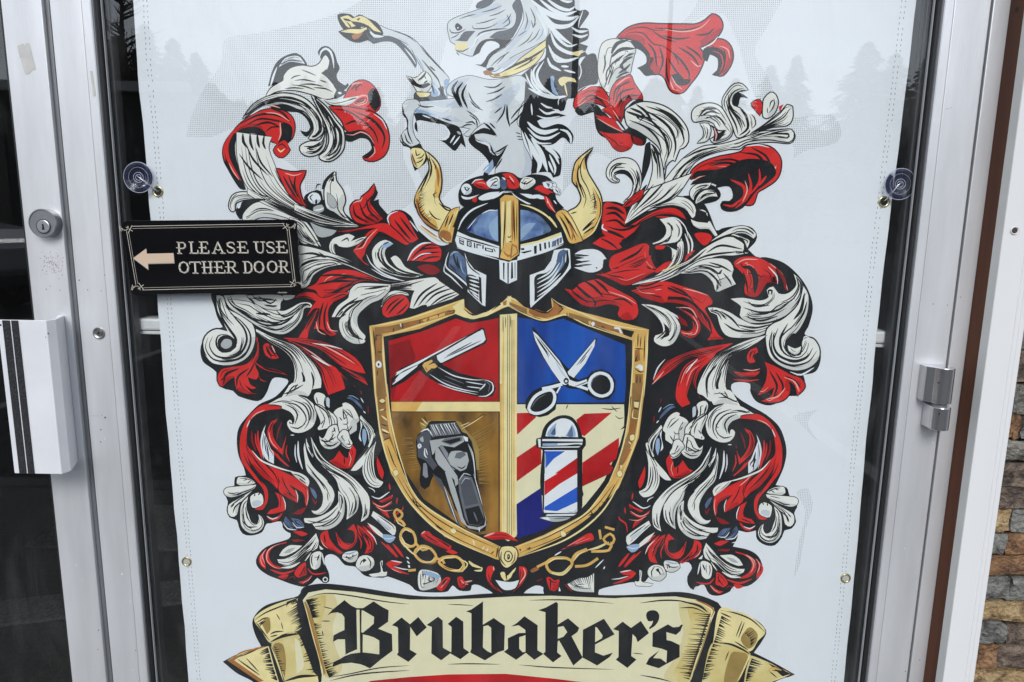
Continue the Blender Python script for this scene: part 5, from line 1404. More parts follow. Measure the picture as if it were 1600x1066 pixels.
RIGHT_MID = """
@760 220 6.6625
F W 5 12: 1372,430 1310,430 1255,370 1260,290 1310,220 1400,185 1500,192 1570,250 1610,370 1600,480 1540,580 1430,640 1502,570 1532,480 1520,410 1460,345 1370,335 1330,360 1350,395 1378,408
F K: 1330,330 1400,300 1480,320 1530,400 1540,470 1500,400 1440,350 1370,335 1330,350
S K 13: 1280,380 1290,300 1360,240 1460,240
S K 12: 1320,410 1300,340 1350,280 1440,280
S K 14: 1560,300 1580,420 1530,540
@920 260 5.33
F K: 850,100 950,80 1050,80 1200,120 1290,220 1250,290 1110,290 1102,355 1180,380 1285,345 1400,205 1475,150 1560,60 1500,-40 1300,-60 1100,20 900,40
S R 22: 1180,110 1290,170 1290,260 1200,320
S R 20: 1330,60 1350,170 1310,270 1220,350
S R 16: 1420,20 1420,130 1340,240
S R 16: 1120,320 1200,330 1260,280
S q 9: 1300,120 1320,200 1280,300
S R 16: 1480,80 1420,160
F W 2 9: 480,352 600,292 722,255 822,272 882,332 892,402 862,432 840,402 802,352 702,322 602,332
F K: 840,240 850,190 900,150 1040,160 1100,230 1060,290 900,320 850,290
F W 2 8: 842,242 852,192 902,152 1022,137 990,182 932,192 882,242 872,282
F W 3 9: 890,292 912,242 962,202 1042,202 1072,252 1002,252 932,292 892,312
S K 11: 930,270 980,230 1050,225
F K: 900,350 960,340 1000,380 1060,560 1030,600 1000,520 930,520 860,480 840,420 880,440
F W 1 8: 850,442 872,492 930,522 1000,522 1050,582 1072,572 1002,442 990,392 920,362 972,372 992,472 902,462
F K: 900,440 910,400 960,390 1000,430 990,470 920,460
L W 5 9: 480,200 400,270 340,370 300,470 / 860,60 720,250 520,345 305,478
S K 14: 640,120 520,250 400,360
S K 12: 740,140 600,270 440,360
S K 12: 780,180 660,280 500,340
S K 12: 540,150 450,260 370,370
F R 2 8: 410,215 455,195 440,260 340,330 280,340 300,310
F R 2: 130,312 210,312 300,352 312,422 300,472 322,502 430,442 560,372 680,345 762,372 812,442 702,402 582,402 460,452 382,542 300,602 240,612 130,572 108,512
S K 22: 140,350 220,350 300,400
S K 20: 140,400 220,390 300,460
S K 18: 140,460 230,450 300,500 380,490
S K 22: 130,530 220,560 300,600
S K 16: 150,500 260,530 360,510 480,440
S w 12: 120,480 112,515 155,540
F R: 30,642 130,582 250,602 300,652 240,692 150,692
S K 14: 100,600 180,640 240,690
F K: 250,642 382,542 470,492 622,492 650,542 600,600 540,640 500,650 480,640 400,660 300,690
S R 12: 560,420 680,430 780,480
F W 3 6: 530,642 600,612 642,562 640,502 590,440 702,430 762,480 777,550 742,622 660,642 560,657
S K 12: 650,470 690,500 700,540
S K 11: 690,570 660,620 630,630
S w 8: 600,440 720,430 800,500 830,600
F R: 560,660 640,662 620,690 560,690
F R 3: 190,752 300,702 450,642 502,662 500,742 572,852 500,902 402,962 300,982 180,922 60,902 202,882 170,832
S K 18: 250,802 402,722 455,660
S K 17: 200,852 350,822 500,752
F K: 270,920 340,880 480,860 400,905 320,925
S q 13: 300,935 305,915
S K 14: 480,830 520,860 570,860
L R 3: 250,840 420,790 520,740 / 240,860 400,840 520,760
F K: 520,740 640,690 700,760 620,830 560,850
F W 8 7: 360,985 500,932 620,892 700,842 850,772 1000,642 1060,592 1200,512 1310,502 1392,562 1372,602 1300,560 1200,560 1300,600 1340,622 1320,680 1280,600 1200,590 1290,650 1280,720 1200,700 1330,722 1200,742 1100,742 1000,770 900,832 800,872 700,922 560,972 370,992
S K 16: 900,720 1050,620 1250,540
S K 15: 980,720 1100,660 1280,690
S K 15: 880,790 1000,740 1250,710
S K 14: 1080,600 1180,580 1290,610
S K 14: 700,900 850,800 980,690
F W 8 8: 760,892 900,802 1000,772 1120,770 1180,800 1205,860 1190,912 1225,982 1130,1022 1060,1042 1030,962 950,892 850,892
S K 14: 900,830 1010,850 1080,890
S K 13: 980,870 1060,940 1100,1000
S K 13: 1000,800 1100,830 1190,880
S K 12: 1120,890 1170,950 1190,990
L W 4 5: 650,662 710,690 730,700 770,600 785,650 780,740 690,850 600,900 / 650,660 690,690 690,780 660,840 540,920 480,940 450,950 440,955
L W 3 4: 740,640 780,620 790,700 760,800 640,880 / 735,660 750,700 730,770 690,830 620,880
S W 12: 820,540 862,640 850,740
S W 12: 800,560 832,660 825,750
S R 18: 800,790 830,740 880,700
F R: 880,572 920,552 1000,562 1025,602 960,660
S Y 11: 600,870 680,850 760,800
F R: 560,860 640,800 700,790 640,850 560,890
"""
RIGHT_LOW = """
@1000 400 5.33
F R 2: 0,242 200,212 350,252 480,292 582,342 602,402 540,432 582,522 642,642 695,692 560,702 592,642 522,562 420,432 300,392 150,382 0,332
S K 20: 0,310 200,350 380,360 500,450 560,560
S K 16: 250,250 360,300 450,380
S K 15: 100,240 240,270 400,340
S K 18: 500,440 570,540 600,650
S q 8: 360,270 480,300 570,330
S q 8: 300,430 420,440 480,530 500,600
F R 5 6: 780,62 840,12 960,10 1060,50 1130,120 1152,232 1062,222 1010,302 960,342 880,322 870,262 880,182 820,112
S K 40: 850,92 920,102 962,180 955,310
S K 14: 860,130 890,240 900,310
S q 10: 1080,60 1180,150 1232,290
S r 20: 1130,90 1200,200 1215,290
S w 9: 1070,90 1140,170 1145,235
S q 9: 800,70 870,30 980,30
F W 8 7: 755,357 860,350 1000,372 1072,342 1055,285 1110,255 1152,312 1232,312 1302,242 1280,150 1340,212 1352,322 1282,442 1180,512 1050,552 900,552 830,492 842,422
S K 14: 1075,325 1070,290 1100,290 1090,325
S K 15: 860,430 1000,470 1150,450 1280,350
S K 14: 870,500 1000,540 1150,500
S K 13: 900,380 960,420 1080,410
F W 8 7: 565,432 640,432 750,472 830,522 950,572 1080,562 1182,522 1100,602 1000,662 860,682 740,672 690,632 660,562 640,492 590,470
S K 15: 700,560 800,620 960,630
S K 14: 670,460 760,520 830,600
S K 13: 800,570 950,600 1080,570
F W 8 12: 1050,642 1100,572 1200,522 1320,402 1362,252 1402,332 1392,472 1332,602 1250,692 1232,742 1270,802 1340,762 1362,692 1440,690 1492,772 1482,862 1402,932 1280,952 1150,902 1070,812
F K: 1200,762 1220,702 1280,642 1332,692 1352,752 1340,822 1290,832 1230,812
F W 1: 1230,745 1290,772 1342,752 1330,802 1290,822 1240,792
S K 17: 1150,602 1110,722 1150,822 1260,872 1382,852 1442,762
S K 15: 1100,622 1080,742 1130,852 1260,912 1400,882 1472,792
S K 16: 1232,562 1170,682 1180,782 1250,842
S K 22: 1280,530 1340,450 1370,310
S K 14: 1290,590 1360,480 1390,380
S w 12: 1250,965 1340,990 1450,930
S w 10: 1360,690 1380,670 1420,690
F R 2 5: 320,432 420,482 490,542 502,622 440,682 360,662 330,612 402,632 440,602 432,532
S K 13: 400,500 470,570 470,640
S q 8: 440,500 480,580 460,650 400,660
F W 6 8: 10,402 120,412 250,462 332,572 322,652 272,732 190,752 118,712 130,662 190,642 180,562 110,472
F K: 200,562 240,602 242,662 160,692 210,642
S w 11: 260,470 340,530 390,580
F r: 300,480 380,540 400,590 350,570
L R 6 4: 770,727 640,742 480,772 330,822 210,892 110,1032 / 770,732 660,792 560,832 400,862 280,942 120,1052
L R 5: 640,792 480,852 370,922 310,1066 300,1190 350,1260 / 640,802 560,902 460,962 420,1062 390,1170 420,1230
L R 3: 560,880 470,960 440,1060 500,1180 / 580,880 500,970 470,1080 500,1190
S w 9: 210,860 150,930 110,1030
S w 9: 480,860 440,900 380,980
S q 9: 200,960 140,1030 100,1070
L W 9 9: 1050,662 900,702 760,762 640,832 560,922 490,1062 480,1140 520,1160 580,1210 / 1030,682 900,772 780,832 730,922 710,1062 720,1110 760,1190 820,1222
S K 17: 640,900 560,1020 560,1180
S K 20: 680,960 640,1080 680,1190
S K 14: 800,800 700,900 650,1000
F R 2: 890,842 920,782 970,762 982,802 940,832 962,882 910,892
F R 2: 780,962 860,972 1000,962 960,1002 830,1002
S R 12: 780,1030 900,1040 990,1030
S q 8: 860,945 940,955 1000,940
F R 6 11: 1040,882 1150,932 1260,992 1340,1022 1372,1092 1310,1162 1290,1082 1240,1042 1250,1132 1190,1202 1080,1222 1010,1207 1090,1172 1120,1092 1060,1132 980,1162 1040,1062 1060,962
S K 16: 1080,960 1140,1080 1110,1180
S K 14: 1130,970 1190,1080 1170,1180
S q 9: 1060,1190 1150,1170 1210,1100
S K 13: 1210,1000 1290,1040 1340,1100
S q 8: 1200,1010 1290,1050 1330,1130
"""
HELM_SIDE = """
@800 340 6.6625
F w 0 4: 650,382 720,340 850,330 930,362 985,432 950,442 942,522 882,562 802,572 700,542 645,520 750,512 655,490 770,462 665,440 760,420 655,400 750,382
S K 14: 670,400 800,395
S K 13: 680,470 810,450
S K 13: 680,500 830,490
S K 11: 870,520 890,530
F R 2: 550,742 640,752 700,692 830,652 900,642 1000,702 1150,782 1260,842 1302,902 1312,1002 1260,1062 1150,1062 1100,1002 1120,932 1000,902 860,932 740,912 660,852
S K 24: 650,690 760,790 850,850
S K 24: 740,650 860,730 950,830
S K 24: 850,640 950,720 1010,790
S K 18: 600,740 690,820 800,890
S K 16: 1040,860 1160,850 1260,920
S K 18: 840,850 870,890 855,930
S q 9: 1000,770 1180,830 1290,900
F R 2: 920,602 1050,552 1200,522 1400,532 1500,552 1400,602 1250,692 1150,702 1050,652
F R 3: 1240,762 1400,722 1600,682 1600,882 1400,842 1300,792
S K 16: 1260,700 1400,710 1560,650
"""
HORSE = """
@500 0 6.6625
F x 0 6: 600,262 700,302 830,342 930,382 1010,442 1100,562 1200,662 1290,752 1345,830 1300,900 1260,960 1200,960 1150,830 1080,742 1000,602 940,492 860,432 750,382 660,372 560,332
F D: 470,322 520,342 560,392 640,392 700,372 800,402 900,482 980,582 1012,662 990,712 960,662 880,552 780,452 680,432 560,452 510,412
S a 14: 800,390 900,440 960,540
S w 12: 880,500 960,600 1000,670
S K 8: 770,325 900,370 1000,440
S K 15: 1050,470 1150,600 1320,780
S K 14: 1060,620 1150,730 1230,830 1250,890
S K 13: 1140,690 1200,740
S b 10: 1000,580 1060,680 1080,740
F K: 180,160 230,140 320,150 360,180 410,150 500,190 600,240 660,350 620,380 560,350 500,290 420,280 440,300 300,310 245,310 200,240
F Y 0: 210,182 290,160 340,192 420,165 500,202 560,262 640,340 560,320 500,265 420,255 300,290 250,240
F K: 240,190 300,200 330,225 260,215
F K: 320,220 420,235 480,255 380,275
F K: 380,200 420,185 400,215
S K 12: 280,230 320,280 300,300
F K: 190,330 240,310 420,300 480,275 520,320 560,400 600,430 560,460 500,420 440,440 380,445 320,430 240,380
F Y: 215,330 300,305 420,305 480,285 490,305 440,325 320,345
F D: 470,320 530,390 640,395 560,450 510,410
F O: 330,370 380,350 450,340 400,400 350,410
S Y 18: 300,335 400,340 460,320
S w 22: 520,330 560,370 660,382
S K 14: 500,280 560,340 650,360
F W 2 8: 900,792 960,812 1020,802 1085,742 1150,802 1162,872 1130,942 1040,982 980,902
F K: 915,802 980,842 1040,882 1122,862 1152,882 1080,922 1000,902 950,870
S K 18: 1020,840 1080,790 1100,750
S w 14: 1060,880 1100,830 1140,810
S K 14: 1080,870 1120,840
F D 0 5: 980,1012 1000,960 1150,960 1280,900 1290,980 1340,1040 1150,1066 1000,1060
F Y: 1000,962 1142,970 1125,1002 1040,1012
F b: 1160,1000 1180,850 1230,930 1250,990
F b: 1290,840 1340,830 1350,960 1320,1030
S K 14: 1160,870 1190,980
S K 14: 1250,880 1280,1010
S w 12: 1180,880 1240,960 1230,1000
@680 0 6.6625
F x 0 7: 130,292 140,232 200,192 330,142 450,102 560,62 680,-30 900,-30 870,102 850,202 822,302 762,392 650,402 560,422 500,442 460,522 390,582 300,562 220,522 210,462 160,432 140,352
F K: 390,582 440,472 520,412 680,402 800,412 720,492 650,532 672,472 620,432 540,432 480,502 460,552
F D: 800,60 860,-20 905,-20 912,122 890,232 830,352 782,412 682,412 560,392 640,332 742,312 822,262 840,150
F D: 430,90 440,30 560,-20 620,-20 590,30 560,62
F a: 330,145 450,105 560,66 640,30 700,60 640,120 500,160 380,190
F a: 600,250 720,190 780,160 800,230 720,290 640,300
S K 9: 480,130 600,100 690,60
S K 9: 560,170 660,140 730,100
S K 9: 700,250 760,200 790,140
S K 9: 250,200 330,170 420,150
F K: 205,272 230,240 272,270 282,300 230,322
S w 11: 228,296 245,285
F D: 200,422 250,402 300,332 420,322 350,402 330,432
S K 10: 150,300 170,340 250,340 320,300
S K 10: 390,265 400,300 550,290 650,240
S K 9: 420,250 520,230 640,190
S K 10: 745,150 775,240 700,290
S K 14: 420,440 460,350 600,310 760,300
S K 13: 370,520 430,420 460,360
S w 14: 340,550 400,470 450,380 560,330
S w 10: 300,560 350,480
F Y: 210,462 330,442 322,512 222,522
S K 10: 215,525 290,535 350,500
S K 8: 220,540 250,580
S K 9: 160,400 210,380 250,350
F x 0 6: 880,-20 1010,-20 1070,102 1142,202 1182,302 1152,402 1062,462 900,542 782,602 702,682 622,742 540,722 530,632 622,562 722,502 802,422 870,322 922,202 912,82
F K: 380,662 450,682 500,652 560,562 650,502 742,482 640,542 562,622 530,702 480,690
S w 9: 390,690 470,710
F a: 900,300 960,200 1000,240 960,340 860,440 780,520 720,560 800,440
F a: 640,700 760,620 900,560 1040,480 1000,540 840,630 720,710
S K 9: 940,120 960,220 930,320
S K 9: 1020,330 960,420 860,490
S K 9: 1090,300 1040,390 960,450
S K 9: 580,690 680,600 780,540
S K 9: 1000,210 1020,290 1050,240
S K 8: 640,670 760,540
S K 8: 860,380 950,320
S K 10: 990,80 1040,200 1020,290
S b 12: 1050,430 1110,360 1130,260
F Y 0 8: 560,772 660,772 802,692 900,602 1040,502 1150,422 1155,482 1002,592 900,640 1020,600 1135,522 1102,592 1012,682 850,762 742,792 602,802
S K 22: 690,755 830,680 1000,600 1130,510
S K 12: 820,730 960,660 1060,590
S K 14: 930,610 1010,610 980,640
F O: 500,742 570,732 600,782 520,782
F O: 600,790 660,770 680,790 620,800
F K: 540,715 600,700 610,730 560,740
F K: 980,-20 1430,-20 1452,82 1502,112 1560,100 1600,130 1592,162 1502,292 1592,302 1592,402 1502,452 1592,480 1562,542 1602,582 1512,602 1492,662 1522,772 1472,872 1402,862 1412,1002 1300,1066 1000,1066 940,960 860,1066 740,1066 780,900 1000,700 1142,600 1152,422 1202,302 1102,152
S w 46: 990,-10 1100,90 1250,170 1400,195 1490,165
S w 34: 1080,-10 1220,100 1350,150 1475,115
S w 30: 1160,-10 1290,80 1400,105 1460,60
S w 22: 1300,0 1380,20 1430,10
S w 40: 1040,40 1130,160 1240,270 1400,265 1500,170
S w 36: 1090,130 1200,280 1330,400 1425,465
S w 26: 1050,120 1130,260 1150,380
S w 24: 1180,260 1260,380 1380,480 1480,460
S w 30: 1200,330 1250,460 1340,530 1450,560 1560,535
S w 22: 1420,285 1500,330 1590,320
S w 22: 1430,360 1520,385 1590,360
S w 32: 1180,470 1230,570 1350,635 1490,600
S w 18: 1210,570 1270,640 1400,640
S w 26: 1170,600 1200,680 1310,740
S w 20: 1310,690 1390,695
S w 18: 1340,730 1460,760
S w 24: 1130,640 1060,770 1100,890 1210,980 1290,1020
S w 22: 1080,660 1020,750 1060,880 1160,970
S w 22: 1000,720 1010,850 1090,950 1220,1040
S w 26: 940,760 1000,900 1110,1010 1270,1060
F b: 1200,800 1240,800 1240,900 1290,1000 1220,960
S w 22: 900,760 860,900 800,1040
S w 20: 960,840 890,920 850,1060
S w 16: 800,820 740,960 720,1060
F y: 1290,862 1370,812 1460,852 1400,850 1350,900
S w 10: 1500,640 1520,760 1470,870
S w 10: 1540,110 1500,220 1490,290
F Y: 1410,550 1540,520 1490,590
@600 120 6.6625
F K: 880,642 940,582 1042,532 1142,572 1182,612 1002,592 952,622 962,672 1082,722 1102,782 1182,822 1292,712 1222,862 1132,962 1082,1022 1150,1040 1030,1030 1042,992 1092,902 1022,802 942,742 892,692
F x 0 6: 655,172 680,82 760,22 900,-10 1100,32 1280,12 1420,-10 1500,62 1512,182 1462,242 1412,332 1382,482 1422,542 1432,622 1462,722 1522,842 1532,962 1502,1062 1200,1062 1160,962 1242,802 1282,722 1182,802 1112,762 1102,692 962,652 942,602 1042,592 1180,622 1142,562 1052,482 952,542 882,622 832,602 902,542 802,522 702,512 562,452 420,402 312,362 292,422 302,562 332,642 372,682 332,722 292,642 272,502 252,402 240,292 342,262 602,242 762,222
F a: 700,60 800,20 900,10 840,80 780,180 800,300 740,220 690,150
F a: 1100,250 1250,150 1400,60 1420,120 1300,300 1230,420 1180,470 1200,350
F a: 430,260 600,255 740,240 800,330 720,330 560,310
F b: 1480,760 1530,860 1535,960 1500,1050 1480,1000 1500,900
F a: 1440,700 1522,842 1532,962 1490,1062 1420,1062 1470,900
F a: 960,650 1040,640 1100,700 1180,790 1110,760 1090,700
F a: 330,330 500,350 700,400 820,470 700,470 560,430 420,390
F b: 300,330 400,350 560,400 420,395 320,370
F x 0 5: 190,332 200,282 250,242 342,242 380,300 330,340 300,420 300,560 332,642 372,690 300,722 200,702 168,642 212,562 240,542 252,452 212,402
F K: 188,332 200,300 212,380 252,450 245,540 215,560 240,520 230,440 195,400
S a 20: 290,380 280,480 300,600
S K 12: 245,470 250,580 300,700
S K 12: 215,590 240,670 280,700
S K 14: 180,600 200,680 260,720
F K: 310,382 402,380 522,422 642,472 762,512 802,562 830,642 852,742 802,692 742,772 692,742 622,682 552,652 662,642 662,562 602,502 482,472 362,452 322,482 320,540 350,580 345,500
S w 18: 560,655 640,650 680,590 650,530
S w 15: 690,690 740,610
S w 14: 720,710 790,620
S G 20: 760,570 800,600
S w 12: 400,400 480,430
S w 13: 580,490 640,520 660,560
F K: 165,652 200,722 270,742 282,862 320,982 402,922 442,882 452,802 402,742 372,692 292,732 210,702
F Y: 278,762 320,742 390,752 432,802 422,872 382,932 342,952 300,892
S K 12: 330,760 340,820 380,800
S K 11: 340,850 390,840 420,800
S K 11: 330,900 380,880 410,850
S K 11: 290,800 310,860 340,930
S O 14: 290,820 310,880 345,940
S K 14: 1040,102 1150,112 1230,62
S K 13: 1070,182 1180,152 1260,102
S K 13: 1060,262 1150,232 1230,182
S K 12: 1150,382 1225,320
S K 14: 1170,482 1240,382 1262,282
S K 20: 1280,290 1285,420 1310,522
S K 14: 1320,442 1382,362 1462,282
S K 14: 1310,500 1400,420 1450,350
S K 26: 770,40 715,130 770,260 800,320
S K 24: 820,60 760,160 815,320
S K 22: 860,80 815,190 870,330
S K 12: 880,162 920,252 1000,330
S K 13: 900,252 950,310 1030,350
S K 13: 860,352 960,422 1000,490
S K 13: 890,400 960,450 970,530
S K 14: 850,480 920,470 950,500
S K 12: 800,530 860,500 920,500
S K 14: 700,460 600,430
S K 12: 350,290 420,315 520,310
S K 18: 1040,480 1100,530 1150,580
S K 14: 1100,480 1160,540
S K 16: 1150,790 1200,770 1290,710
S K 16: 1110,710 1130,780 1170,820
S K 9: 1370,580 1430,600
S K 9: 1380,620 1440,630
S K 9: 1390,650 1450,655
F b: 1030,970 1090,910 1130,860 1140,940 1090,1010
S w 13: 1040,990 1090,930
S K 14: 1160,960 1200,900 1230,850
@740 120 6.6625
F K: 540,40 620,130 742,192 872,212 880,340 800,330 962,402 850,432 702,442 662,462 722,532 882,490 982,532 1042,622 1022,702 1000,650 1005,700 930,632 832,702 722,712 842,762 912,852 902,1022 852,1042 825,1050 800,1000 722,992 602,1012 602,852 522,602 470,482 520,300
F K: 860,-20 1050,-20 1100,60 1060,220 980,230 940,350 880,340 900,200 870,150
S w 34: 570,120 700,180 850,215 960,200
S w 18: 700,275 760,315 820,325
S w 20: 680,330 760,385 860,365 950,398
S w 16: 660,405 760,435 900,412
S w 14: 600,280 610,400
S w 40: 560,470 640,545 740,580 880,545
S w 26: 560,530 660,625 780,640 900,580
S w 16: 580,600 680,690 810,692
S w 24: 900,550 970,570 1010,630 1015,690
S w 40: 600,640 700,790 740,900 770,990
S w 48: 560,640 640,800 690,900 660,1010
S w 18: 530,580 580,700 610,860
S w 24: 745,745 840,810 890,910
S w 22: 790,810 850,950 840,1020
S w 22: 710,715 810,760 890,850
S w 20: 780,880 830,1000
F Y: 880,40 930,0 1050,20 1070,60 980,50 920,100
S Y 14: 940,40 960,130 975,200
S w 9: 880,290 890,230 970,205
"""
TORSE = """
@620 220 6.6625
F K: 640,560 660,490 690,440 760,400 870,365 1000,350 1090,325 1200,335 1290,390 1400,350 1560,370 1640,460 1660,600 1740,700 1600,760 1400,650 1160,520 900,640 760,700 660,660
F w 1 6: 668,502 700,452 752,452 782,502 762,552 702,562
S K 12: 700,480 730,520 760,490
F R 1 5: 790,432 862,402 942,442 962,502 842,490
S w 10: 780,450 820,410 900,400
F w 2 5: 932,432 1002,382 1062,380 1072,490 970,492
S K 11: 980,470 1020,430 1050,420
S r 9: 970,485 1010,440
F U 0 5: 1080,402 1132,412 1142,492 1090,502
F w: 1090,380 1130,390 1125,410
F R 1 6: 1098,345 1190,342 1272,432 1262,492 1162,492 1140,402
S q 13: 1170,365 1220,430
S K 10: 1170,400 1230,470
F W 2 5: 1280,452 1320,382 1422,392 1442,442 1362,502 1300,502
S K 13: 1290,430 1350,450 1420,400
F R 0 4: 1430,502 1502,462 1592,522 1572,562
F w 1 5: 1510,440 1560,420 1650,440 1660,500 1590,500
F w 0 5: 670,572 740,590 862,560 760,610 690,605
F w 0 5: 850,592 950,542 1070,530 1000,602 882,622
F w: 990,610 1060,545 1130,520 1060,580
F R: 780,610 830,580 832,630 800,640
F w 0: 1180,520 1260,590 1400,660 1360,660 1240,590
F w 0: 1280,550 1400,560 1460,600 1380,600
F w: 1400,570 1480,560 1560,600 1500,610
@760 220 6.6625
F w 0 5: 590,432 682,442 672,490 610,492
F U: 620,440 660,450 650,490
F R 0: 500,502 560,462 702,542 602,542
F w 1 4: 690,472 772,512 762,562 702,532
F R 0: 590,570 652,602 722,752 642,692
S w 11: 630,630 660,660
S w 11: 700,620 730,660
S q 10: 620,580 660,670 720,750
"""
HELMET = """
@660 340 6.6625
P K: 280,90 400,-90 560,-190 800,-240 900,-260 1000,-240 1250,-160 1420,-40 1520,90 1570,300 1560,560 1360,790 1160,965 1060,930 900,790 700,930 640,945 420,770 215,600 235,430 300,320
F h: 455,130 520,40 620,-40 785,-85 790,255 690,225 560,180
F h: 1020,-80 1100,-70 1230,-10 1340,130 1270,170 1120,220 1020,250
F U: 455,130 520,40 625,-42 575,50 530,110 545,172
F U: 1340,130 1230,-10 1110,-68 1215,40 1262,110 1255,170
F N: 455,130 500,70 560,15 520,80 500,145
F b: 690,90 760,0 785,-20 788,250 730,215
F b: 1022,120 1100,60 1180,60 1100,160 1022,235
S w 10: 620,-40 700,-75 780,-70
S w 7: 470,120 560,10
S w 16: 370,130 420,20 520,-80 680,-150
S Y 16: 1010,-140 1150,-100 1290,-20 1400,100
S Y 18: 1320,-10 1370,60 1400,105
P w: 365,145 500,205 640,245 805,300 800,420 640,385 480,345 365,310 340,235
P w: 1012,290 1200,250 1445,158 1470,265 1300,345 1150,395 985,450 1000,380
P Y: 1012,282 1200,242 1445,152 1430,190 1210,265 1012,302
S K 12: 350,185 480,230 640,275 800,320
P K: 380,210 435,235 432,290 385,270
S w 9: 385,225 432,245
S w 8: 390,250 430,270
P K: 462,236 512,252 512,312 462,296
P w: 474,252 500,260 500,296 474,288
P K: 482,262 492,265 492,288 482,285
P K: 535,265 548,262 552,320 538,318
P K: 562,272 612,284 612,296 574,288 574,322 562,320
P K: 625,285 640,290 636,330 622,325
P K: 650,310 735,330 735,365 650,345
P w: 665,322 722,338 722,352 665,338
S K 9: 740,320 760,360
P K: 1025,320 1060,318 1062,338 1030,342
P K: 1020,362 1130,340 1140,350 1060,375
P K: 1160,300 1190,290 1190,380 1165,385
P K: 1215,275 1235,270 1240,345 1220,350
P K: 1265,265 1285,258 1290,325 1270,330
P K: 1310,255 1325,250 1330,312 1315,318
P U: 1350,250 1400,230 1390,295 1345,310
P K: 1400,225 1420,215 1420,285 1405,290
P U: 1425,215 1455,205 1450,262 1428,270
S w 14: 980,450 1150,395 1310,345 1465,280
S w 14: 360,315 480,350 640,395 800,440
P U: 290,370 330,345 375,355 440,420 455,520 470,690 400,610 270,510
S K 16: 320,360 340,450 380,540
S K 14: 360,400 370,480 410,560
S K 13: 280,480 350,560
S b 12: 290,400 330,360 370,360
S b 10: 400,450 405,530 440,590
S w 15: 275,360 245,450 250,520 360,610 480,720 600,885
S w 12: 235,480 225,560 300,620 420,740
P w: 440,365 470,450 540,540 665,600 655,925 620,910 470,770 480,690 460,500
P K: 585,612 612,628 622,905 592,862
F K: 460,600 580,640 582,860 480,760
S w 15: 480,610 590,640
S w 15: 490,650 590,680
S w 15: 490,690 592,725
S w 15: 490,725 592,770
S w 14: 490,755 592,815
S w 12: 520,790 594,850
S K 12: 450,420 500,520 600,600
P w: 1118,600 1270,545 1340,450 1370,340 1500,320 1535,330 1545,525 1400,700 1180,890 1128,940 1120,900
F K: 1170,620 1300,570 1390,470 1420,360 1515,340 1520,500 1390,680 1180,870
F U: 1430,350 1500,345 1480,480 1390,600 1290,660 1380,520
S w 15: 1195,645 1320,575 1400,460
S w 15: 1195,690 1340,600 1430,470
S w 15: 1195,735 1340,650 1450,490
S w 15: 1195,780 1330,690 1440,580
S w 15: 1195,825 1320,740 1440,620
S w 14: 1190,860 1330,750 1500,560
S b 10: 1460,400 1450,490 1390,570
S w 9: 1495,380 1490,470
P K: 1168,622 1192,622 1190,855 1166,880
P w: 800,440 890,458 985,440 985,650 892,692 806,640
P K: 838,470 856,475 852,650 842,640
P K: 884,470 900,470 898,690 886,690
P K: 925,470 940,465 945,630 922,640
P K: 960,468 968,466 968,632 962,636
P K: 780,-210 820,-250 905,-262 1000,-230 1020,-190 1022,330 1010,400 900,465 795,430 800,300
P y: 808,-195 860,-235 950,-228 998,-180 1000,330 1005,378 912,448 808,420 826,330
P Y: 822,-160 852,-170 840,300 818,340
P Y: 878,-160 920,-180 918,260 868,260
S K 12: 862,-180 858,60 838,330
S K 13: 950,-180 955,60 962,250
S K 8: 985,-150 982,100 985,250
S O 18: 935,-180 938,60 940,240
S O 20: 845,350 890,400 985,370
P O: 930,270 985,300 998,370 912,430 920,330
P y: 940,290 975,312 985,362 930,405
S K 9: 890,190 900,210 930,185
S K 9: 900,250 935,255
"""
HORN_L = """
@620 220 6.6625
F Y 2 15: 300,112 392,192 442,272 462,402 452,522 432,592 482,682 562,732 482,872 440,932 302,852 222,722 190,642 220,532 292,402 342,302 332,202
F y: 390,210 432,290 446,400 440,520 425,580 400,500 410,380 395,280
F y: 200,560 230,500 250,640 300,760 400,860 440,930 300,850 222,722 192,642
F O: 196,620 215,600 240,720 320,820 430,920 300,848 222,720
S O 20: 405,250 432,360 430,480
S K 14: 330,180 360,270 340,380
S K 10: 360,190 400,260 400,300
S K 14: 345,300 290,430 225,560
S O 15: 205,640 230,760 330,870 440,925
S K 12: 215,620 250,760 340,850 430,910
S K 10: 195,650 215,740 260,820
H K 9 16 .4 1: 215,630 250,750 330,840 / 300,560 330,700 390,800
H K 8 9 .3 1: 260,500 240,560 225,620 / 320,480 310,560 300,640
S K 10: 420,540 380,560 400,600
S K 14: 440,650 520,720 580,730
F y 0 9: 440,962 480,872 562,730 652,690 620,800 580,902 600,900 568,1062 470,1032
S K 13: 540,780 500,900
S Y 16: 610,730 560,850 540,940
S Y 12: 650,700 600,800
S K 14: 590,760 540,880
F O: 445,965 480,930 560,960 560,1040 470,1030
S Y 13: 470,1010 500,1040 540,1060
S Y 12: 222,875 300,940 380,1000 460,1050
S O 10: 250,880 330,940 420,1000
"""
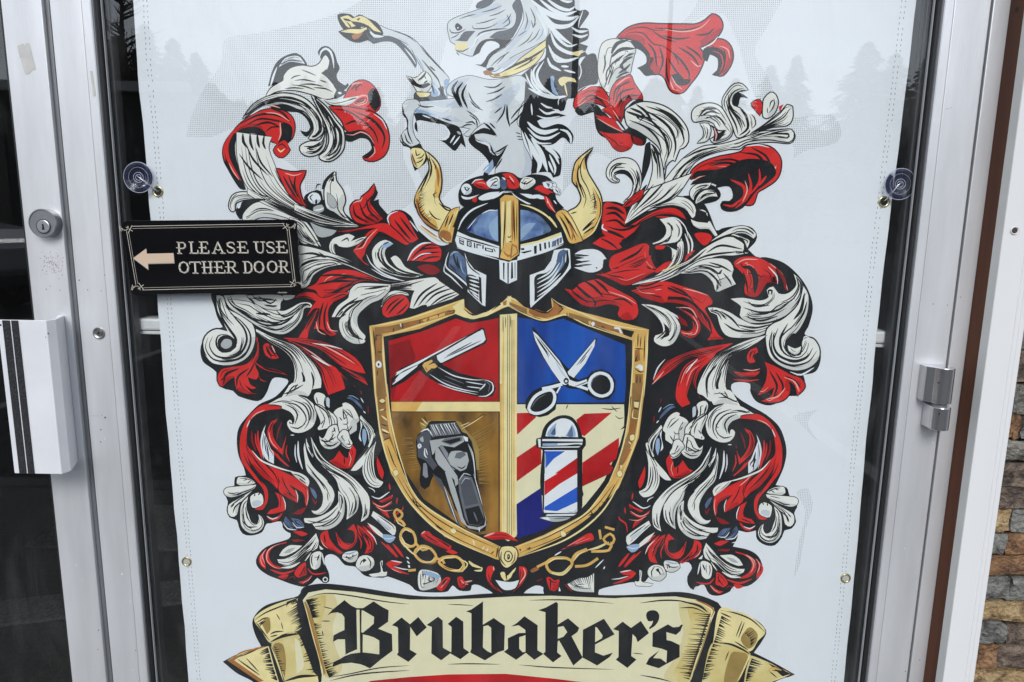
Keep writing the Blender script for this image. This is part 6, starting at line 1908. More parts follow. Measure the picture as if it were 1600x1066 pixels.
HORN_R = """
@760 220 6.6625
F Y 2 15: 1106,75 1052,152 1032,232 1052,332 1122,452 1182,562 1202,682 1182,822 1102,952 1002,1032 962,952 872,782 852,742 942,692 992,602 952,482 902,422 912,302 952,202
F K: 1108,73 1052,152 1032,232 1040,300 1020,200 1040,150
F y: 1195,640 1200,700 1180,822 1102,952 1002,1032 990,1000 1080,900 1140,780 1160,660
F y: 912,310 950,210 1000,150 970,260 960,380 990,520 950,470 905,420
S K 16: 960,250 950,380 990,520 1020,600
S K 11: 1010,180 960,300
S K 12: 930,420 960,520
S y 18: 1100,500 1170,640 1170,800
S K 10: 1110,480 1185,640 1175,800 1090,950
H K 9 12 .4 1: 1120,550 1150,650 1140,760 / 1060,590 1080,680 1060,770
S K 15: 1110,850 1000,940
S K 14: 1130,890 1010,970
S K 13: 1140,800 1000,930
S Y 12: 1190,780 1120,940 1010,1030
S K 11: 880,760 940,740
F y 0 9: 720,772 800,720 872,782 962,952 1002,1042 870,1064 800,902
S K 16: 760,780 830,900 880,1030
S K 13: 800,760 880,900 930,1040
S O 20: 860,860 900,960 890,1040
S Y 12: 740,790 800,900 850,1020
S Y 12: 830,760 910,880 960,1020
S K 11: 780,740 860,840 960,1010
"""
CHAIN = """
@620 830 4.706
O K 34: 30,20 60,-20 120,10 140,80 120,110 60,110 30,60
O y 19: 30,20 60,-20 120,10 140,80 120,110 60,110 30,60
O K 34: 130,160 180,110 250,130 290,190 260,230 180,220
O y 19: 130,160 180,110 250,130 290,190 260,230 180,220
O K 34: 310,230 340,195 440,190 490,240 480,290 380,280
O y 20: 310,230 340,195 440,190 490,240 480,290 380,280
C y 18: 140,90 190,140 240,120
C y 18: 270,200 330,210 350,240
S Y 10: 20,60 90,140 150,190
S Y 8: 450,200 520,240 480,300
S Y 17: 530,220 560,250 620,270
S Y 12: 570,290 620,290 625,265
S O 8: 180,230 260,240 300,220
S O 8: 340,260 420,290 480,280
S Y 8: 60,-30 10,-60 -10,-100
C y 19: 0,-90 40,-70 60,-40
O y 18: -20,-130 0,-160 40,-130 30,-100 0,-90
S w 9: 70,190 90,205
S w 9: 75,220 95,240
S w 12: 85,250 95,270
C y 18: 85,290 140,285
O K 34: 1100,240 1150,200 1250,200 1290,240 1220,310 1130,300
O y 20: 1100,240 1150,200 1250,200 1290,240 1220,310 1130,300
C y 26: 1285,230 1320,170 1400,135
O K 32: 1330,250 1400,230 1480,190 1430,260 1340,270
C y 20: 1310,260 1400,250 1480,200
C y 19: 1030,265 1100,230 1150,205
F O: 980,290 1020,265 1050,280 1000,305
S Y 14: 1400,140 1480,120 1560,80
C y 19: 1430,150 1560,140 1580,80
O y 18: 1520,60 1570,20 1600,60 1570,100
C y 18: 1490,-10 1500,60
C y 18: 1530,-30 1600,-10
S Y 10: 1130,310 1220,320 1290,260
S w 8: 1460,270 1520,210
S w 8: 1160,180 1210,150
S Y 8: 45,10 65,-12 105,10
S Y 8: 35,40 60,90 100,105
S Y 8: 140,165 180,120 240,130
S Y 8: 190,230 250,225 275,200
S Y 8: 320,225 350,200 430,195
S Y 8: 390,290 460,285 485,250
S Y 8: 1110,240 1160,205 1240,205
S Y 8: 1140,305 1220,305 1275,250
S Y 8: 1300,220 1340,170 1390,145
F R 2: 175,25 230,0 260,30 400,110 380,140 230,75
S q 9: 180,20 210,0
F R 1: 360,150 400,135 450,160 410,170
F R 2: 1205,140 1380,30 1430,15 1450,60 1400,80 1300,110
F R 2 5: 665,265 700,255 720,275 690,350 720,400 780,455 700,410 660,340
S q 8: 710,260 715,290
F R 2 5: 900,260 940,265 960,300 920,390 850,450 890,400 900,330
S q 8: 930,270 945,320 900,390
F w: 725,360 830,375 900,360 870,420 810,435 770,420
F Y: 760,310 790,300 810,330 860,280 840,340 790,365
S K 8: 800,310 810,360
S Y 10: 850,310 875,270
F W 3: 170,290 300,310 325,370 290,410 170,430
H K 8 10 .4 1: 180,290 240,295 320,330 / 175,400 230,410 290,400
F b: 180,295 250,300 320,330 300,350 210,320
F R 1: 290,415 330,370 360,340 395,350 350,430 320,440
S K 11: 330,400 370,350
F R 2: 445,345 480,335 500,370 550,365 520,385 490,420 460,410
S q 9: 500,375 555,365
F R 1: 1100,345 1130,340 1160,365 1195,355 1180,430 1130,435
S K 9: 1130,350 1130,430
F w: 1195,410 1205,440 1190,440
S r 10: 1235,390 1290,445
F W 2: 1255,390 1330,350 1400,340 1450,310 1450,450 1350,445 1290,430
H K 8 14 .4 1: 1260,380 1340,340 1440,310 / 1320,430 1380,440 1445,430
S r 8: 1030,370 1070,350
S w 8: 1520,280 1530,260
"""
SHIELD = """
@0 0 1
P K: 570,505 640,488 722,462 724,478 740,488 763,482 795,455 824,472 836,480 854,484 862,462 870,474 1021,512 1013,619 1004,688 984,738 973,765 930,810 883,845 812,880 800,890 786,890 770,882 692,846 640,796 605,745 586,680 578,615
P y: 577,510 640,496 725,467 726,480 740,492 763,487 795,463 824,477 835,484 853,488 863,481 861,466 869,477 1014,515 1006,619 998,684 978,735 967,762 925,806 880,839 810,871 793,878 775,874 695,839 644,790 611,740 593,678 585,615
P K: 599,526 656,514 712,490 736,499 761,494 794,478 828,493 850,500 880,491 988,532 987,619 976,696 949,759 915,803 850,836 805,854 779,854 718,826 658,786 627,740 611,668 606,622
P E: 607,533 660,518 712,498 735,505 760,501 779,497 779,627 611,627
P r: 607,540 640,530 650,560 620,600 614,627 610,610
P B: 809,496 830,499 850,505 880,498 977,539 978,600 976,629 809,630
P n: 611,644 779,644 779,833 742,836 718,820 662,780 634,738 617,690
P c: 806,632 975,632 976,668 968,696 944,752 908,797 870,818 806,836
P N: 807,788 846,762 848,806 905,798 850,828 808,842
@790 600 6.6625
P E: 110,305 260,300 320,345 120,530
P E: 110,770 370,595 372,830 110,1020
P E: 735,375 820,310 1105,300 820,545 770,520 760,450
P E: 800,820 1180,560 1180,640 1150,780 800,1060
P E: 108,1066 200,1000 110,1090
P K: 1190,480 1235,460 1235,560 1180,720 1060,930 1000,1066 1030,1066 1240,640 1250,240 1240,240 1232,440
S K 9: 1000,255 1100,265 1200,250
S K 8: 1140,330 1180,360 1230,350
S K 9: 630,260 650,215
S K 8: 1100,230 1160,290
@790 740 6.6625
P E: 800,-60 1000,-200 1120,-60 1090,0 800,135
P K: 785,370 900,250 1020,80 1060,60 950,260 830,370 650,470 500,540 420,560
P c: 108,130 372,-60 372,135 110,310
@0 0 1
P Y: 781,492 808,490 807,838 794,846 781,838
P Y: 611,628 781,628 781,643 612,643
P y: 611,628 660,628 650,643 612,643
P y: 781,600 784,600 784,840 781,838
S y 2: 787,500 786,600 787,830
C y 1.6: 803,500 803,830
C K .9: 793.5,492 793,600 792.5,836
C K .8: 796.5,492 796,640 795.5,838
C K .8: 800,500 799.5,836
C K 1.2: 808.5,492 808.5,632
C K 1.2: 780.3,498 780.3,628
C K 1.2: 780.3,643 780.3,834
C K 1: 611,627.5 780,627.5
C K 1: 611,643.8 780,643.8
S K 1.2: 786,495 786,520
S K 1.2: 790,495 790,512
S K 1.2: 798,494 798,512
"""
RIM = """
@560 460 6.6625
P m: 165,345 320,330 640,260 940,165 1010,170 1000,195 640,305 470,360 360,390 250,410 245,460 245,560 190,600
S Y 12: 115,330 300,305 620,225 1095,55
S Y 10: 255,440 640,320 1010,205
P O: 275,370 350,350 360,380 270,390
P O: 470,310 640,275 640,300 470,350
P y: 660,270 720,250 700,290
P y: 740,240 900,190 900,220 740,270
S K 9: 915,185 1000,165 990,195 915,210
S K 8: 640,265 640,310
S K 9: 370,345 360,395
S K 9: 460,300 465,365
S K 8: 820,215 840,205 830,235
S w 9: 435,300 445,340
P m: 165,350 245,440 245,640 300,1066 190,1066 170,640
S K 11: 150,340 165,480 180,640
S K 9: 240,430 185,430 190,560
S K 9: 200,600 245,600
P O: 180,480 240,480 240,560 190,580
F w: 180,720 210,690 240,720 235,760 195,760
F K: 200,725 215,715 220,740 205,745
S K 8: 200,790 195,850
S Y 14: 255,445 265,700 300,1066
S Y 12: 118,335 150,600 180,1066
P Y: 1090,50 1102,60 1095,150 1150,200 1200,215 1290,190 1345,175 1360,170 1560,30 1590,15 1590,120 1500,140 1340,225 1200,260 1100,240 1000,200 1010,170 980,130
S K 14: 1095,150 1190,215 1300,185 1345,180
S K 12: 1370,150 1450,110 1480,100 1390,165
P O: 1500,80 1545,60 1540,110 1510,120
S K 10: 1350,175 1540,45
@790 460 6.6625
P m: 40,80 220,150 225,215 40,110
P O: 250,130 430,195 500,140 490,70 600,150 560,210 420,250 300,230 240,190
S Y 14: 20,20 210,110
S Y 12: 20,120 240,225 400,270 560,225 640,215 850,320 1330,480
S K 13: 260,135 350,180 440,190 500,130
S K 10: 550,120 600,150 550,190
P m: 660,190 1150,340 1330,385 1310,440 1200,410 650,235
S Y 14: 480,40 560,100 800,200 1120,320 1480,375
P O: 930,290 1120,335 1110,385 930,330
P K: 1210,360 1340,385 1310,450 1230,420
P w: 1130,340 1190,345 1220,410 1190,405 1175,365 1130,360
F w: 890,300 915,285 930,310 905,335
F y: 860,285 890,280 880,330
S K 9: 640,190 640,240
S K 9: 1000,330 1030,350
P y: 1350,410 1475,400 1460,700 1440,1066 1300,1066 1330,700
S Y 13: 1480,380 1470,640 1440,1066
S Y 12: 1340,480 1320,800 1300,1066
P O: 1345,580 1395,570 1400,690 1345,690
P m: 1350,830 1430,830 1420,1066 1330,1066
S K 10: 1380,410 1375,550
S K 9: 1410,440 1400,560
S K 10: 1450,430 1440,700
S K 10: 1340,565 1440,570
S K 12: 1370,640 1350,700 1380,690
F w: 1350,760 1390,730 1430,750 1420,800 1380,770
S K 11: 1345,770 1400,810 1440,800
S K 10: 1370,850 1360,1000
S K 10: 1400,850 1400,1050
@560 600 6.6625
P m: 185,0 275,0 290,300 320,500 420,800 360,870 280,620 220,440
F Y: 215,180 250,155 280,180 250,205
S K 7: 215,180 250,205 280,180
S K 10: 220,260 260,275 290,260
S Y 12: 220,275 270,265
S Y 14: 240,330 300,380
S K 11: 240,420 300,440
S Y 16: 240,470 320,510
S K 14: 250,500 310,520
S K 12: 260,590 330,560
S Y 13: 165,0 195,250 240,560 350,900 520,1066
S Y 13: 300,0 330,330 400,650 530,1066
P y: 270,590 320,570 420,800 500,1010 440,1066 350,850
F Y 0 4: 360,910 400,895 420,935 380,965
S K 10: 300,640 370,830 400,880
@790 600 6.6625
P m: 1320,-10 1430,-10 1390,300 1340,560 1230,830 1170,900 1200,700 1280,500 1310,250
P Y: 1335,180 1390,190 1380,250 1340,240
S K 10: 1330,180 1390,180
S K 10: 1330,250 1390,265
S Y 11: 1330,270 1320,350 1380,360
P O: 1310,390 1370,360 1350,510 1290,520
F Y 0 5: 1295,535 1340,530 1340,580 1300,590
S Y 10: 1280,600 1310,630
P O: 1260,660 1310,680 1240,820 1200,800
F Y 0 5: 1160,920 1200,900 1215,950 1175,970
F Y: 1190,850 1215,850 1200,890
S Y 13: 1435,-10 1400,260 1350,600 1210,960
S Y 12: 1305,0 1270,400 1200,720 1060,1066
P y: 1120,1000 1180,960 1140,1066 1060,1066
@560 740 6.6625
S Y 15: 345,0 560,330 900,640 1430,890
S Y 13: 470,0 650,300 1050,560 1470,760
S K 9: 400,20 590,320 930,620 1430,860
S K 9: 450,40 640,330 1000,580 1440,780
S K 10: 560,255 590,310
S K 10: 590,260 610,330 660,350
F Y 0 3: 950,590 990,570 1020,600 990,630
S K 9: 800,540 870,590
S w 9: 1190,690 1210,750
S w 9: 1290,790 1310,760
S w 9: 1330,810 1350,780
S K 10: 1380,840 1410,810
@790 740 6.6625
S Y 15: 1240,0 1000,400 640,680 140,870
S Y 13: 1120,30 850,400 480,620 100,770
S K 9: 1180,60 960,380 600,640 140,830
S K 9: 1130,100 880,400 500,630 260,730
S K 12: 860,440 1000,390
S K 12: 870,420 930,450 980,340
S K 10: 880,380 930,470
F Y 0 4: 570,610 610,600 630,640 590,660
S K 9: 990,290 1040,300 1140,110
F K: 140,790 160,785 155,810
S K 10: 215,790 260,770 240,800
@620 830 4.706
F Y 0 9: 770,120 850,115 885,150 880,210 830,260 800,268 770,240 755,180
O K 8: 800,155 830,150 850,180 840,215 815,225 790,200
F K: 812,175 828,170 832,200 815,210
F w: 816,182 822,180 822,195
S K 8: 770,150 765,210 800,255
S O 8: 870,150 865,210 840,245
P O: 735,125 748,120 735,190 728,188
S K 8: 748,118 730,195
F R 1: 640,40 700,10 800,10 895,75 780,60 700,65
S q 11: 640,40 720,12
"""
RAZOR = """
@560 460 6.6625
P K: 340,880 440,770 800,610 1285,345 1310,350 1340,470 1330,510 870,730 900,745 1050,820 1300,880 1400,900 1432,980 1400,1060 1300,1080 1060,1020 850,940 700,850 640,790 480,910 340,980
P w: 815,640 1285,365 1300,375 1325,470 1300,500 870,712 850,710 825,680
P w: 360,860 400,810 700,660 1120,440 1150,440 760,645 620,730 480,790 420,830
P w: 350,930 430,830 620,735 610,755 450,880 360,940
S r 10: 360,865 400,820
S r 10: 350,935 390,890
S K 9: 870,590 1200,405 1290,370
S K 10: 920,640 1180,500
S K 10: 890,665 1050,590 1280,480
P y: 665,740 690,710 765,680 775,700 720,740 790,715 825,750 800,770 760,770 710,815
S O 10: 690,750 720,800
S w 10: 830,760 1000,850 1200,890 1310,890
S w 12: 1310,890 1390,920 1400,1000 1330,1060 1250,1060
S w 10: 740,830 900,930 1080,990 1250,1020
S w 8: 830,930 1000,990 1240,1045
S w 9: 1120,910 1300,940
S w 9: 1130,960 1290,980
S w 11: 1260,1000 1310,950 1320,930
S s 9: 900,850 1100,930
S s 8: 860,880 1080,970
S s 8: 1300,900 1370,940 1350,1020
"""
SCISSORS = """
@790 460 6.6625
P K: 275,340 290,345 620,740 660,780 930,460 955,460 920,560 720,870 760,890 850,860 900,800 1000,780 1090,820 1145,900 1140,1010 1080,1090 960,1100 880,1060 780,990 660,980 600,950 545,1010 540,1080 520,1200 440,1260 360,1280 260,1260 205,1180 210,1100 280,1010 400,950 550,910 500,820 380,650 300,480
P w: 285,385 330,420 560,690 665,880 660,925 620,945 580,930 480,790 400,660 310,480
P w: 645,810 935,465 925,540 830,720 710,870 660,840
C w 44: 640,900 740,935 850,905
O w 32: 870,950 900,860 980,820 1070,850 1110,930 1090,1020 1010,1060 920,1030
C w 30: 660,930 770,960 860,990
C w 34: 590,935 480,965 380,985
O w 32: 240,1190 300,1070 400,1010 480,1000 512,1060 490,1150 400,1220 300,1240
C w 16: 570,960 530,1030
S K 9: 300,420 460,640
S K 10: 330,470 420,600 450,660
S K 9: 340,450 500,650 600,780
S K 9: 740,740 900,540
S K 8: 770,730 840,640
S a 16: 520,700 600,830 640,870
F K: 600,900 625,868 655,885 655,920 625,935
F w: 615,905 630,890 645,905 630,918
S s 10: 720,960 800,930 860,900
S s 9: 890,960 910,880 980,840
S s 8: 270,1180 330,1090 420,1040
"""
CLIPPER = """
@560 600 6.6625
F t: 640,420 760,380 1040,390 1120,480 1240,640 1260,900 1160,860 1120,600 1000,470 760,450 680,520
S Y 9: 660,360 720,420
S Y 7: 640,400 700,440
S Y 8: 1070,470 1180,410 1300,330
S Y 7: 1060,440 1160,400
S K 8: 680,340 720,400
S K 6: 1180,400 1300,320 1340,330
H t 9 22 .3 1: 1180,520 1230,700 1260,1040 / 1440,380 1440,640 1440,1060
H t 7 12 .3 1: 560,560 580,700 640,900 / 430,560 430,700 480,920
P K: 735,400 760,385 1010,385 1080,500 1130,520 1180,600 1215,740 1250,1066 1300,1330 1340,1440 1320,1530 1240,1545 1120,1500 1080,1400 1000,1300 960,1180 900,1066 780,960 755,1010 740,1066 690,1100 650,1066 635,1000 650,870 610,780 598,600 620,530 700,460
P s: 740,420 1010,400 1070,520 800,545 770,560
H w 13 10 1 1: 745,430 870,420 1005,405 / 800,540 930,530 1065,515
H K 10 10 1 1: 760,430 890,420 1020,410 / 815,540 945,530 1075,515
S w 14: 650,500 720,470 770,540
P D: 610,560 660,500 740,490 760,560 740,640 760,760 820,850 780,900 700,800 620,760
F w: 615,640 640,620 660,650 630,675
F K: 626,645 640,638 645,655
F G: 640,570 670,545 680,600 655,600
S w 12: 690,670 690,740 715,770
S w 8: 700,670 720,740
P k: 675,830 700,820 715,850 725,970 700,980 670,950
P G: 742,590 1080,540 1095,560 1100,600 1000,660 860,640 800,680 790,720 770,740
P s: 860,600 900,570 1080,545 1085,590 960,640
P K: 880,600 1000,570 1060,560 1060,590 960,625
P w: 1090,540 1140,560 1140,600 1110,595
P G: 800,680 830,660 960,860 1030,960 1040,1040 1010,1066 1000,1000 830,840 800,780
P k: 840,650 880,645 960,760 1030,890 990,900
P G: 930,770 960,700 1050,690 1130,710 1150,800 1120,890 1060,910 960,840
P s: 1000,770 1020,720 1100,700 1120,740 1060,780
S K 12: 930,770 960,700 1060,690 1140,720
S K 11: 1030,860 1080,880 1115,850
S K 10: 960,850 1060,915 1130,880
S G 10: 1140,620 1190,760 1215,900
S w 8: 1150,640 1190,720 1220,1000
@560 740 6.6625
P D: 770,0 860,60 940,240 1000,400 1060,540 1040,540 960,400 880,180
P G: 900,-20 960,10 1010,160 1050,300 1090,460 1130,540 1240,560 1310,540 1325,480 1300,380 1330,470 1330,540 1260,590 1150,570 1070,500 1010,330 960,190
P s: 1040,60 1090,20 1180,40 1220,140 1290,360 1310,480 1250,545 1150,530 1110,460 1050,200
P D: 1060,90 1100,40 1170,60 1250,310 1110,340 1080,220
P K: 1110,370 1255,335 1310,480 1250,540 1150,525
S G 10: 1070,110 1110,50 1160,60
S a 9: 1050,70 1100,0 1170,20
S w 7: 890,130 960,330 1030,520
S w 7: 1200,0 1250,180 1290,330
S s 9: 1110,365 1250,325
S s 14: 1200,400 1240,500
S w 8: 1255,560 1260,610
"""
POLE_ART = """
@790 600 6.6625
F K: 365,560 390,470 450,390 560,330 680,340 760,430 800,550 830,560 835,640 800,690 800,1100 800,1180 390,1180 385,690 325,665 320,570
F w: 415,545 440,460 510,390 600,358 690,390 740,470 755,555
F b: 430,535 470,460 535,400 525,480 510,545
F U: 470,520 515,450 520,530
F b: 620,545 650,500 690,420 720,480 725,550
F U: 640,540 690,440 700,545
F w: 530,410 600,370 680,400 640,480 610,540 530,545
P w: 335,575 365,575 365,660 345,660
P w: 385,575 800,575 805,600 380,595
P b: 385,620 640,615 540,645 385,645
P w: 540,620 800,612 795,635 540,640
P w: 370,655 780,650 760,662 380,665
S K 9: 380,605 800,606
S K 11: 610,645 780,630
P w: 405,690 745,690 745,1066 410,1066
P V: 405,700 620,700 500,780 415,880
P E: 405,1010 745,770 745,935 540,1066 405,1066
S b 12: 412,720 415,860
S K 5: 425,930 432,960
@790 740 6.6625
P K: 385,0 800,0 800,330 790,380 690,440 680,470 600,510 500,515 340,465 385,440
P w: 405,0 745,0 745,400 400,400
P E: 405,80 540,0 660,0 745,-60 745,0 560,110 405,230
P V: 405,350 745,140 745,295 540,390 405,395
F a: 690,410 745,360 745,400
P w: 395,380 530,392 745,410 560,412 400,408
P w: 430,425 740,420 700,440 420,442
F G: 350,462 420,450 680,455 640,480 560,500 480,500
F w: 370,462 440,455 470,490 420,480
S s 10: 500,470 660,462
"""
RIBBON = """
@0 0 1
F K: 395,968 412,948 440,938 466,931 474,918 504,912 556,917 640,930 700,932 780,927 900,929 976,930 1058,925 1095,931 1122,942 1128,950 1150,956 1180,968 1197,985 1192,1000 1178,1020 1210,1036 1242,1054 1205,1070 1180,1110 420,1110 400,1070 370,1052 348,1034 372,1022 408,1010 398,990
P Y: 355,1032 378,1019 404,1011 420,1010 428,1040 436,1066 440,1100 420,1100 405,1066 378,1044
P O: 355,1032 400,1012 418,1010 380,1022 366,1032 412,1064 405,1066
F Y: 397,968 412,955 434,945 465,935 464,950 471,980 469,985 440,992 423,1005 410,988
F g: 424,1006 440,995 463,988 479,1020 490,1050 496,1056 460,1060 445,1066 439,1046 430,1020
P Y: 445,1064 496,1055 498,1066 470,1090 450,1090
F Y: 1124,952 1150,956 1175,967 1196,986 1184,1002 1172,1018 1146,1008 1114,1005
F g: 1112,1006 1142,1006 1172,1021 1162,1045 1152,1066 1140,1100 1090,1100 1098,1060
F g: 1173,1024 1203,1035 1240,1055 1206,1066 1185,1090 1160,1090 1165,1050
F K: 1200,1036 1240,1055 1225,1058
P c: 473,938 482,926 509,921 555,925 600,932 640,937 700,937 749,935 804,932 862,931 960,935 974,934 1055,932 1087,937 1115,950 1117,957 1106,985 1094,1012 1086,1040 1078,1066 1070,1090 500,1090 503,1055 499,1033 486,980
P E: 560,1072 580,1064 640,1058 700,1054 790,1053 860,1060 910,1066 980,1075 980,1110 560,1110
"""
RIBBON2 = """
@340 890 5.333
F f: 735,275 800,215 960,205 1000,330 960,470 980,640 1040,800 1000,880 910,900 850,760 770,480
F g: 740,270 800,230 900,210 900,300 870,420 850,560 900,740 960,820 920,900 870,830 830,640 790,470
F t: 730,260 800,420 850,640 900,860 880,880 830,700 770,440 720,290
H K 15 20 .3 1: 735,255 760,310 790,400 / 880,215 860,290 860,400
H K 13 20 .3 .9: 800,440 850,620 890,800 / 870,440 920,620 960,780
H K 13 10 .3 1: 890,800 910,860 930,900 / 990,760 1000,830 1020,860
S K 9: 740,240 850,205 960,200 1150,225 1400,268 1600,290
S Y 12: 714,260 780,480 850,740 880,900 860,939
S O 10: 735,300 790,500 860,760 900,900
S K 7: 880,310 960,330
S K 7: 865,430 940,430
S K 7: 870,510 880,550
S K 8: 920,900 1100,870 1350,820 1600,800
S K 10: 940,925 1200,870 1600,840
H K 16 32 .3 1: 660,250 690,430 720,560 820,860 / 560,310 600,480 670,600 730,860
H K 13 10 .4 1: 660,240 620,250 580,270 / 640,300 600,300 560,320
F t: 370,440 430,400 440,500 410,540
S K 9: 330,440 380,410 420,400
S K 9: 340,460 380,430
S K 9: 350,475 370,450 400,430
S K 11: 440,540 480,520 550,515
S K 9: 440,560 500,545
S K 7: 490,370 520,420
S K 7: 530,440 545,500
S K 10: 310,420 400,360 520,310 640,260
S K 9: 320,440 430,590
S Y 10: 300,405 380,345 500,290 650,240
S K 18: 440,605 520,565 600,545 690,535
F t: 460,640 540,620 570,760 560,900 530,830
S Y 10: 445,640 500,780 550,935
H K 12 12 .3 .8: 470,640 490,720 530,850 / 540,640 560,740 600,850
S g 12: 640,560 650,900
F c: 640,570 680,600 720,800 660,870
S K 20: 560,930 640,905 700,890 840,885
H K 18 17 .4 1: 420,650 460,800 500,930 / 330,690 380,800 420,900
S K 9: 170,730 250,700 340,660
S K 10: 170,750 350,880
S K 9: 240,740 340,850
S O 9: 110,750 200,690 330,655
@1000 890 5.333
F f: 320,270 460,270 600,350 540,500 440,880 400,939 260,939 200,880 300,720 360,520 330,380
F g: 380,260 560,310 600,350 540,500 440,880 400,939 320,939 280,860 360,700 420,480 400,350
F t: 560,390 600,350 580,480 460,830 420,900 400,860 480,640
S Y 14: 330,235 480,265 600,335 600,360 530,570 460,790 410,939
S O 12: 460,255 560,295 615,340 590,400
S K 10: 0,280 180,258 340,262 440,290
S K 12: 340,265 480,300 570,360
H K 13 32 .3 1: 590,370 540,560 470,740 410,920 / 380,350 380,540 340,720 270,890
S K 9: 380,270 500,300 560,350
S K 9: 330,320 450,320 550,365
S K 9: 0,880 140,905 260,935
S K 8: 580,370 500,620 410,900
H K 15 32 .4 1: 680,380 630,560 560,760 520,920 / 790,440 720,560 650,720 600,900
S K 10: 670,340 800,365 930,420 1040,520
S K 10: 670,360 760,400
S Y 10: 680,345 820,355 930,405 1050,500
S K 8: 870,440 820,570
S K 8: 850,430 800,560
S K 14: 660,610 760,625 860,670 920,710
S K 10: 790,600 900,670
F t: 870,520 920,480 980,540 960,620 900,660 840,590
H K 12 8 .5 1: 870,530 920,580 920,640 / 930,490 980,540 960,600
F t: 760,700 840,690 900,720 820,930 700,939
S K 7: 740,680 710,760
S Y 10: 920,700 870,820 810,939
H K 15 15 .4 1: 930,740 900,830 880,930 / 1040,780 980,860 940,920
S K 10: 950,720 1100,780 1240,870
S K 9: 1100,840 1180,850 1240,875
S y 14: 1060,860 1100,820 1180,840
S K 8: 1080,850 1140,900
S Y 8: 1110,930 1180,900 1250,875
@700 900 6.154
S K 7: 0,275 120,278 240,285
S K 9: 0,850 200,845 500,850
S K 9: 680,855 1000,880 1600,900
S K 10: 780,235 1000,230 1200,235 1600,265
@860 900 6.154
S K 7: 790,742 890,752
"""
LETTERS = [
 ('@500 900 6.154', 'K: 70,380 120,325 235,233 300,285 350,310 415,310 515,245 600,300 660,330 655,440 560,508 692,560 697,720 590,800 480,890 430,865 390,850 300,835 200,845 120,877 128,830 200,795 245,750 240,610 170,610 125,635 130,572 180,545 235,520 235,400 210,365 165,350 110,358',
  'c: 350,327 380,324 386,735 358,735|c: 400,330 420,335 520,395 516,460 470,500 410,548 398,540|c: 412,562 470,575 520,592 570,622 570,755 500,745 410,735|c: 358,705 386,705 386,737 300,748 240,770 195,797 215,770 290,735'),
 ('@500 900 6.154', 'K: 690,475 785,400 865,465 945,395 1027,495 930,582 868,490 865,710 932,750 850,827 740,760 752,735 750,500 735,488', ''),
 ('@500 900 6.154', 'K: 1025,472 1135,393 1180,430 1182,690 1225,715 1262,735 1265,490 1228,462 1310,393 1378,440 1380,695 1437,735 1350,802 1252,745 1165,812 1070,745 1075,490 1060,485', ''),
 ('@700 900 6.154', 'K: 172,340 222,325 337,245 335,470 440,405 547,480 540,715 480,735 355,812 213,737 225,700 225,360', 'c: 340,485 385,475 415,500 416,742 380,725 335,688'),
 ('@700 900 6.154', 'K: 607,486 660,455 735,388 862,475 860,715 918,750 830,807 748,740 655,807 538,730 577,700 575,600 680,550 745,548 742,518 680,475 650,480', 'c: 685,590 745,570 745,730 718,735 685,700'),
 ('@700 900 6.154', 'K: 868,330 940,305 1040,250 1057,265 1055,468 1155,408 1262,500 1245,540 1188,580 1295,785 1205,862 1068,620 1055,632 1050,735 1092,770 1010,832 915,750 935,730 937,350', 'c: 1058,492 1110,483 1147,540 1110,585 1055,605'),
 ('@860 900 6.154', 'K: 313,518 515,412 617,562 430,660 428,735 510,767 602,738 570,780 450,862 308,785', 'c: 432,492 446,495 502,572 495,600 430,638'),
 ('@860 900 6.154', 'K: 603,512 695,440 775,500 870,433 948,550 838,638 822,590 790,560 777,770 827,805 740,885 628,805 655,780 657,530', ''),
 ('@860 900 6.154', 'Q: 920,380 935,345 975,330 1020,338 1047,375 1040,430 1005,480 955,512 948,500 975,470 988,432 940,435', ''),
 ('@860 900 6.154', 'K: 983,548 1130,466 1180,495 1235,490 1258,468 1275,470 1250,530 1208,567 1115,540 1118,618 1160,625 1243,665 1242,780 1110,850 1042,888 918,850 950,790 1048,716 988,790 1060,795 1115,837 1122,720 1070,700 980,680', '')]

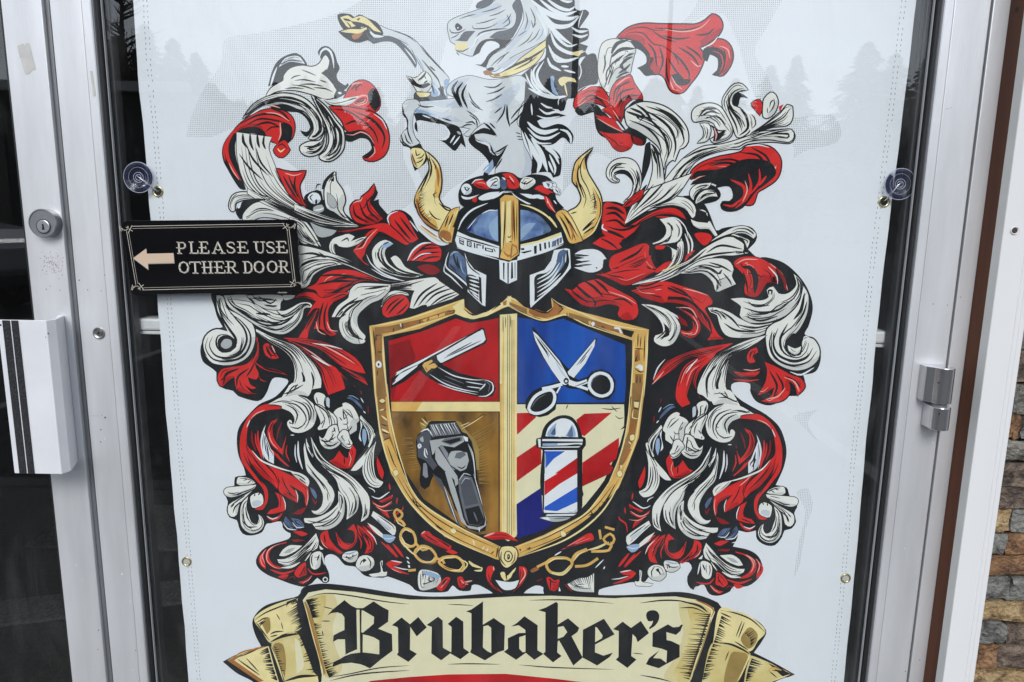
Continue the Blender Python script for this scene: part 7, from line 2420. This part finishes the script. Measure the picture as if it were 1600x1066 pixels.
# ---------------- halftone dot areas of the print
def halftone():
    m = bpy.data.materials.new('ink_halftone'); m.use_nodes = True; t = m.node_tree; N = t.nodes; N.clear()
    o = N.new('ShaderNodeOutputMaterial'); mx = N.new('ShaderNodeMixShader'); tr = N.new('ShaderNodeBsdfTransparent'); di = N.new('ShaderNodeBsdfPrincipled')
    di.inputs['Base Color'].default_value = (.30, .35, .33, 1); di.inputs['Roughness'].default_value = .5
    tc = N.new('ShaderNodeTexCoord'); mp = N.new('ShaderNodeMapping'); mp.inputs['Rotation'].default_value = (0, math.radians(45), 0); mp.inputs['Scale'].default_value = (1900, 1900, 1900)
    sx = N.new('ShaderNodeSeparateXYZ'); t.links.new(tc.outputs['Object'], mp.inputs[0]); t.links.new(mp.outputs[0], sx.inputs[0])
    def f(op, a, b=None):
        n = N.new('ShaderNodeMath'); n.operation = op
        for i, v in enumerate((a, b)):
            if v is None: continue
            if isinstance(v, (int, float)): n.inputs[i].default_value = v
            else: t.links.new(v, n.inputs[i])
        return n.outputs[0]
    s1, s2_ = f('SINE', sx.outputs[0]), f('SINE', sx.outputs[2])
    v = f('MULTIPLY', s1, s2_)
    nz = N.new('ShaderNodeTexNoise'); nz.inputs['Scale'].default_value = 9; t.links.new(tc.outputs['Object'], nz.inputs['Vector'])
    thr = f('MULTIPLY_ADD', nz.outputs[0], -1.1); thr.node.inputs[2].default_value = .86
    g = f('GREATER_THAN', v, thr); g2 = f('MULTIPLY', g, .34)
    t.links.new(g2, mx.inputs[0]); t.links.new(tr.outputs[0], mx.inputs[1]); t.links.new(di.outputs[0], mx.inputs[2]); t.links.new(mx.outputs[0], o.inputs[0])
    return m
HT = halftone()
HTP = ["290,214 300,180 318,140 345,100 352,62 400,52 500,30 560,4 600,-30 760,-40 720,40 700,60 680,120 640,170 630,240 650,300 620,330 560,320 545,290 520,300 480,300 470,270 430,240 380,200 330,214",
       "650,250 660,190 720,200 770,240 740,270 700,300 690,310 670,300",
       "880,230 900,180 930,190 980,230 960,250 930,240 905,270 880,300", "1040,60 1080,20 1110,-20 1240,-30 1200,40 1180,80 1200,120 1230,180 1300,180 1310,220 1250,240 1220,275 1240,230 1180,150 1150,60 1120,20",
       "1240,650 1278,640 1262,660 1278,690 1258,670", "1245,770 1262,762 1270,790 1258,830 1250,880 1240,905 1248,850 1258,800"]
A0 = Art(1)
for s in HTP:
    Q, _ = A0.curve([tuple(map(float, p.split(','))) for p in s.split()], True)
    tr = tessellate_polygon([[Vector((x, y, 0)) for x, y in Q]])
    Y = YB - .00004; vs = [at(x, y, Y) for x, y in Q]
    MB().add([(v.x, Y, v.z) for v in vs], [tuple(q) for q in tr]).build('halftone_print', HT, banner, fix=False)

art('ink_ground', banner, 3, INKBODY)
art('mantling_print', banner, 11, LEFT_TOP, LEFT_FAN, LEFT_MID, LEFT_LOW)
art('mantling_print', banner, 12, RIGHT_TOP, RIGHT_MID, RIGHT_LOW, HELM_SIDE)
art('mantling_print', banner, 15, SIDE_LOW)
art('mantling_print', banner, 16, MIRROR, SIDE_LOW)
art('chain_print', banner, 17, CHAIN)
art('horse_print', banner, 18, HORSE)
shield = art('shield_print', banner, 21, SHIELD)
art('rim', shield, 22, RIM)
art('razor', shield, 23, RAZOR); art('clipper', shield, 25, CLIPPER); art('barber_pole', shield, 26, POLE_ART); art('scissors', shield, 24, SCISSORS)
helm = art('helmet_print', banner, 31, HELMET)
art('horn', helm, 32, HORN_L); art('horn', helm, 33, HORN_R)
art('wreath', helm, 34, TORSE)
rib = art('ribbon_print', banner, 41, RIBBON, RIBBON2)
for (tl_, outer, holes) in LETTERS:
    txt = tl_ + '\n' + ('F K' + outer[1:] if outer[0] == 'Q' else 'P ' + outer)
    for h in holes.split('|'):
        if h: txt += '\nP ' + h
    art('letter', rib, 50, txt)
